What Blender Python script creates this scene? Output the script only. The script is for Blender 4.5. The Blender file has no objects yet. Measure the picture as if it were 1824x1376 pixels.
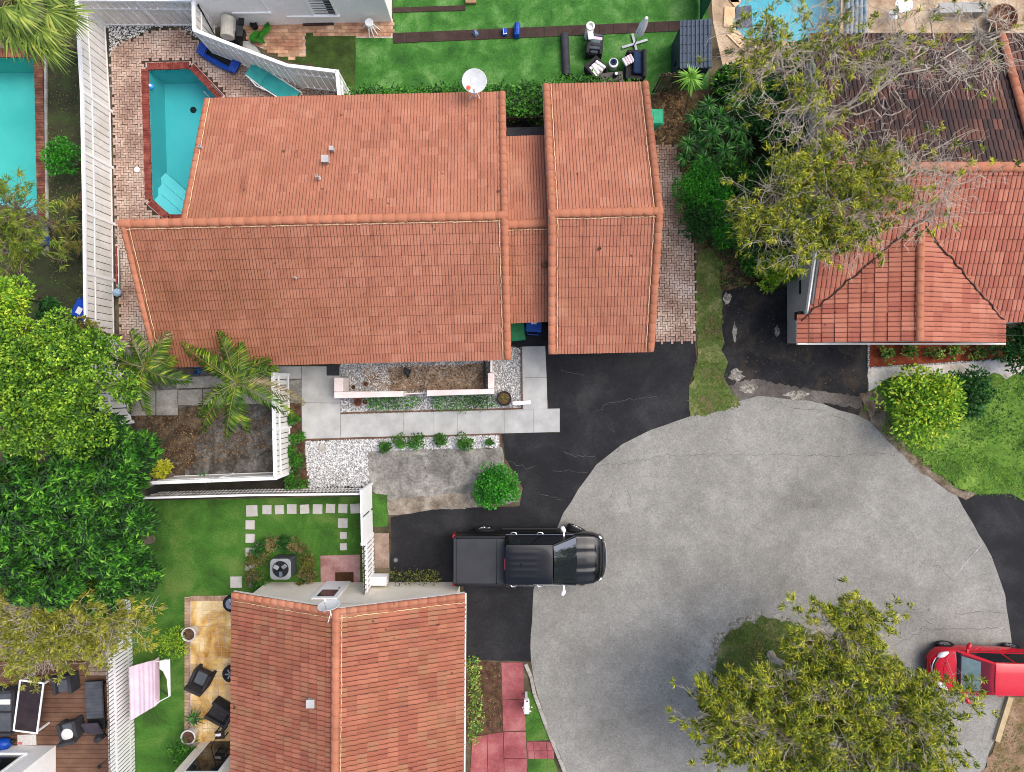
import bpy, bmesh, math, random
import numpy as np
from mathutils import Vector, Matrix
from mathutils.geometry import tessellate_polygon

R = random.Random(11)
NR = np.random.default_rng(11)
PI = math.pi
scene = bpy.context.scene
COL = scene.collection

# ------------------------------------------------------------------ camera, sky, sun, exposure
H, F, CX, CY = 26.0, 1170.0, 912.0, 688.0        # drone height (m), focal length (px of the photograph), nadir
cam_d = bpy.data.cameras.new('camera')
cam_d.sensor_width = 36.0
cam_d.lens = 36.0 * F / 1824.0
cam_d.clip_start = 0.1
cam_d.clip_end = 2000
cam = bpy.data.objects.new('camera', cam_d)
cam.location = (0, 0, H)
COL.objects.link(cam)
scene.camera = cam

SUN_EL, SUN_AZ = math.radians(58), math.radians(68)   # azimuth clockwise from north (+Y)
world = bpy.data.worlds.new('World')
scene.world = world
world.use_nodes = True
wn, wl = world.node_tree.nodes, world.node_tree.links
sky = wn.new('ShaderNodeTexSky')
sky.sky_type = 'NISHITA'
sky.sun_disc = False
sky.sun_elevation = SUN_EL
sky.sun_rotation = SUN_AZ
sky.dust_density = 3.6
sky.air_density = 0.8
sky.ozone_density = 0.6
wl.new(sky.outputs[0], wn['Background'].inputs[0])
wn['Background'].inputs[1].default_value = 0.15

sun_d = bpy.data.lights.new('sun', 'SUN')
sun_d.energy = 1.15
sun_d.angle = math.radians(56)
sun_d.color = (1.0, 0.975, 0.94)
sun = bpy.data.objects.new('sun', sun_d)
sd = Vector((math.sin(SUN_AZ) * math.cos(SUN_EL), math.cos(SUN_AZ) * math.cos(SUN_EL), math.sin(SUN_EL)))
sun.rotation_euler = sd.to_track_quat('Z', 'Y').to_euler()
sun.location = sd * 60
COL.objects.link(sun)

scene.view_settings.view_transform = 'Standard'
scene.view_settings.look = 'None'
scene.view_settings.gamma = 1.0
scene.view_settings.exposure = 0.86
scene.view_settings.use_curve_mapping = False
scene.render.engine = 'CYCLES'
scene.cycles.use_denoising = True
scene.cycles.filter_width = 1.0
scene.cycles.max_bounces = 6
scene.cycles.transparent_max_bounces = 12

# ------------------------------------------------------------------ helpers
def P(px, py, z=0.0):
    """the point at height z that stands under a pixel of the photograph"""
    k = (H - z) / F
    return Vector(((px - CX) * k, (CY - py) * k, z))

def XY(px, py, z=0.0):
    p = P(px, py, z)
    return (p.x, p.y)

WM = {}
def link(o, parent=None):
    COL.objects.link(o)
    if parent is not None:
        o.parent = parent
    return o

def tag(o, label=None, cat=None, group=None, kind=None):
    if label: o['label'] = label
    if cat: o['category'] = cat
    if group: o['group'] = group
    if kind: o['kind'] = kind
    return o

def thing(name, loc, rz, label, cat, group=None):
    o = bpy.data.objects.new(name, None)
    o.empty_display_size = 0.2
    o.location = loc
    o.rotation_euler = (0, 0, rz)
    COL.objects.link(o)
    tag(o, label, cat, group)
    WM[o.name] = Matrix.Translation(Vector(loc)) @ Matrix.Rotation(rz, 4, 'Z')
    return o

class MB:
    def __init__(s):
        s.v, s.f = [], []
    def add(s, V, Fc):
        n = len(s.v)
        s.v += [tuple(v) for v in V]
        s.f += [tuple(i + n for i in f) for f in Fc]
        return s
    def box(s, c, sz, rz=0.0, M=None, taper=1.0):
        x, y, z = sz[0] / 2, sz[1] / 2, sz[2] / 2
        V = []
        for dz in (-1, 1):
            t = taper if dz > 0 else 1.0
            for dx, dy in ((-1, -1), (1, -1), (1, 1), (-1, 1)):
                V.append(Vector((dx * x * t, dy * y * t, dz * z)))
        T = Matrix.Translation(Vector(c)) @ (M if M is not None else Matrix.Rotation(rz, 4, 'Z'))
        return s.add([T @ v for v in V], [(3, 2, 1, 0), (4, 5, 6, 7), (0, 1, 5, 4), (1, 2, 6, 5), (2, 3, 7, 6), (3, 0, 4, 7)])
    def prism(s, poly, z0, z1):
        a = sum(poly[i][0] * poly[(i + 1) % len(poly)][1] - poly[(i + 1) % len(poly)][0] * poly[i][1] for i in range(len(poly)))
        if a < 0: poly = poly[::-1]
        n = len(poly)
        V = [(x, y, z0) for x, y in poly] + [(x, y, z1) for x, y in poly]
        Fc = [tuple(range(n - 1, -1, -1)), tuple(range(n, 2 * n))]
        Fc += [(i, (i + 1) % n, n + (i + 1) % n, n + i) for i in range(n)]
        return s.add(V, Fc)
    def tube(s, pts, rad, n=6, cap=True):
        pts = [Vector(p) for p in pts]
        if not hasattr(rad, '__len__'): rad = [rad] * len(pts)
        V, Fc = [], []
        up = Vector((0.31, 0.17, 0.94)).normalized()
        for i, p in enumerate(pts):
            a = pts[max(0, i - 1)]; b = pts[min(len(pts) - 1, i + 1)]
            d = (b - a)
            if d.length < 1e-7: d = Vector((0, 0, 1))
            d.normalize()
            x = d.cross(up)
            if x.length < 0.05: x = d.cross(Vector((1, 0, 0)))
            x.normalize(); y = d.cross(x)
            for k in range(n):
                t = 2 * PI * k / n
                V.append(p + (x * math.cos(t) + y * math.sin(t)) * rad[i])
        for i in range(len(pts) - 1):
            for k in range(n):
                Fc.append((i * n + k, i * n + (k + 1) % n, (i + 1) * n + (k + 1) % n, (i + 1) * n + k))
        if cap:
            Fc.append(tuple(range(n)))
            Fc.append(tuple(range(len(pts) * n - 1, (len(pts) - 1) * n - 1, -1)))
        return s.add(V, Fc)
    def lathe(s, c, prof, n=18, M=None, cap=True):
        V, Fc = [], []
        T = Matrix.Translation(Vector(c)) @ (M if M is not None else Matrix())
        for r, z in prof:
            for k in range(n):
                t = 2 * PI * k / n
                V.append(T @ Vector((r * math.cos(t), r * math.sin(t), z)))
        m = len(prof)
        for i in range(m - 1):
            for k in range(n):
                Fc.append((i * n + k, i * n + (k + 1) % n, (i + 1) * n + (k + 1) % n, (i + 1) * n + k))
        if cap:
            Fc.append(tuple(range(n - 1, -1, -1)))
            Fc.append(tuple(range((m - 1) * n, m * n)))
        return s.add(V, Fc)

def smooth_mesh(me, angle):
    bm = bmesh.new(); bm.from_mesh(me)
    for f in bm.faces: f.smooth = True
    for e in bm.edges:
        if len(e.link_faces) == 2:
            e.smooth = e.calc_face_angle(0) < angle
    bm.to_mesh(me); bm.free()

def obj(name, mb, mat, parent=None, world_space=False, smooth=0.0, bevel=0.0, kind=None):
    """link what a MB holds as one mesh object; world_space: verts are world points, the parent's place is taken off"""
    V = mb.v
    if world_space and parent is not None:
        Mi = WM[parent.name].inverted()
        V = [tuple(Mi @ Vector(v)) for v in V]
    me = bpy.data.meshes.new(name)
    me.from_pydata(V, [], mb.f)
    me.validate()
    if mat: me.materials.append(mat)
    if smooth: smooth_mesh(me, smooth)
    o = bpy.data.objects.new(name, me)
    link(o, parent)
    if parent is not None: WM[o.name] = WM[parent.name]
    else: WM[o.name] = Matrix()
    if bevel:
        b = o.modifiers.new('bevel', 'BEVEL'); b.width = bevel; b.segments = 2; b.limit_method = 'ANGLE'
    if kind: o['kind'] = kind
    return o

def np_mesh(name, V, Q, mat=None, smooth=False, attr=None):
    """fast mesh from numpy: V (n,3), Q (m,3 or 4)"""
    V = np.asarray(V, dtype=np.float32); Q = np.asarray(Q, dtype=np.int32)
    me = bpy.data.meshes.new(name)
    k = Q.shape[1]
    me.vertices.add(len(V)); me.vertices.foreach_set('co', V.ravel())
    me.loops.add(Q.size); me.loops.foreach_set('vertex_index', Q.ravel())
    me.polygons.add(len(Q))
    me.polygons.foreach_set('loop_start', np.arange(0, Q.size, k, dtype=np.int32))
    me.polygons.foreach_set('loop_total', np.full(len(Q), k, dtype=np.int32))
    me.polygons.foreach_set('use_smooth', np.full(len(Q), bool(smooth)))
    me.update(calc_edges=True)
    if attr is not None:
        a = me.attributes.new('joint_tone', 'FLOAT', 'POINT'); a.data.foreach_set('value', np.asarray(attr, dtype=np.float32))
    if mat: me.materials.append(mat)
    return me

def np_obj(name, V, Q, mat, parent=None, smooth=False, kind=None, attr=None):
    V = np.asarray(V, dtype=float)
    if parent is not None:
        Mi = np.array(WM[parent.name].inverted())
        V = V @ Mi[:3, :3].T + Mi[:3, 3]
    o = bpy.data.objects.new(name, np_mesh(name, V, Q, mat, smooth, attr))
    link(o, parent)
    WM[o.name] = WM[parent.name] if parent is not None else Matrix()
    if kind: o['kind'] = kind
    return o

def inst(name, me, M, parent=None):
    """an object of its own that shares mesh data; M is its world matrix"""
    o = bpy.data.objects.new(name, me)
    link(o, parent)
    o.matrix_local = (WM[parent.name].inverted() @ M) if parent is not None else M
    return o

def copy_thing(src, loc, rz, label, group=None):
    r = src.copy(); COL.objects.link(r); r.location = loc; r.rotation_euler = (0, 0, rz); r['label'] = label
    if group: r['group'] = group
    for ch in list(src.children):
        c = ch.copy(); COL.objects.link(c); c.parent = r
        for g in list(ch.children):
            d = g.copy(); COL.objects.link(d); d.parent = c
    return r

def in_poly(x, y, poly):
    inside = np.zeros(x.shape, dtype=bool)
    n = len(poly); j = n - 1
    for i in range(n):
        xi, yi = poly[i][:2]; xj, yj = poly[j][:2]
        c = ((yi > y) != (yj > y)) & (x < (xj - xi) * (y - yi) / (yj - yi + 1e-12) + xi)
        inside ^= c; j = i
    return inside

def scatter(poly, dens, rng=NR):
    """random points inside a world polygon"""
    a = np.array([p[:2] for p in poly])
    lo, hi = a.min(0), a.max(0)
    n = int((hi[0] - lo[0]) * (hi[1] - lo[1]) * dens)
    p = rng.random((n, 2)) * (hi - lo) + lo
    return p[in_poly(p[:, 0], p[:, 1], a)]

def rough(poly, amp, step=0.25, rng=R):
    """uneven edge: subdivide a world polygon and push the points about"""
    out = []
    n = len(poly)
    for i in range(n):
        a = Vector(poly[i][:2]); b = Vector(poly[(i + 1) % n][:2])
        k = max(1, int((b - a).length / step))
        d = (b - a); nn = Vector((-d.y, d.x)).normalized() if d.length > 0 else Vector((0, 0))
        for j in range(k):
            q = a + d * (j / k)
            s = rng.gauss(0, amp) if j else rng.gauss(0, amp * 0.3)
            out.append((q.x + nn.x * s, q.y + nn.y * s))
    return out

def px_poly(pts, z=0.0):
    return [XY(p[0], p[1], z) for p in pts]

def flat(poly, z, holes=()):
    loops = [[Vector((x, y, 0)) for x, y in poly]] + [[Vector((x, y, 0)) for x, y in h] for h in holes]
    tri = tessellate_polygon(loops)
    V = [(x, y, z) for l in [poly] + list(holes) for x, y in l]
    out = []
    for a, b, c in tri:
        A, B, Cc = V[a], V[b], V[c]
        cr = (B[0] - A[0]) * (Cc[1] - A[1]) - (B[1] - A[1]) * (Cc[0] - A[0])
        out.append((a, b, c) if cr > 0 else (a, c, b))
    return V, out

def sheet(name, poly, z, mat, holes=(), parent=None, kind='structure'):
    mb = MB(); V, T = flat(poly, z, holes); mb.add(V, T)
    o = obj(name, mb, mat, parent, world_space=True)
    if kind and parent is None: o['kind'] = kind
    return o

def boxes_np(cx, cy, rz, lx, ly, z0, z1, inset=0.006):
    """many small slabs (bricks): centres, turn, sizes; top slightly smaller"""
    n = len(cx)
    sx = np.array([-1, 1, 1, -1, -1, 1, 1, -1]) * 0.5
    sy = np.array([-1, -1, 1, 1, -1, -1, 1, 1]) * 0.5
    top = np.array([0, 0, 0, 0, 1, 1, 1, 1])
    lx = np.broadcast_to(lx, n)[:, None]; ly = np.broadcast_to(ly, n)[:, None]
    X = sx[None] * (lx - 2 * inset * top[None]); Y = sy[None] * (ly - 2 * inset * top[None])
    c, s = np.cos(rz)[:, None], np.sin(rz)[:, None]
    V = np.empty((n, 8, 3))
    V[..., 0] = X * c - Y * s + np.asarray(cx)[:, None]
    V[..., 1] = X * s + Y * c + np.asarray(cy)[:, None]
    V[..., 2] = np.where(top[None] > 0, np.broadcast_to(z1, n)[:, None], np.broadcast_to(z0, n)[:, None])
    q = np.array([(4, 5, 6, 7), (0, 1, 5, 4), (1, 2, 6, 5), (2, 3, 7, 6), (3, 0, 4, 7)])
    Q = (np.arange(n) * 8)[:, None, None] + q[None]
    return V.reshape(-1, 3), Q.reshape(-1, 4)

def herringbone(region, ang, w, z, exclude=(), gap=0.007, rng=NR):
    a = np.array([p[:2] for p in region]); c0 = a.mean(0)
    rad = np.linalg.norm(a - c0, axis=1).max()
    n = int(rad / w) + 3
    xs, ys = np.meshgrid(np.arange(-n, n), np.arange(-n, n))
    xs, ys = xs.ravel(), ys.ravel()
    h = (xs - ys) % 4 == 0; v = (xs - ys) % 4 == 3
    bx = np.concatenate([xs[h] + 1.0, xs[v] + 0.5]) * w
    by = np.concatenate([ys[h] + 0.5, ys[v] + 1.0]) * w
    br = np.concatenate([np.zeros(h.sum()), np.full(v.sum(), PI / 2)])
    X = bx * math.cos(ang) - by * math.sin(ang) + c0[0]
    Y = bx * math.sin(ang) + by * math.cos(ang) + c0[1]
    ok = in_poly(X, Y, a)
    for e in exclude: ok &= ~in_poly(X, Y, np.array([p[:2] for p in e]))
    X, Y, br = X[ok], Y[ok], br[ok]
    k = len(X)
    X = X + rng.normal(0, 0.003, k); Y = Y + rng.normal(0, 0.003, k)
    return boxes_np(X, Y, br + ang + rng.normal(0, 0.012, k), 2 * w - gap, w - gap, np.full(k, z - 0.05), z + rng.normal(0, 0.004, k))

# ------------------------------------------------------------------ materials
KA = 0.92
def S(r, g, b, k=None):
    f = lambda c: (c / 255 / 12.92) if c / 255 <= 0.04045 else ((c / 255 + 0.055) / 1.055) ** 2.4
    k = KA if k is None else k
    return (f(r) * k, f(g) * k, f(b) * k, 1.0)

class NT:
    def __init__(s, name):
        s.m = bpy.data.materials.new(name); s.m.use_nodes = True
        s.t = s.m.node_tree; s.n = s.t.nodes
        s.b = s.n['Principled BSDF']; s.out = s.n['Material Output']
    def new(s, t, **kw):
        n = s.n.new(t)
        for k, v in kw.items(): setattr(n, k, v)
        return n
    def l(s, a, b): s.t.links.new(a, b)
    def pos(s): return s.new('ShaderNodeNewGeometry').outputs['Position']
    def noise(s, vec, scale, detail=5, rough=0.55, dist=0.0, out='Fac'):
        n = s.new('ShaderNodeTexNoise'); n.inputs['Scale'].default_value = scale; n.inputs['Detail'].default_value = detail
        n.inputs['Roughness'].default_value = rough; n.inputs['Distortion'].default_value = dist
        if vec is not None: s.l(vec, n.inputs['Vector'])
        return n.outputs[out]
    def ramp(s, fac, stops, interp='LINEAR'):
        n = s.new('ShaderNodeValToRGB'); e = n.color_ramp.elements; n.color_ramp.interpolation = interp
        while len(e) < len(stops): e.new(0.5)
        for x, (p, c) in zip(e, stops): x.position = p; x.color = c if len(c) == 4 else (*c, 1)
        s.l(fac, n.inputs[0]); return n.outputs[0]
    def math(s, op, a, b=None, c=None, clamp=False):
        n = s.new('ShaderNodeMath', operation=op, use_clamp=clamp)
        for i, v in enumerate((a, b, c)):
            if v is None: continue
            if hasattr(v, 'node'): s.l(v, n.inputs[i])
            else: n.inputs[i].default_value = v
        return n.outputs[0]
    def mix(s, fac, a, b, mode='MIX'):
        n = s.new('ShaderNodeMix', data_type='RGBA', blend_type=mode)
        for v, i in ((fac, n.inputs[0]), (a, n.inputs[6]), (b, n.inputs[7])):
            if hasattr(v, 'node'): s.l(v, i)
            else: i.default_value = v
        return n.outputs[2]
    def mapr(s, v, a, b, c, d, clamp=True):
        n = s.new('ShaderNodeMapRange', clamp=clamp)
        for i, x in enumerate((a, b, c, d)): n.inputs[i + 1].default_value = x
        s.l(v, n.inputs[0]); return n.outputs[0]
    def scalec(s, col, f):
        n = s.new('ShaderNodeVectorMath', operation='SCALE'); s.l(col, n.inputs[0])
        if hasattr(f, 'node'): s.l(f, n.inputs[3])
        else: n.inputs[3].default_value = f
        return n.outputs[0]
    def rnd(s):
        g = s.new('ShaderNodeNewGeometry').outputs['Random Per Island']; o = s.new('ShaderNodeObjectInfo').outputs['Random']
        return s.math('FRACT', s.math('ADD', g, o))
    def bump(s, h, strength, dist=0.02):
        n = s.new('ShaderNodeBump'); n.inputs['Strength'].default_value = strength; n.inputs['Distance'].default_value = dist
        s.l(h, n.inputs['Height']); s.l(n.outputs[0], s.b.inputs['Normal']); return n
    def fin(s, col, rough=0.8, spec=0.3, metal=0.0, coat=0.0):
        if hasattr(col, 'node'): s.l(col, s.b.inputs['Base Color'])
        else: s.b.inputs['Base Color'].default_value = col
        if hasattr(rough, 'node'): s.l(rough, s.b.inputs['Roughness'])
        else: s.b.inputs['Roughness'].default_value = rough
        s.b.inputs['Specular IOR Level'].default_value = spec
        s.b.inputs['Metallic'].default_value = metal
        s.b.inputs['Coat Weight'].default_value = coat
        return s.m

def mat(name, c1, c2=None, c3=None, scale=2.0, con=(0.35, 0.65), rough=0.8, spec=0.25, metal=0.0, coat=0.0, fine=0.2, fscale=40, bump=0.0, bscale=60, island=0.0, dist=0.0):
    t = NT(name); p = t.pos()
    c2 = c2 or c1
    stops = [(con[0], c1), (con[1], c2)] if c3 is None else [(con[0], c1), (sum(con) / 2, c2), (con[1], c3)]
    col = t.ramp(t.noise(p, scale, 7, 0.6, dist), stops)
    if fine:
        col = t.scalec(col, t.mapr(t.noise(p, fscale, 4, 0.7), 0.3, 0.7, 1 - fine, 1 + fine))
    if island:
        col = t.scalec(col, t.mapr(t.rnd(), 0, 1, 1 - island, 1 + island))
    if bump:
        t.bump(t.noise(p, bscale, 5, 0.6), bump)
    return t.fin(col, rough, spec, metal, coat)

def leaf_mat(name, cols, trans=0.2, rough=0.5, spec=0.3):
    t = NT(name)
    k = len(cols)
    cols = sorted(cols, key=lambda c: c[1])
    f = t.math('ADD', t.math('MULTIPLY', t.rnd(), 0.55), t.mapr(t.noise(t.pos(), 2.3, 4, 0.6), 0.32, 0.68, 0, 0.45))
    f = t.math('POWER', f, 1.3)
    col = t.ramp(f, [((i + 0.5) / k, c) for i, c in enumerate(cols)])
    lo = t.noise(t.pos(), 0.9, 3)
    col = t.scalec(col, t.mapr(lo, 0.3, 0.7, 0.8, 1.15))
    t.fin(col, rough, spec)
    tr = t.new('ShaderNodeBsdfTranslucent'); t.l(col, tr.inputs[0])
    mx = t.new('ShaderNodeMixShader'); mx.inputs[0].default_value = trans
    t.l(t.b.outputs[0], mx.inputs[1]); t.l(tr.outputs[0], mx.inputs[2]); t.l(mx.outputs[0], t.out.inputs[0])
    return t.m

def asphalt(name, c_dark, c_mid, c_light, crack=0.7, speck=0.25, crack_scale=0.35, crackw=0.012, blot=0.28, debris=None, stains=()):
    t = NT(name); p = t.pos()
    big = t.noise(p, blot, 8, 0.62, 0.4)
    col = t.ramp(big, [(0.3, c_dark), (0.5, c_mid), (0.68, c_light)])
    med = t.noise(p, 2.2, 6, 0.7)
    col = t.scalec(col, t.mapr(med, 0.3, 0.7, 0.86, 1.14))
    fine = t.noise(p, 11, 6, 0.85)
    col = t.scalec(col, t.mapr(fine, 0.3, 0.7, 1 - speck, 1 + speck))
    if debris:
        col = t.mix(t.mapr(t.noise(p, 0.9, 7, .7, .8), .5, .66, 0, .45), col, debris)
    for sx, sy, sr, st in stains:
        dv = t.new('ShaderNodeVectorMath', operation='DISTANCE'); t.l(p, dv.inputs[0]); dv.inputs[1].default_value = (sx, sy, 0)
        f = t.math('MULTIPLY', t.mapr(dv.outputs['Value'], sr * .2, sr, 1, 0), t.mapr(t.noise(p, .8, 6, .65), .35, .65, .2, 1))
        col = t.scalec(col, t.math('SUBTRACT', 1.0, t.math('MULTIPLY', f, st)))
    gr = t.noise(p, 24, 2, 0.6)
    col = t.scalec(col, t.mapr(gr, 0.3, 0.7, 1 - speck * .8, 1 + speck * .8))
    # cracks
    wob = t.new('ShaderNodeVectorMath', operation='ADD'); t.l(p, wob.inputs[0])
    t.l(t.scalec(t.noise(p, 1.3, 5, 0.65, out='Color'), 0.9), wob.inputs[1])
    v = t.new('ShaderNodeTexVoronoi', feature='DISTANCE_TO_EDGE'); v.inputs['Scale'].default_value = crack_scale
    t.l(wob.outputs[0], v.inputs['Vector'])
    line = t.mapr(v.outputs['Distance'], 0.0, crackw * crack_scale * 2.2, 1, 0)
    mask = t.mapr(t.noise(p, 0.5, 3), 0.48, 0.6, 0, 1)
    f = t.math('MULTIPLY', t.math('MULTIPLY', line, mask), crack)
    col = t.mix(f, col, (0.03, 0.029, 0.028, 1))
    t.bump(t.noise(p, 70, 3, 0.7), 0.35, 0.01)
    return t.fin(col, 0.85, 0.2)

def glossy_trans(name, tint, ior=1.33, rough=0.02, wave=0.0):
    t = NT(name)
    tr = t.new('ShaderNodeBsdfTransparent'); tr.inputs[0].default_value = tint
    gl = t.new('ShaderNodeBsdfGlossy'); gl.inputs['Roughness'].default_value = rough
    fr = t.new('ShaderNodeFresnel'); fr.inputs[0].default_value = ior
    if wave:
        b = t.new('ShaderNodeBump'); b.inputs['Strength'].default_value = wave; b.inputs['Distance'].default_value = 0.05
        t.l(t.noise(t.pos(), 3.0, 4), b.inputs['Height']); t.l(b.outputs[0], gl.inputs['Normal']); t.l(b.outputs[0], fr.inputs['Normal'])
    mx = t.new('ShaderNodeMixShader'); t.l(fr.outputs[0], mx.inputs[0]); t.l(tr.outputs[0], mx.inputs[1]); t.l(gl.outputs[0], mx.inputs[2])
    t.l(mx.outputs[0], t.out.inputs[0])
    return t.m

def tile_mat(name, cols, darkcol, joint_tone=0.6, weather=None, wcol=None, stain=None, streak=(4.5, .5, .5), fade=.16):
    """clay tile: a colour of its own per tile, darker along the joints, weathering in large patches"""
    t = NT(name); p = t.pos()
    k = len(cols)
    col = t.ramp(t.rnd(), [((i + 0.5) / k, c) for i, c in enumerate(cols)])
    col = t.scalec(col, t.mapr(t.noise(p, 0.55, 6, 0.6), 0.3, 0.7, 0.88, 1.06))
    col = t.scalec(col, t.mapr(t.noise(p, 22, 4, 0.75), 0.3, 0.7, 0.88, 1.1))
    if weather:
        w = t.mapr(t.noise(p, weather, 6, 0.6, 0.6), 0.48, 0.7, 0, 0.4)
        col = t.mix(w, col, wcol)
    sm = 0.0
    if stain:
        dv = t.new('ShaderNodeVectorMath', operation='DISTANCE'); t.l(p, dv.inputs[0]); dv.inputs[1].default_value = stain[:3]
        sm = t.math('MULTIPLY', t.mapr(dv.outputs['Value'], stain[3] * .25, stain[3], 1, 0), t.mapr(t.noise(p, 1.1, 5), .35, .6, .35, 1))
        col = t.mix(t.math('MULTIPLY', sm, .6), col, S(126, 82, 48))
    a = t.new('ShaderNodeAttribute', attribute_name='joint_tone').outputs['Fac']
    g = t.math('MULTIPLY', a, t.mapr(t.noise(p, 0.6, 5, 0.6), 0.3, 0.7, 0.7 * joint_tone, joint_tone * 1.15), clamp=True)
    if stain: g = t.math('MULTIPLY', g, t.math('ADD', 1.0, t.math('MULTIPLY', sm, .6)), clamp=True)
    col = t.mix(g, col, darkcol)  # darker tone mixed in along grooves and under the lips
    sc = t.new('ShaderNodeVectorMath', operation='MULTIPLY'); t.l(p, sc.inputs[0]); sc.inputs[1].default_value = streak
    col = t.mix(t.mapr(t.noise(sc.outputs[0], 1.0, 5, .65), .56, .74, 0, .38), col, darkcol)
    pale = t.mapr(t.noise(p, .45, 3, .5), .62, .7, 0, fade)
    col = t.mix(pale, col, S(214, 168, 140))
    spots = t.mapr(t.noise(p, 3.3, 2, 0.4), 0.73, 0.77, 0, 0.75)
    col = t.mix(spots, col, darkcol)
    t.bump(t.noise(p, 55, 4), 0.25, 0.01)
    return t.fin(col, 0.75, 0.25)
# ------------------------------------------------------------------ shared materials
m_road = asphalt('aged_asphalt', S(118, 116, 110), S(136, 134, 127), S(150, 148, 141), 0.0, 0.24, stains=[(*XY(x_, y_), r_, s_) for x_, y_, r_, s_ in ((1380, 1040, 2.6, .1), (1440, 870, 2.6, .14), (1250, 850, 1.8, .12), (1010, 1075, 1.6, .2), (1350, 960, 3.0, .08), (1560, 1000, 2.2, .14), (1180, 1290, 2.4, .14), (1700, 1180, 2.0, .22), (1060, 1330, 1.6, .18), (1390, 740, 2.0, .12), (1252, 1180, .95, -.55), (1262, 1150, .6, -.4), (1245, 1205, .6, -.4), (1420, 1085, 1.0, -.3), (1310, 710, 1.2, -.14), (1050, 900, 2.2, -.12))])
m_drive = asphalt('sealed_asphalt', S(27, 27, 29), S(36, 36, 38), S(52, 52, 53), 0.0, 0.28, blot=0.5)
m_drive2 = asphalt('littered_asphalt', S(27, 27, 29), S(36, 36, 38), S(56, 55, 54), 0.0, 0.34, blot=0.6, debris=S(84, 72, 56))
m_soil = mat('soil', S(52, 47, 33), S(84, 76, 58), S(112, 100, 80), scale=0.9, fine=0.35, fscale=30, rough=0.95, bump=0.5, bscale=25)
m_moss = mat('mossy_soil', S(48, 50, 34), S(66, 64, 44), S(70, 82, 44), scale=1.1, fine=0.35, fscale=24, rough=0.95, bump=0.5, bscale=25)
m_mud = mat('wet_mud', S(70, 66, 60), S(94, 91, 86), S(126, 124, 120), scale=1.3, con=(0.34, 0.66), fine=0.5, fscale=9, rough=0.95, spec=.1, bump=1.0, bscale=12, dist=1.2)
m_mulch = mat('brown_mulch', S(58, 40, 32), S(84, 60, 46), S(100, 76, 58), scale=4, fine=0.45, fscale=45, rough=0.95, bump=0.7, bscale=40)
m_redmulch = mat('red_mulch', S(112, 52, 32), S(134, 62, 38), S(150, 82, 54), scale=4, fine=0.4, fscale=45, rough=0.95, bump=0.7, bscale=40)
m_turf = mat('bright_turf', S(40, 84, 28), S(60, 112, 40), S(98, 140, 74), scale=1.1, con=(0.32, 0.68), fine=0.34, fscale=13, rough=0.85, bump=0.5, bscale=45, dist=0.5)
m_turf2 = mat('worn_turf', S(50, 80, 28), S(62, 106, 34), S(92, 120, 54), scale=0.8, con=(0.34, 0.66), fine=0.34, fscale=18, rough=0.9, bump=0.5, bscale=45, dist=0.5)
m_darkturf = mat('dark_turf', S(48, 62, 26), S(56, 76, 30), S(70, 90, 38), scale=2, fine=0.25, fscale=20, rough=0.95, bump=0.5, bscale=45)
m_weed = mat('weedy_grass', S(104, 92, 66), S(78, 98, 42), S(124, 124, 80), scale=1.2, fine=0.35, fscale=16, rough=0.95, bump=0.6, bscale=30)
m_lush = mat('lush_grass', S(64, 92, 32), S(88, 122, 42), S(120, 146, 62), scale=0.7, fine=0.35, fscale=14, rough=0.95, bump=0.6, bscale=25)
m_conc = mat('pale_concrete', S(158, 158, 154), S(172, 172, 168), S(184, 184, 180), scale=1.2, fine=0.08, fscale=30, rough=0.85, bump=0.15, bscale=80, island=0.03)
m_concd = mat('stained_concrete', S(132, 127, 118), S(156, 152, 143), S(180, 176, 166), scale=1.3, fine=0.25, fscale=14, rough=0.9, bump=0.3, bscale=30, dist=0.5)
m_oldconc = mat('old_rough_concrete', S(96, 94, 88), S(124, 121, 114), S(150, 147, 139), scale=1.6, fine=0.36, fscale=11, rough=0.95, bump=0.6, bscale=18, dist=0.8)
m_gravbase = mat('gravel_bed', S(120, 118, 114), S(150, 148, 144), scale=6, fine=0.4, fscale=30, rough=0.95, bump=0.6, bscale=30)
m_pebble = mat('white_pebble', S(172, 172, 172), S(206, 206, 204), S(228, 228, 226), scale=9, fine=0.12, rough=0.8, island=0.22)
m_pebble_d = mat('tan_pebble', S(112, 98, 82), S(160, 148, 132), S(200, 194, 184), scale=9, fine=0.15, rough=0.85, island=0.35)
m_brick_deck = mat('pink_grey_brick', S(150, 122, 108), S(182, 156, 140), S(200, 182, 168), scale=0.7, fine=0.2, fscale=20, rough=0.9, bump=0.3, bscale=40, island=0.16)
m_joint = mat('dark_joint', S(54, 44, 36), S(74, 62, 52), scale=5, fine=0.3, rough=0.95)
m_brick_warm = mat('warm_brick', S(158, 112, 88), S(184, 142, 112), S(206, 172, 140), scale=1.2, fine=0.15, fscale=20, rough=0.9, bump=0.3, island=0.26)
m_coping = mat('red_coping_brick', S(108, 48, 40), S(130, 62, 52), S(146, 80, 68), scale=3, fine=0.18, rough=0.85, bump=0.3, island=0.14)
m_coping_b = mat('brown_coping_brick', S(96, 58, 44), S(122, 76, 58), S(142, 96, 74), scale=3, fine=0.2, rough=0.9, bump=0.3, island=0.25)
m_coping_tan = mat('tan_coping', S(206, 170, 132), S(222, 190, 152), scale=2, fine=0.12, rough=0.85, island=0.08)
m_pool1 = mat("turquoise_plaster", S(104, 190, 192), S(116, 198, 200), scale=0.6, fine=0.05, rough=0.7)
m_pool2 = mat('mint_plaster', S(110, 200, 190), S(130, 214, 202), scale=0.5, fine=0.06, rough=0.7)
m_pool3 = mat('blue_plaster', S(96, 190, 208), S(106, 198, 214), scale=0.6, fine=0.05, rough=0.7)
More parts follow.
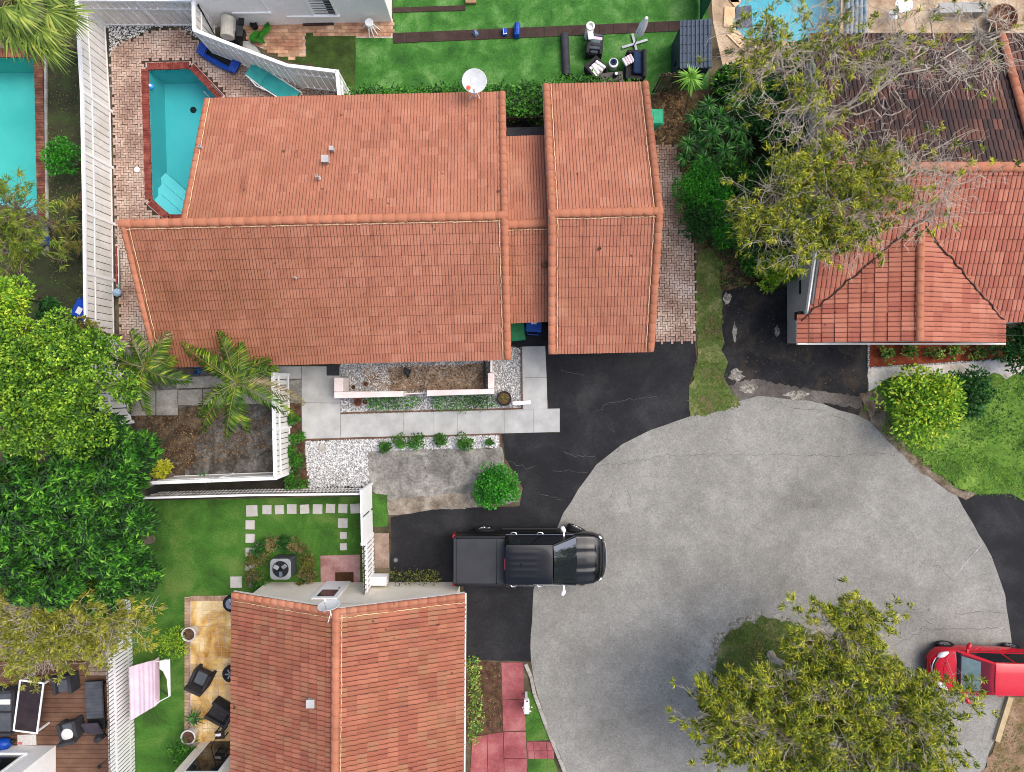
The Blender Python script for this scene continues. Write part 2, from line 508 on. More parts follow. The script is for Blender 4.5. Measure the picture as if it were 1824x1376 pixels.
m_poolstep = mat('step_plaster', S(150, 218, 220), S(164, 226, 226), scale=0.6, fine=0.04, rough=0.7)
m_water = glossy_trans('pool_water', (0.60, 0.90, 0.92, 1), 1.33, 0.02, 0.5)
m_rubber = mat('brown_rubber_tile', S(56, 42, 38), S(70, 54, 48), scale=3, fine=0.15, rough=0.9, island=0.1, bump=0.2)
m_redslab = mat('red_painted_slab', S(126, 62, 64), S(148, 80, 82), S(164, 104, 102), scale=1.0, fine=0.2, fscale=14, rough=0.75, bump=0.15, island=0.03)
m_pinkpad = mat('faded_pink_pad', S(140, 100, 96), S(164, 124, 120), S(178, 144, 138), scale=1.5, fine=0.18, fscale=18, rough=0.9, bump=0.2)
m_trav = mat('golden_travertine', S(168, 118, 52), S(206, 170, 104), S(226, 204, 160), scale=1.0, con=(0.34, 0.6), fine=0.14, fscale=14, rough=0.7, bump=0.25, island=0.12, dist=0.6)
m_stepstone = mat('stepping_stone', S(176, 172, 166), S(196, 192, 186), scale=2, fine=0.1, rough=0.9, bump=0.2, island=0.05)
m_white = mat('white_vinyl', S(236, 236, 234), S(244, 244, 242), scale=0.7, fine=0.03, fscale=10, rough=0.5, spec=0.35)
m_vinyl = mat('cream_vinyl', S(212, 209, 200), S(236, 234, 228), scale=0.9, fine=0.07, fscale=6, rough=0.55, spec=0.3, island=0.03)
m_wallwhite = mat('white_stucco', S(236, 234, 228), S(246, 244, 240), scale=0.8, fine=0.06, fscale=12, rough=0.9, bump=0.25, bscale=50)
m_wallcream = mat('cream_stucco', S(226, 216, 196), S(240, 232, 214), scale=0.8, fine=0.08, fscale=14, rough=0.9, bump=0.3, bscale=50)
m_wallpink = mat('pink_stucco', S(216, 200, 194), S(230, 218, 212), scale=1.5, fine=0.08, fscale=14, rough=0.9, bump=0.25, bscale=40)
m_wallgrey = mat('grey_stucco', S(150, 146, 138), S(170, 166, 158), scale=1, fine=0.1, rough=0.9, bump=0.25)
m_deckboard = mat('brown_deck_board', S(88, 62, 48), S(102, 74, 58), S(114, 86, 68), scale=1.2, fine=0.14, fscale=20, rough=0.7, island=0.07)
m_oldboard = mat('weathered_board', S(116, 98, 84), S(140, 120, 106), S(158, 138, 124), scale=2, fine=0.2, fscale=20, rough=0.9, island=0.12)
m_woodedge = mat('brown_wood_edging', S(92, 64, 48), S(116, 84, 64), scale=2, fine=0.25, rough=0.9)
m_black = mat('black_matt', S(22, 22, 24), S(30, 30, 32), scale=4, fine=0.15, rough=0.6)
m_dgrey = mat('charcoal', S(48, 48, 52), S(60, 60, 64), scale=4, fine=0.15, rough=0.8)
m_metal = mat('grey_metal', S(130, 134, 138), S(150, 154, 158), scale=3, fine=0.08, rough=0.4, metal=0.5)
m_chrome = mat('chrome', S(210, 212, 214), scale=3, fine=0.0, rough=0.12, metal=1.0)
m_glass = mat('dark_glass', (0.012, 0.014, 0.016, 1), fine=0, rough=0.05, spec=0.6)

# ------------------------------------------------------------------ the ground with the holes of three pools
pool_a = px_poly([(263, 124), (338, 122), (391, 178), (391, 383), (302, 384), (270, 356)])
pool_b = px_poly([(-80, 102), (63, 102), (69, 388), (-80, 392)])
pool_c = px_poly([(1308, 14), (1318, 6), (1318, -60), (1500, -60), (1496, 72), (1400, 76), (1330, 74), (1306, 50)])
POOLS = [pool_a, pool_b, pool_c]
E = 300.0
g = sheet('ground', [(-E, -E), (E, -E), (E, E), (-E, E)], 0.0, m_soil, holes=POOLS)

def basin(name, poly, depth, m):
    """pool shell: floor and walls, one mesh"""
    mb = MB(); V, T = flat(poly, -depth); mb.add(V, T)
    n = len(poly)
    mb.add([(x, y, -depth) for x, y in poly] + [(x, y, 0.03) for x, y in poly], [(i, (i + 1) % n, n + (i + 1) % n, n + i) for i in range(n)])
    return tag(obj(name, mb, m), kind='structure')

def coping(name, poly, edges, width, pitch, m, label, z=0.045):
    """row of bricks laid across the rim, each a piece of its own"""
    n = len(poly)
    cx = sum(p[0] for p in poly) / n; cy = sum(p[1] for p in poly) / n
    base = MB()
    root = None
    bm_ = MB().box((0, 0, 0), (width, pitch - 0.012, 0.07))
    me = bpy.data.meshes.new('coping_brick'); me.from_pydata(bm_.v, [], bm_.f); me.materials.append(m)
    root = tag(thing(name, (*poly[edges[0]][:2], 0), 0, label, 'pool edge'), kind='structure')
    del root['category']; del root['label']
    first = True
    for e in edges:
        a = Vector(poly[e]); b = Vector(poly[(e + 1) % n])
        d = (b - a); L = d.length; d.normalize()
        nn = Vector((-d.y, d.x))
        mid = (a + b) / 2
        if (mid + nn * 0.1 - Vector((cx, cy))).length < (mid - Vector((cx, cy))).length: nn = -nn
        bed = MB().box((*(mid + nn * (width / 2 - 0.01)), -0.004), (L + width * 0.5, width + 0.01, 0.05), math.atan2(d.y, d.x))
        o = obj('mortar_bed', bed, m_joint if m is not m_coping else m_mort, root, True)
        k = max(1, round(L / pitch))
        for i in range(k):
            q = a + d * ((i + 0.5) * L / k) + nn * (width / 2 - 0.03 + R.gauss(0, 0.004))
            M_ = Matrix.Translation((q.x, q.y, z - 0.035 + R.gauss(0, 0.003))) @ Matrix.Rotation(math.atan2(nn.y, nn.x) + R.gauss(0, 0.015), 4, 'Z')
            inst('brick', me, M_, root)
    return root

m_mort = mat('pale_mortar', S(176, 150, 140), S(200, 180, 170), scale=6, fine=0.2, rough=0.95)
basin('pool_basin', pool_a, 1.25, m_pool1)
basin('pool_basin', pool_b, 1.3, m_pool2)
basin('pool_basin', pool_c, 1.2, m_pool3)
for i, pl in enumerate(POOLS):
    sheet('pool_water', [(x, y) for x, y in pl], -0.1, m_water)
# steps of the near pool (three treads across the chamfered corner)
a0, b0 = Vector(pool_a[4]), Vector(pool_a[5])
dirn = (b0 - a0).normalized(); inn = Vector((dirn.y, -dirn.x))
if (a0 + inn - Vector(pool_a[1])).length > (a0 - inn - Vector(pool_a[1])).length: inn = -inn
for i in range(3):
    wdt = 0.36 * (i + 1)
    q0, q1 = a0 - dirn * (0.45 + 0.34 * i), b0 + dirn * (0.05 + 0.36 * i)
    poly = [tuple(q0), tuple(q1), tuple(q1 + inn * wdt * 1.0), tuple(q0 + inn * wdt * 1.0)]
    poly = [tuple(Vector(p)) for p in poly]
    mb = MB().prism(poly, -1.2, -0.24 - 0.27 * i)
    tag(obj('pool_step', mb, m_poolstep), kind='structure')
mb = MB().box((P(60, 355, 0).x - 0.6, P(0, 372, 0).y, -0.8), (3.0, 0.8, 0.9)); tag(obj('pool_step', mb, m_poolstep), kind='structure')
d = P(343, 195, 0)
drain = obj('pool_drain', MB().lathe((d.x * 1.045, d.y * 1.045, -1.245), [(0.13, 0), (0.13, 0.02), (0.1, 0.03)], 16), m_black)
tag(drain, 'round black drain in the floor of the turquoise pool', 'drain')
coping('pool_coping', pool_a, [5, 0, 1, 4], 0.27, 0.094, m_coping, 'red brick coping')
coping('pool_coping', pool_a[3:5], [0], 0.27, 0.094, m_coping, 'red brick coping')
coping('pool_coping', pool_b, [0, 1, 2], 0.34, 0.105, m_coping_b, 'brown brick coping')
def rim(name, poly, edges, w, m):
    n = len(poly); cx = sum(p[0] for p in poly) / n; cy = sum(p[1] for p in poly) / n
    r = tag(thing(name, (poly[0][0], poly[0][1], 0), 0, None, None), kind='structure')
    for e in edges:
        a = Vector(poly[e]); b = Vector(poly[(e + 1) % n]); d = b - a; L = d.length; d.normalize()
        nn = Vector((-d.y, d.x))
        if (a + b - Vector((cx, cy)) * 2).dot(nn) < 0: nn = -nn
        k = max(1, round(L / 0.62))
        for i in range(k):
            q = a + d * ((i + .5) * L / k) + nn * (w / 2 - .02)
            obj('slab', MB().box((q.x, q.y, 0.02), (L / k - .012, w, 0.07), math.atan2(d.y, d.x)), m, r, True)
rim('pool_rim', pool_c, [0, 1, 3, 4, 5, 6, 7], 0.42, m_coping_tan)

# ------------------------------------------------------------------ paved and planted ground
# red brick deck round the near pool and strip right of the garage
deck_px = [(196, 84), (215, 78), (255, 62), (270, 54), (325, 54), (345, 70), (390, 98), (470, 130), (545, 152), (606, 172), (606, 190), (390, 240), (345, 395), (330, 640), (300, 660), (215, 612), (206, 400), (201, 200)]
deck = px_poly(deck_px)
sheet('pool_deck', deck, 0.004, m_joint, holes=[pool_a])
big_pool = [tuple(Vector(p) + (Vector(p) - Vector((sum(q[0] for q in pool_a) / 6, sum(q[1] for q in pool_a) / 6))).normalized() * 0.36) for p in pool_a]
V, Q = herringbone(deck, 0.02, 0.1, 0.022, exclude=[big_pool])
np_obj('deck_brick', V, Q, m_brick_deck, kind='stuff')
strip = px_poly([(1160, 258), (1206, 258), (1222, 360), (1238, 450), (1239, 609), (1160, 611)])
sheet('brick_path', rough(strip, 0.02), 0.004, m_joint)
V, Q = herringbone(strip, 0.02, 0.1, 0.024)
np_obj('path_brick', V, Q, m_brick_deck, kind='stuff')

# the brick patio by the white house: each brick a piece
patio = px_poly([(432, 42), (700, 34), (700, 68), (633, 68), (633, 64), (545, 62), (545, 97), (520, 108), (445, 78)])
pn = tag(thing('brick_patio', (*patio[0], 0), 0, None, None), kind='structure')
obj('sand_bed', MB().add(*flat(patio, 0.006)), m_mort, pn, True)
me_b = bpy.data.meshes.new('patio_brick'); q = MB().box((0, 0, 0), (0.272, 0.128, 0.05)); me_b.from_pydata(q.v, [], q.f); me_b.materials.append(m_brick_warm)
pa = np.array(patio)
row = 0; yy = pa[:, 1].min(); nb = 0
while yy < pa[:, 1].max():
    xx = pa[:, 0].min() + (row % 2) * 0.14
    while xx < pa[:, 0].max():
        if in_poly(np.array([xx]), np.array([yy + .066]), pa)[0] and nb < 300:
            inst('brick', me_b, Matrix.Translation((xx, yy + 0.066, 0.006 + R.gauss(0, .003))) @ Matrix.Rotation(R.gauss(0, .02), 4, 'Z'), pn); nb += 1
        xx += 0.28
    yy += 0.136; row += 1

# turf lawns
lawn_n = px_poly([(632, 67), (700, 67), (700, -90), (1262, -90), (1262, 168), (612, 172), (630, 140)])
sheet('north_lawn', lawn_n, 0.004, m_turf)
sheet('dark_turf_patch', rough(px_poly([(543, 57), (634, 62), (632, 172), (600, 165), (600, 130), (545, 112)]), 0.01), 0.010, m_darkturf)
sheet('dark_turf_patch', rough(px_poly([(482, 87), (526, 93), (545, 97), (545, 118), (500, 105)]), 0.01), 0.012, m_darkturf)
def paver_row(name, a, b, wid, n, m, z=0.008, gap=0.012):
    A, B = P(*a), P(*b); d = (B - A); L = d.length; ang = math.atan2(d.y, d.x)
    r = tag(thing(name, (A.x, A.y, 0), 0, None, None), kind='structure')
    q = MB().box((0, 0, 0), (L / n - gap, wid, 0.05)); me = bpy.data.meshes.new('paver'); me.from_pydata(q.v, [], q.f); me.materials.append(m)
    for i in range(n):
        c = A + d * ((i + .5) / n)
        inst('paver', me, Matrix.Translation((c.x, c.y, z + R.gauss(0, .003))) @ Matrix.Rotation(ang + R.gauss(0, .012), 4, 'Z'), r)
    return r
paver_row('rubber_path', (700, 69), (1215, 47), 0.40, 21, m_rubber)
paver_row('rubber_path', (700, 19), (829, 15), 0.20, 4, m_rubber)

# left neighbour's yard
sheet('side_yard', px_poly([(76, -60), (150, -60), (205, 620), (230, 760), (-40, 760), (-40, 400), (84, 400)]), 0.004, m_moss)
sheet('pool_terrace', px_poly([(-60, 395), (86, 395), (86, 452), (-60, 452)]), 0.006, m_oldconc)
kerb = MB()
for a, b in (((82, 40), (86, 445)), ((20, 447), (88, 447))):
    A, B = P(*a), P(*b); dd = B - A
    kerb.box(((A.x + B.x) / 2, (A.y + B.y) / 2, 0.03), (dd.length, 0.09, 0.1), math.atan2(dd.y, dd.x))
tag(obj('kerb_edging', kerb, m_concd), kind='structure')

# courtyard behind the vinyl fence (mud, slabs)
sheet('mud_court', rough(px_poly([(200, 610), (330, 640), (520, 655), (518, 845), (305, 852), (230, 760)]), 0.02), 0.006, m_mud)
sheet('leafy_earth', rough(px_poly([(222, 738), (330, 726), (402, 700), (440, 722), (380, 745), (345, 790), (352, 822), (330, 846), (270, 850), (226, 770)]), .13, .15), 0.009, mat('brown_leafy_earth', S(60, 50, 40), S(84, 72, 58), S(112, 98, 80), scale=2.5, fine=.45, fscale=16, rough=.95, spec=.1, bump=.8, bscale=18))
cs = tag(thing('slab_path', (*XY(235, 700), 0), 0, None, None), kind='structure')
for q in ([(234, 697), (277, 696), (277, 740), (234, 741)], [(279, 696), (316, 695), (317, 740), (279, 740)], [(318, 695), (360, 694), (360, 722), (318, 722)], [(362, 694), (420, 692), (420, 721), (362, 721)], [(422, 692), (484, 690), (484, 719), (422, 720)], [(315, 672), (484, 668), (484, 688), (315, 692)]):
    obj('slab', MB().prism(px_poly(q), -0.04, 0.02 + R.random() * .01), m_concd, cs, True)

# front walk of pale concrete slabs, each a piece
fw = tag(thing('front_walk', (*XY(607, 780), 0), 0, None, None), kind='structure')
xs = [607.6, 672, 719, 773, 815, 855, 899, 950, 997]
def lerp(x, x0, y0, x1, y1): return y0 + (x - x0) * (y1 - y0) / (x1 - x0)
for i in range(8):
    x0, x1 = xs[i] + .22, xs[i + 1] - .22
    q = [(x0, lerp(x0, 607, 738.5, 997, 728)), (x1, lerp(x1, 607, 738.5, 997, 728)), (x1, lerp(x1, 607, 780, 997, 769.5)), (x0, lerp(x0, 607, 780, 997, 769.5))]
    obj('slab', MB().prism(px_poly(q), -0.04, 0.05 + R.random() * .004), m_conc, fw, True)
for q in ([(538, 653), (606.8, 653), (606.8, 718), (538, 717)], [(538, 718), (606.8, 719), (606.8, 780.5), (538.5, 782)], [(930, 618), (971, 617), (973.5, 672), (931, 673)], [(931, 674), (973.5, 673), (975, 728.3), (931.5, 729.5)], [(486, 653), (537, 653), (537, 675), (486, 675)]):
    obj('slab', MB().prism(px_poly(q), -0.04, 0.05 + R.random() * .004), m_conc, fw, True)
sheet('brown_tile_pad', px_poly([(514, 677), (537, 677), (537, 718), (514, 718)]), 0.01, m_oldconc)

sheet('walk_bed', px_poly([(538, 653), (606.8, 653), (607, 738.5), (930, 730), (930, 618), (971, 617), (975, 728.3), (997, 728), (997, 769.5), (607, 780), (538.5, 782)]), 0.04, mat('joint_grey', S(118, 116, 112), S(136, 134, 130), scale=5, fine=.2, rough=.9))
# gravel beds with wooden edging
bed1 = px_poly([(607, 640), (930, 618), (931, 733), (607, 738)])
bed2 = px_poly([(543, 786), (890, 774), (893, 797), (655, 804), (657, 868), (549, 870)])
sheet('gravel_bed', bed1, 0.005, m_gravbase)
sheet('gravel_bed', rough(bed2, 0.02), 0.005, m_gravbase)
sheet('dry_soil_bed', rough(px_poly([(640, 655), (690, 652), (866, 648), (866, 694), (700, 700), (660, 690)]), 0.06), 0.010, mat('dry_leafy_soil', S(112, 92, 72), S(148, 126, 104), S(176, 150, 130), scale=2.2, fine=0.35, fscale=18, rough=0.95, bump=0.5, bscale=25))
def pebbles(name, poly, dens, r, m, z, exclude=()):
    p = scatter(poly, dens)
    for e in exclude: p = p[~in_poly(p[:, 0], p[:, 1], np.array(e))]
    n = len(p); rr = r * NR.uniform(0.6, 1.35, n)
    base = np.array([(1, 0, 0), (0, 1, 0), (-1, 0, 0), (0, -1, 0), (0, 0, .7), (0, 0, -.7)], float)
    th = NR.uniform(0, 2 * PI, n)
    st = NR.uniform(.65, 1.35, (n, 1, 2))
    V = np.repeat(base[None], n, 0) * rr[:, None, None]
    V[:, :, :2] *= st
    X = V[..., 0] * np.cos(th)[:, None] - V[..., 1] * np.sin(th)[:, None]; Y = V[..., 0] * np.sin(th)[:, None] + V[..., 1] * np.cos(th)[:, None]
    V[..., 0] = X + p[:, 0:1]; V[..., 1] = Y + p[:, 1:2]; V[..., 2] += z + rr[:, None] * .3
    f = np.array([(0, 1, 4), (1, 2, 4), (2, 3, 4), (3, 0, 4), (1, 0, 5), (2, 1, 5), (3, 2, 5), (0, 3, 5)])
    Q = (np.arange(n) * 6)[:, None, None] + f[None]
    return np_obj(name, V.reshape(-1, 3), Q.reshape(-1, 3), m, kind='stuff')
soil_px = px_poly([(690, 655), (866, 648), (866, 694), (700, 698)])
pebbles('white_gravel', bed2, 900, 0.026, m_pebble, 0.008)
pebbles('white_gravel', bed1, 520, 0.026, m_pebble, 0.008, exclude=[soil_px])
pebbles('stone_chips', soil_px, 260, 0.026, m_pebble_d, 0.012)
pebbles('white_gravel', px_poly([(194, 44), (350, 44), (352, 70), (330, 56), (325, 48), (270, 48), (262, 58), (215, 76), (196, 100)]), 500, 0.028, m_pebble, 0.008)
pebbles('stone_chips', px_poly([(203, 395), (214, 395), (216, 440), (206, 440)]), 400, 0.028, m_pebble_d, 0.008)
pebbles('stone_chips', px_poly([(520, 150), (606, 165), (606, 178), (560, 168)]), 400, 0.028, m_pebble_d, 0.024)
edging = MB()
for a, b in (((541, 784), (893, 773)), ((608, 736), (931, 728)), ((928, 618), (930, 728)), ((891, 774), (893, 796))):
    A, B = P(*a), P(*b); dd = B - A
    edging.box(((A.x + B.x) / 2, (A.y + B.y) / 2, 0.03), (dd.length, 0.05, 0.09), math.atan2(dd.y, dd.x))
tag(obj('bed_edging', edging, m_woodedge), kind='structure')
sheet('old_concrete_pad', rough(px_poly([(655, 804), (894, 797), (902, 850), (925, 895), (845, 906), (800, 908), (692, 918), (690, 895), (657, 870)]), 0.025), 0.009, m_oldconc)
sheet('dirt_verge', rough(px_poly([(688, 893), (760, 884), (848, 874), (850, 903), (770, 908), (692, 918)]), 0.06), 0.013, mat('pale_dirt', S(98, 88, 74), S(130, 120, 106), S(156, 148, 134), scale=2, fine=0.35, fscale=15, rough=0.95, bump=0.6, bscale=20))
sheet('mulch_bed', rough(px_poly([(515, 720), (538, 715), (541, 785), (552, 868), (520, 880), (515, 845)]), 0.03), 0.008, m_mulch)
sheet('fence_gap_soil', px_poly([(262, 850), (520, 842), (548, 866), (660, 866), (662, 880), (262, 892)]), 0.005, mat('dark_soil', S(44, 42, 36), S(66, 62, 54), scale=2, fine=0.35, fscale=20, rough=0.95, bump=0.5))

# drives and road
drive = px_poly([(960, 640), (905, 610), (905, 560), (1000, 560), (1237, 608), (1241, 640), (1226, 690), (1236, 760), (1150, 790), (1040, 890), (1010, 950), (960, 1050), (960, 1178), (832, 1177), (826, 1040), (694, 1036), (696, 922), (770, 907), (925, 902), (931, 870), (900, 815), (893, 772), (997, 771), (997, 728), (977, 728), (972, 630)])
sheet('driveway', rough(drive, 0.015, .4), 0.012, m_drive)
sheet('driveway', rough(px_poly([(1285, 520), (1330, 508), (1402, 512), (1402, 612), (1546, 612), (1545, 700), (1530, 740), (1440, 730), (1330, 720), (1290, 690)]), 0.03), 0.012, m_drive2)
sheet('driveway', rough(px_poly([(1690, 868), (1850, 886), (1850, 1156), (1780, 1160)]), 0.03), 0.012, m_drive)
road = px_poly([(1012, 1390), (1000, 1350), (972, 1290), (952, 1215), (946, 1175), (946, 1130), (950, 1050), (985, 960), (1003, 915), (1030, 872), (1062, 828), (1108, 792), (1160, 766), (1226, 743), (1290, 722), (1350, 706), (1440, 714), (1522, 738), (1562, 757), (1592, 787), (1640, 832), (1700, 876), (1732, 932), (1766, 992), (1790, 1060), (1800, 1130), (1803, 1158), (1840, 1165), (1840, 1240), (1796, 1240), (1772, 1316), (1744, 1390), (1700, 1700), (1100, 1700)])
sheet('road', rough(road, 0.018, .5), 0.018, m_road)
stain = lambda nm, pts, m, z, a=0.07: sheet(nm, rough(px_poly(pts), a, 0.12), z, m)
m_palestain = mat('bleached_patch', S(150, 148, 142), S(186, 184, 178), scale=3, fine=0.3, fscale=15, rough=0.9)
m_darkpatch = asphalt('worn_asphalt', S(62, 58, 54), S(92, 86, 80), S(124, 118, 110), 0.3, 0.3, blot=0.9)
stain('worn_asphalt_patch', [(1290, 690), (1340, 675), (1420, 690), (1520, 705), (1545, 700), (1530, 728), (1440, 716), (1350, 709), (1300, 722)], m_darkpatch, 0.016, 0.045)



m_broken = mat('broken_limerock', S(96, 92, 84), S(140, 135, 124), S(178, 172, 160), scale=7, fine=.4, fscale=22, rough=.95, bump=.7, bscale=25, dist=.6)
for cx_, cy_, rx_, ry_ in ((1296, 533, 8, 13), (1308, 592, 5, 16), (1312, 668, 14, 12), (1332, 692, 16, 9), (1420, 704, 26, 8), (1384, 590, 5, 10)):
    pts = [(cx_ + rx_ * math.cos(t) * R.uniform(.55, 1.25), cy_ + ry_ * math.sin(t) * R.uniform(.55, 1.25)) for t in np.linspace(0, 2 * PI, 16, endpoint=False)]
    stain('broken_patch', pts, m_broken, 0.0165 if cy_ < 700 else .0175, .02)
# thin curved crack lines on the sealed drive and a pale scratch on the road
m_crk = mat('crack_fill', S(86, 84, 80), S(120, 116, 110), scale=8, fine=0.3, rough=0.95)
ck = MB()
def crack(pts, w, z, mb=ck, jit=.03):
    pw = [P(*p) for p in pts]; fine_ = []
    for a, b in zip(pw, pw[1:]):
        k = max(2, int((b - a).length / .12))
        for i in range(k): fine_.append(a.lerp(b, i / k) + Vector((R.gauss(0, jit), R.gauss(0, jit), 0)))
    fine_.append(pw[-1])
    V, Fc = [], []
    for i, p in enumerate(fine_):
        a = fine_[max(0, i - 1)]; b = fine_[min(len(fine_) - 1, i + 1)]; d = (b - a).normalized(); nn = Vector((-d.y, d.x, 0)) * w * R.uniform(.3, 1)
        V += [(p.x + nn.x, p.y + nn.y, z), (p.x - nn.x, p.y - nn.y, z)]
    for i in range(len(fine_) - 1): Fc.append((2 * i, 2 * i + 1, 2 * i + 3, 2 * i + 2))
    mb.add(V, Fc)
for pts in ([(1002, 806), (1020, 812), (1060, 814)], [(1055, 735), (1085, 720), (1120, 712), (1170, 706)], [(960, 880), (1000, 890)], [(1080, 750), (1095, 770)], [(985, 838), (1045, 842)], [(1000, 662), (1040, 668)], [(905, 820), (940, 835), (955, 830)]):
    crack(pts, 0.006, 0.017)
tag(obj('drive_cracks', ck, m_crk), kind='structure')
ck2 = MB()
for pts in ([(1060, 828), (1110, 826), (1180, 812), (1330, 810), (1500, 812), (1600, 806)], [(1090, 870), (1086, 905)], [(1118, 868), (1124, 905)], [(1380, 715), (1420, 728), (1470, 734), (1510, 750)], [(1485, 1025), (1492, 1055), (1486, 1090), (1480, 1110)], [(1640, 1005), (1672, 1008), (1695, 1032)], [(1560, 1105), (1620, 1090), (1680, 1125)], [(1590, 1150), (1650, 1120), (1790, 1120)], [(1700, 1095), (1750, 1088), (1795, 1095)]):
    crack(pts, 0.010, 0.022, ck2, .04)
tag(obj('road_cracks', ck2, mat('road_crack', S(74, 73, 70), S(96, 94, 90), scale=8, fine=.3, rough=.95)), kind='structure')
ck3 = MB(); crack([(1698, 1030), (1722, 1000), (1750, 968)], 0.018, 0.022, ck3, .012)
tag(obj('scratch_mark', ck3, m_palestain), kind='structure')

# verges and lawns along the road
sheet('grass_verge', rough(px_poly([(1240, 448), (1262, 440), (1290, 470), (1285, 520), (1287, 600), (1292, 680), (1318, 722), (1290, 732), (1230, 742), (1226, 700), (1243, 640), (1240, 608)]), 0.07), 0.024, m_weed)
sheet('shrub_bed', rough(px_poly([(1168, 165), (1212, 160), (1400, 160), (1420, 520), (1285, 515), (1262, 445), (1238, 440), (1215, 300), (1206, 258), (1165, 258)]), 0.03), 0.006, mat('leafy_soil', S(50, 40, 28), S(82, 68, 46), S(112, 94, 66), scale=3, fine=0.45, fscale=22, rough=0.95, bump=0.7, bscale=22))
sheet('front_lawn', rough(px_poly([(1536, 702), (1560, 690), (1600, 672), (1860, 668), (1860, 888), (1740, 880), (1700, 870), (1645, 828), (1600, 790), (1570, 755), (1540, 730)]), 0.08), 0.026, m_lush)
sheet('bare_verge', rough(px_poly([(1530, 702), (1562, 692), (1575, 720), (1590, 770), (1640, 825), (1700, 868), (1740, 880), (1720, 890), (1690, 876), (1630, 832), (1580, 785), (1550, 750)]), 0.035, .3), 0.030, mat('bare_brown_soil', S(84, 70, 56), S(112, 98, 82), S(136, 124, 108), scale=2.5, fine=.4, fscale=18, rough=.95, bump=.6, bscale=20))
sheet('red_mulch_bed', px_poly([(1548, 610), (1850, 600), (1850, 640), (1548, 657)]), 0.016, m_redmulch)
sheet('side_path', rough(px_poly([(1546, 656), (1850, 638), (1850, 678), (1600, 682), (1570, 695), (1546, 697)]), 0.02), 0.020, mat('white_washed_path', S(188, 176, 164), S(216, 208, 198), S(226, 220, 212), scale=1.1, fine=0.2, fscale=10, rough=0.9, bump=0.2, dist=.8))
sheet('roadside_soil', rough(px_poly([(1800, 1240), (1850, 1240), (1850, 1400), (1742, 1400), (1775, 1318)]), 0.06), 0.024, mat('reddish_soil', S(96, 84, 50), S(128, 104, 78), S(150, 124, 100), scale=1.5, fine=0.35, fscale=15, rough=0.95, bump=.6, bscale=20))
isl = [P(1374 + 110 * math.cos(t) + 14 * math.sin(t), 1198 + 104 * math.sin(t)) for t in np.linspace(0, 2 * PI, 40, endpoint=False)]
sheet('island_rim', rough([(p.x, p.y) for p in isl], 0.11, .15), 0.026, m_broken)
isl2 = [P(1380 + 104 * math.cos(t) + 14 * math.sin(t), 1200 + 99 * math.sin(t)) for t in np.linspace(0, 2 * PI, 40, endpoint=False)]
island = rough([(p.x, p.y) for p in isl2], 0.1, .15)
sheet('island_ground', island, 0.034, m_weed)
sheet('east_patio', px_poly([(1262, -80), (1860, -80), (1860, 100), (1530, 100), (1500, 130), (1290, 130), (1270, 40)]), 0.007, mat('tan_patio', S(150, 128, 104), S(182, 158, 130), S(204, 184, 158), scale=1.4, fine=0.25, fscale=16, rough=0.9, bump=.3), holes=[pool_c])

# lower left lawn, stepping stones, patio, deck
lawn_s = px_poly([(225, 893), (662, 884), (664, 1044), (560, 1056), (420, 1066), (420, 1400), (238, 1400)])
lawn = sheet('side_lawn', lawn_s, 0.006, m_turf2)
stones = [(449, 910, 20), (476, 908, 16), (498, 908, 16), (520, 907, 17), (543, 907, 16), (566, 907, 17), (589, 906, 16), (611, 906, 16), (633, 906, 17), (446, 935, 16), (446, 959, 16), (446, 984, 16), (446, 1009, 16), (450, 1036, 20), (421, 1037, 20), (611, 932, 17), (612, 954, 12), (612, 974, 12)]
for x, y, s in stones:
    c = P(x, y); w = s / 45
    obj('stepping_stone', MB().box((c.x, c.y, 0.012), (w, w, 0.05), R.gauss(0, .03)), m_stepstone, lawn, True)
sheet('pink_pad', px_poly([(571, 990), (642, 988), (642, 1046), (572, 1047)]), 0.03, m_pinkpad)
sheet('brick_pad', px_poly([(666, 950), (693, 950), (693, 1012), (668, 1012)]), 0.012, m_oldboard)
sheet('grass_patch', rough(px_poly([(662, 880), (690, 882), (690, 938), (664, 938)]), .015), 0.014, m_turf2)
trav = px_poly([(329, 1064), (425, 1060), (425, 1330), (335, 1330)])
tp = tag(thing('stone_patio', (*trav[0], 0), 0, None, None), kind='structure')
obj('mortar_bed', MB().prism(trav, -0.03, 0.012), m_mort, tp, True)
def irregular_pave(x0, y0, x1, y1, root, m):
    """split a rectangle (px) into stones of uneven size"""
    todo = [(x0, y0, x1, y1)]; n = 0
    while todo:
        a, b, c, d_ = todo.pop()
        w, h = c - a, d_ - b
        if max(w, h) > 24 or (max(w, h) > 15 and R.random() < .55):
            if w > h: s = a + w * R.uniform(.35, .65); todo += [(a, b, s, d_), (s, b, c, d_)]
            else: s = b + h * R.uniform(.35, .65); todo += [(a, b, c, s), (a, s, c, d_)]
        else:
            g_ = .45; j = lambda: R.uniform(-.5, .5)
            q = [(a + g_ + j(), b + g_ + j()), (c - g_ + j(), b + g_ + j()), (c - g_ + j(), d_ - g_ + j()), (a + g_ + j(), d_ - g_ + j())]
            obj('stone', MB().prism(px_poly(q), -0.01, 0.026 + R.gauss(0, .003)), m, root, True); n += 1
    return n
irregular_pave(340, 1070, 424, 1322, tp, m_trav)
m_border = mat('border_brick', S(140, 112, 92), S(168, 140, 116), S(182, 158, 134), scale=2, fine=.2, rough=.9, island=.15)
for i in range(44):
    y = 1066 + i * 6.0
    if y < 1326: obj('brick', MB().box((*XY(334, y + 2), 0.014), (0.2, 0.118, 0.05), R.gauss(0, .02)), m_border, tp, True)
for i in range(13):
    obj('brick', MB().box((*XY(342 + i * 6.3, 1066), 0.014), (0.118, 0.2, 0.05), R.gauss(0, .02)), m_border, tp, True)
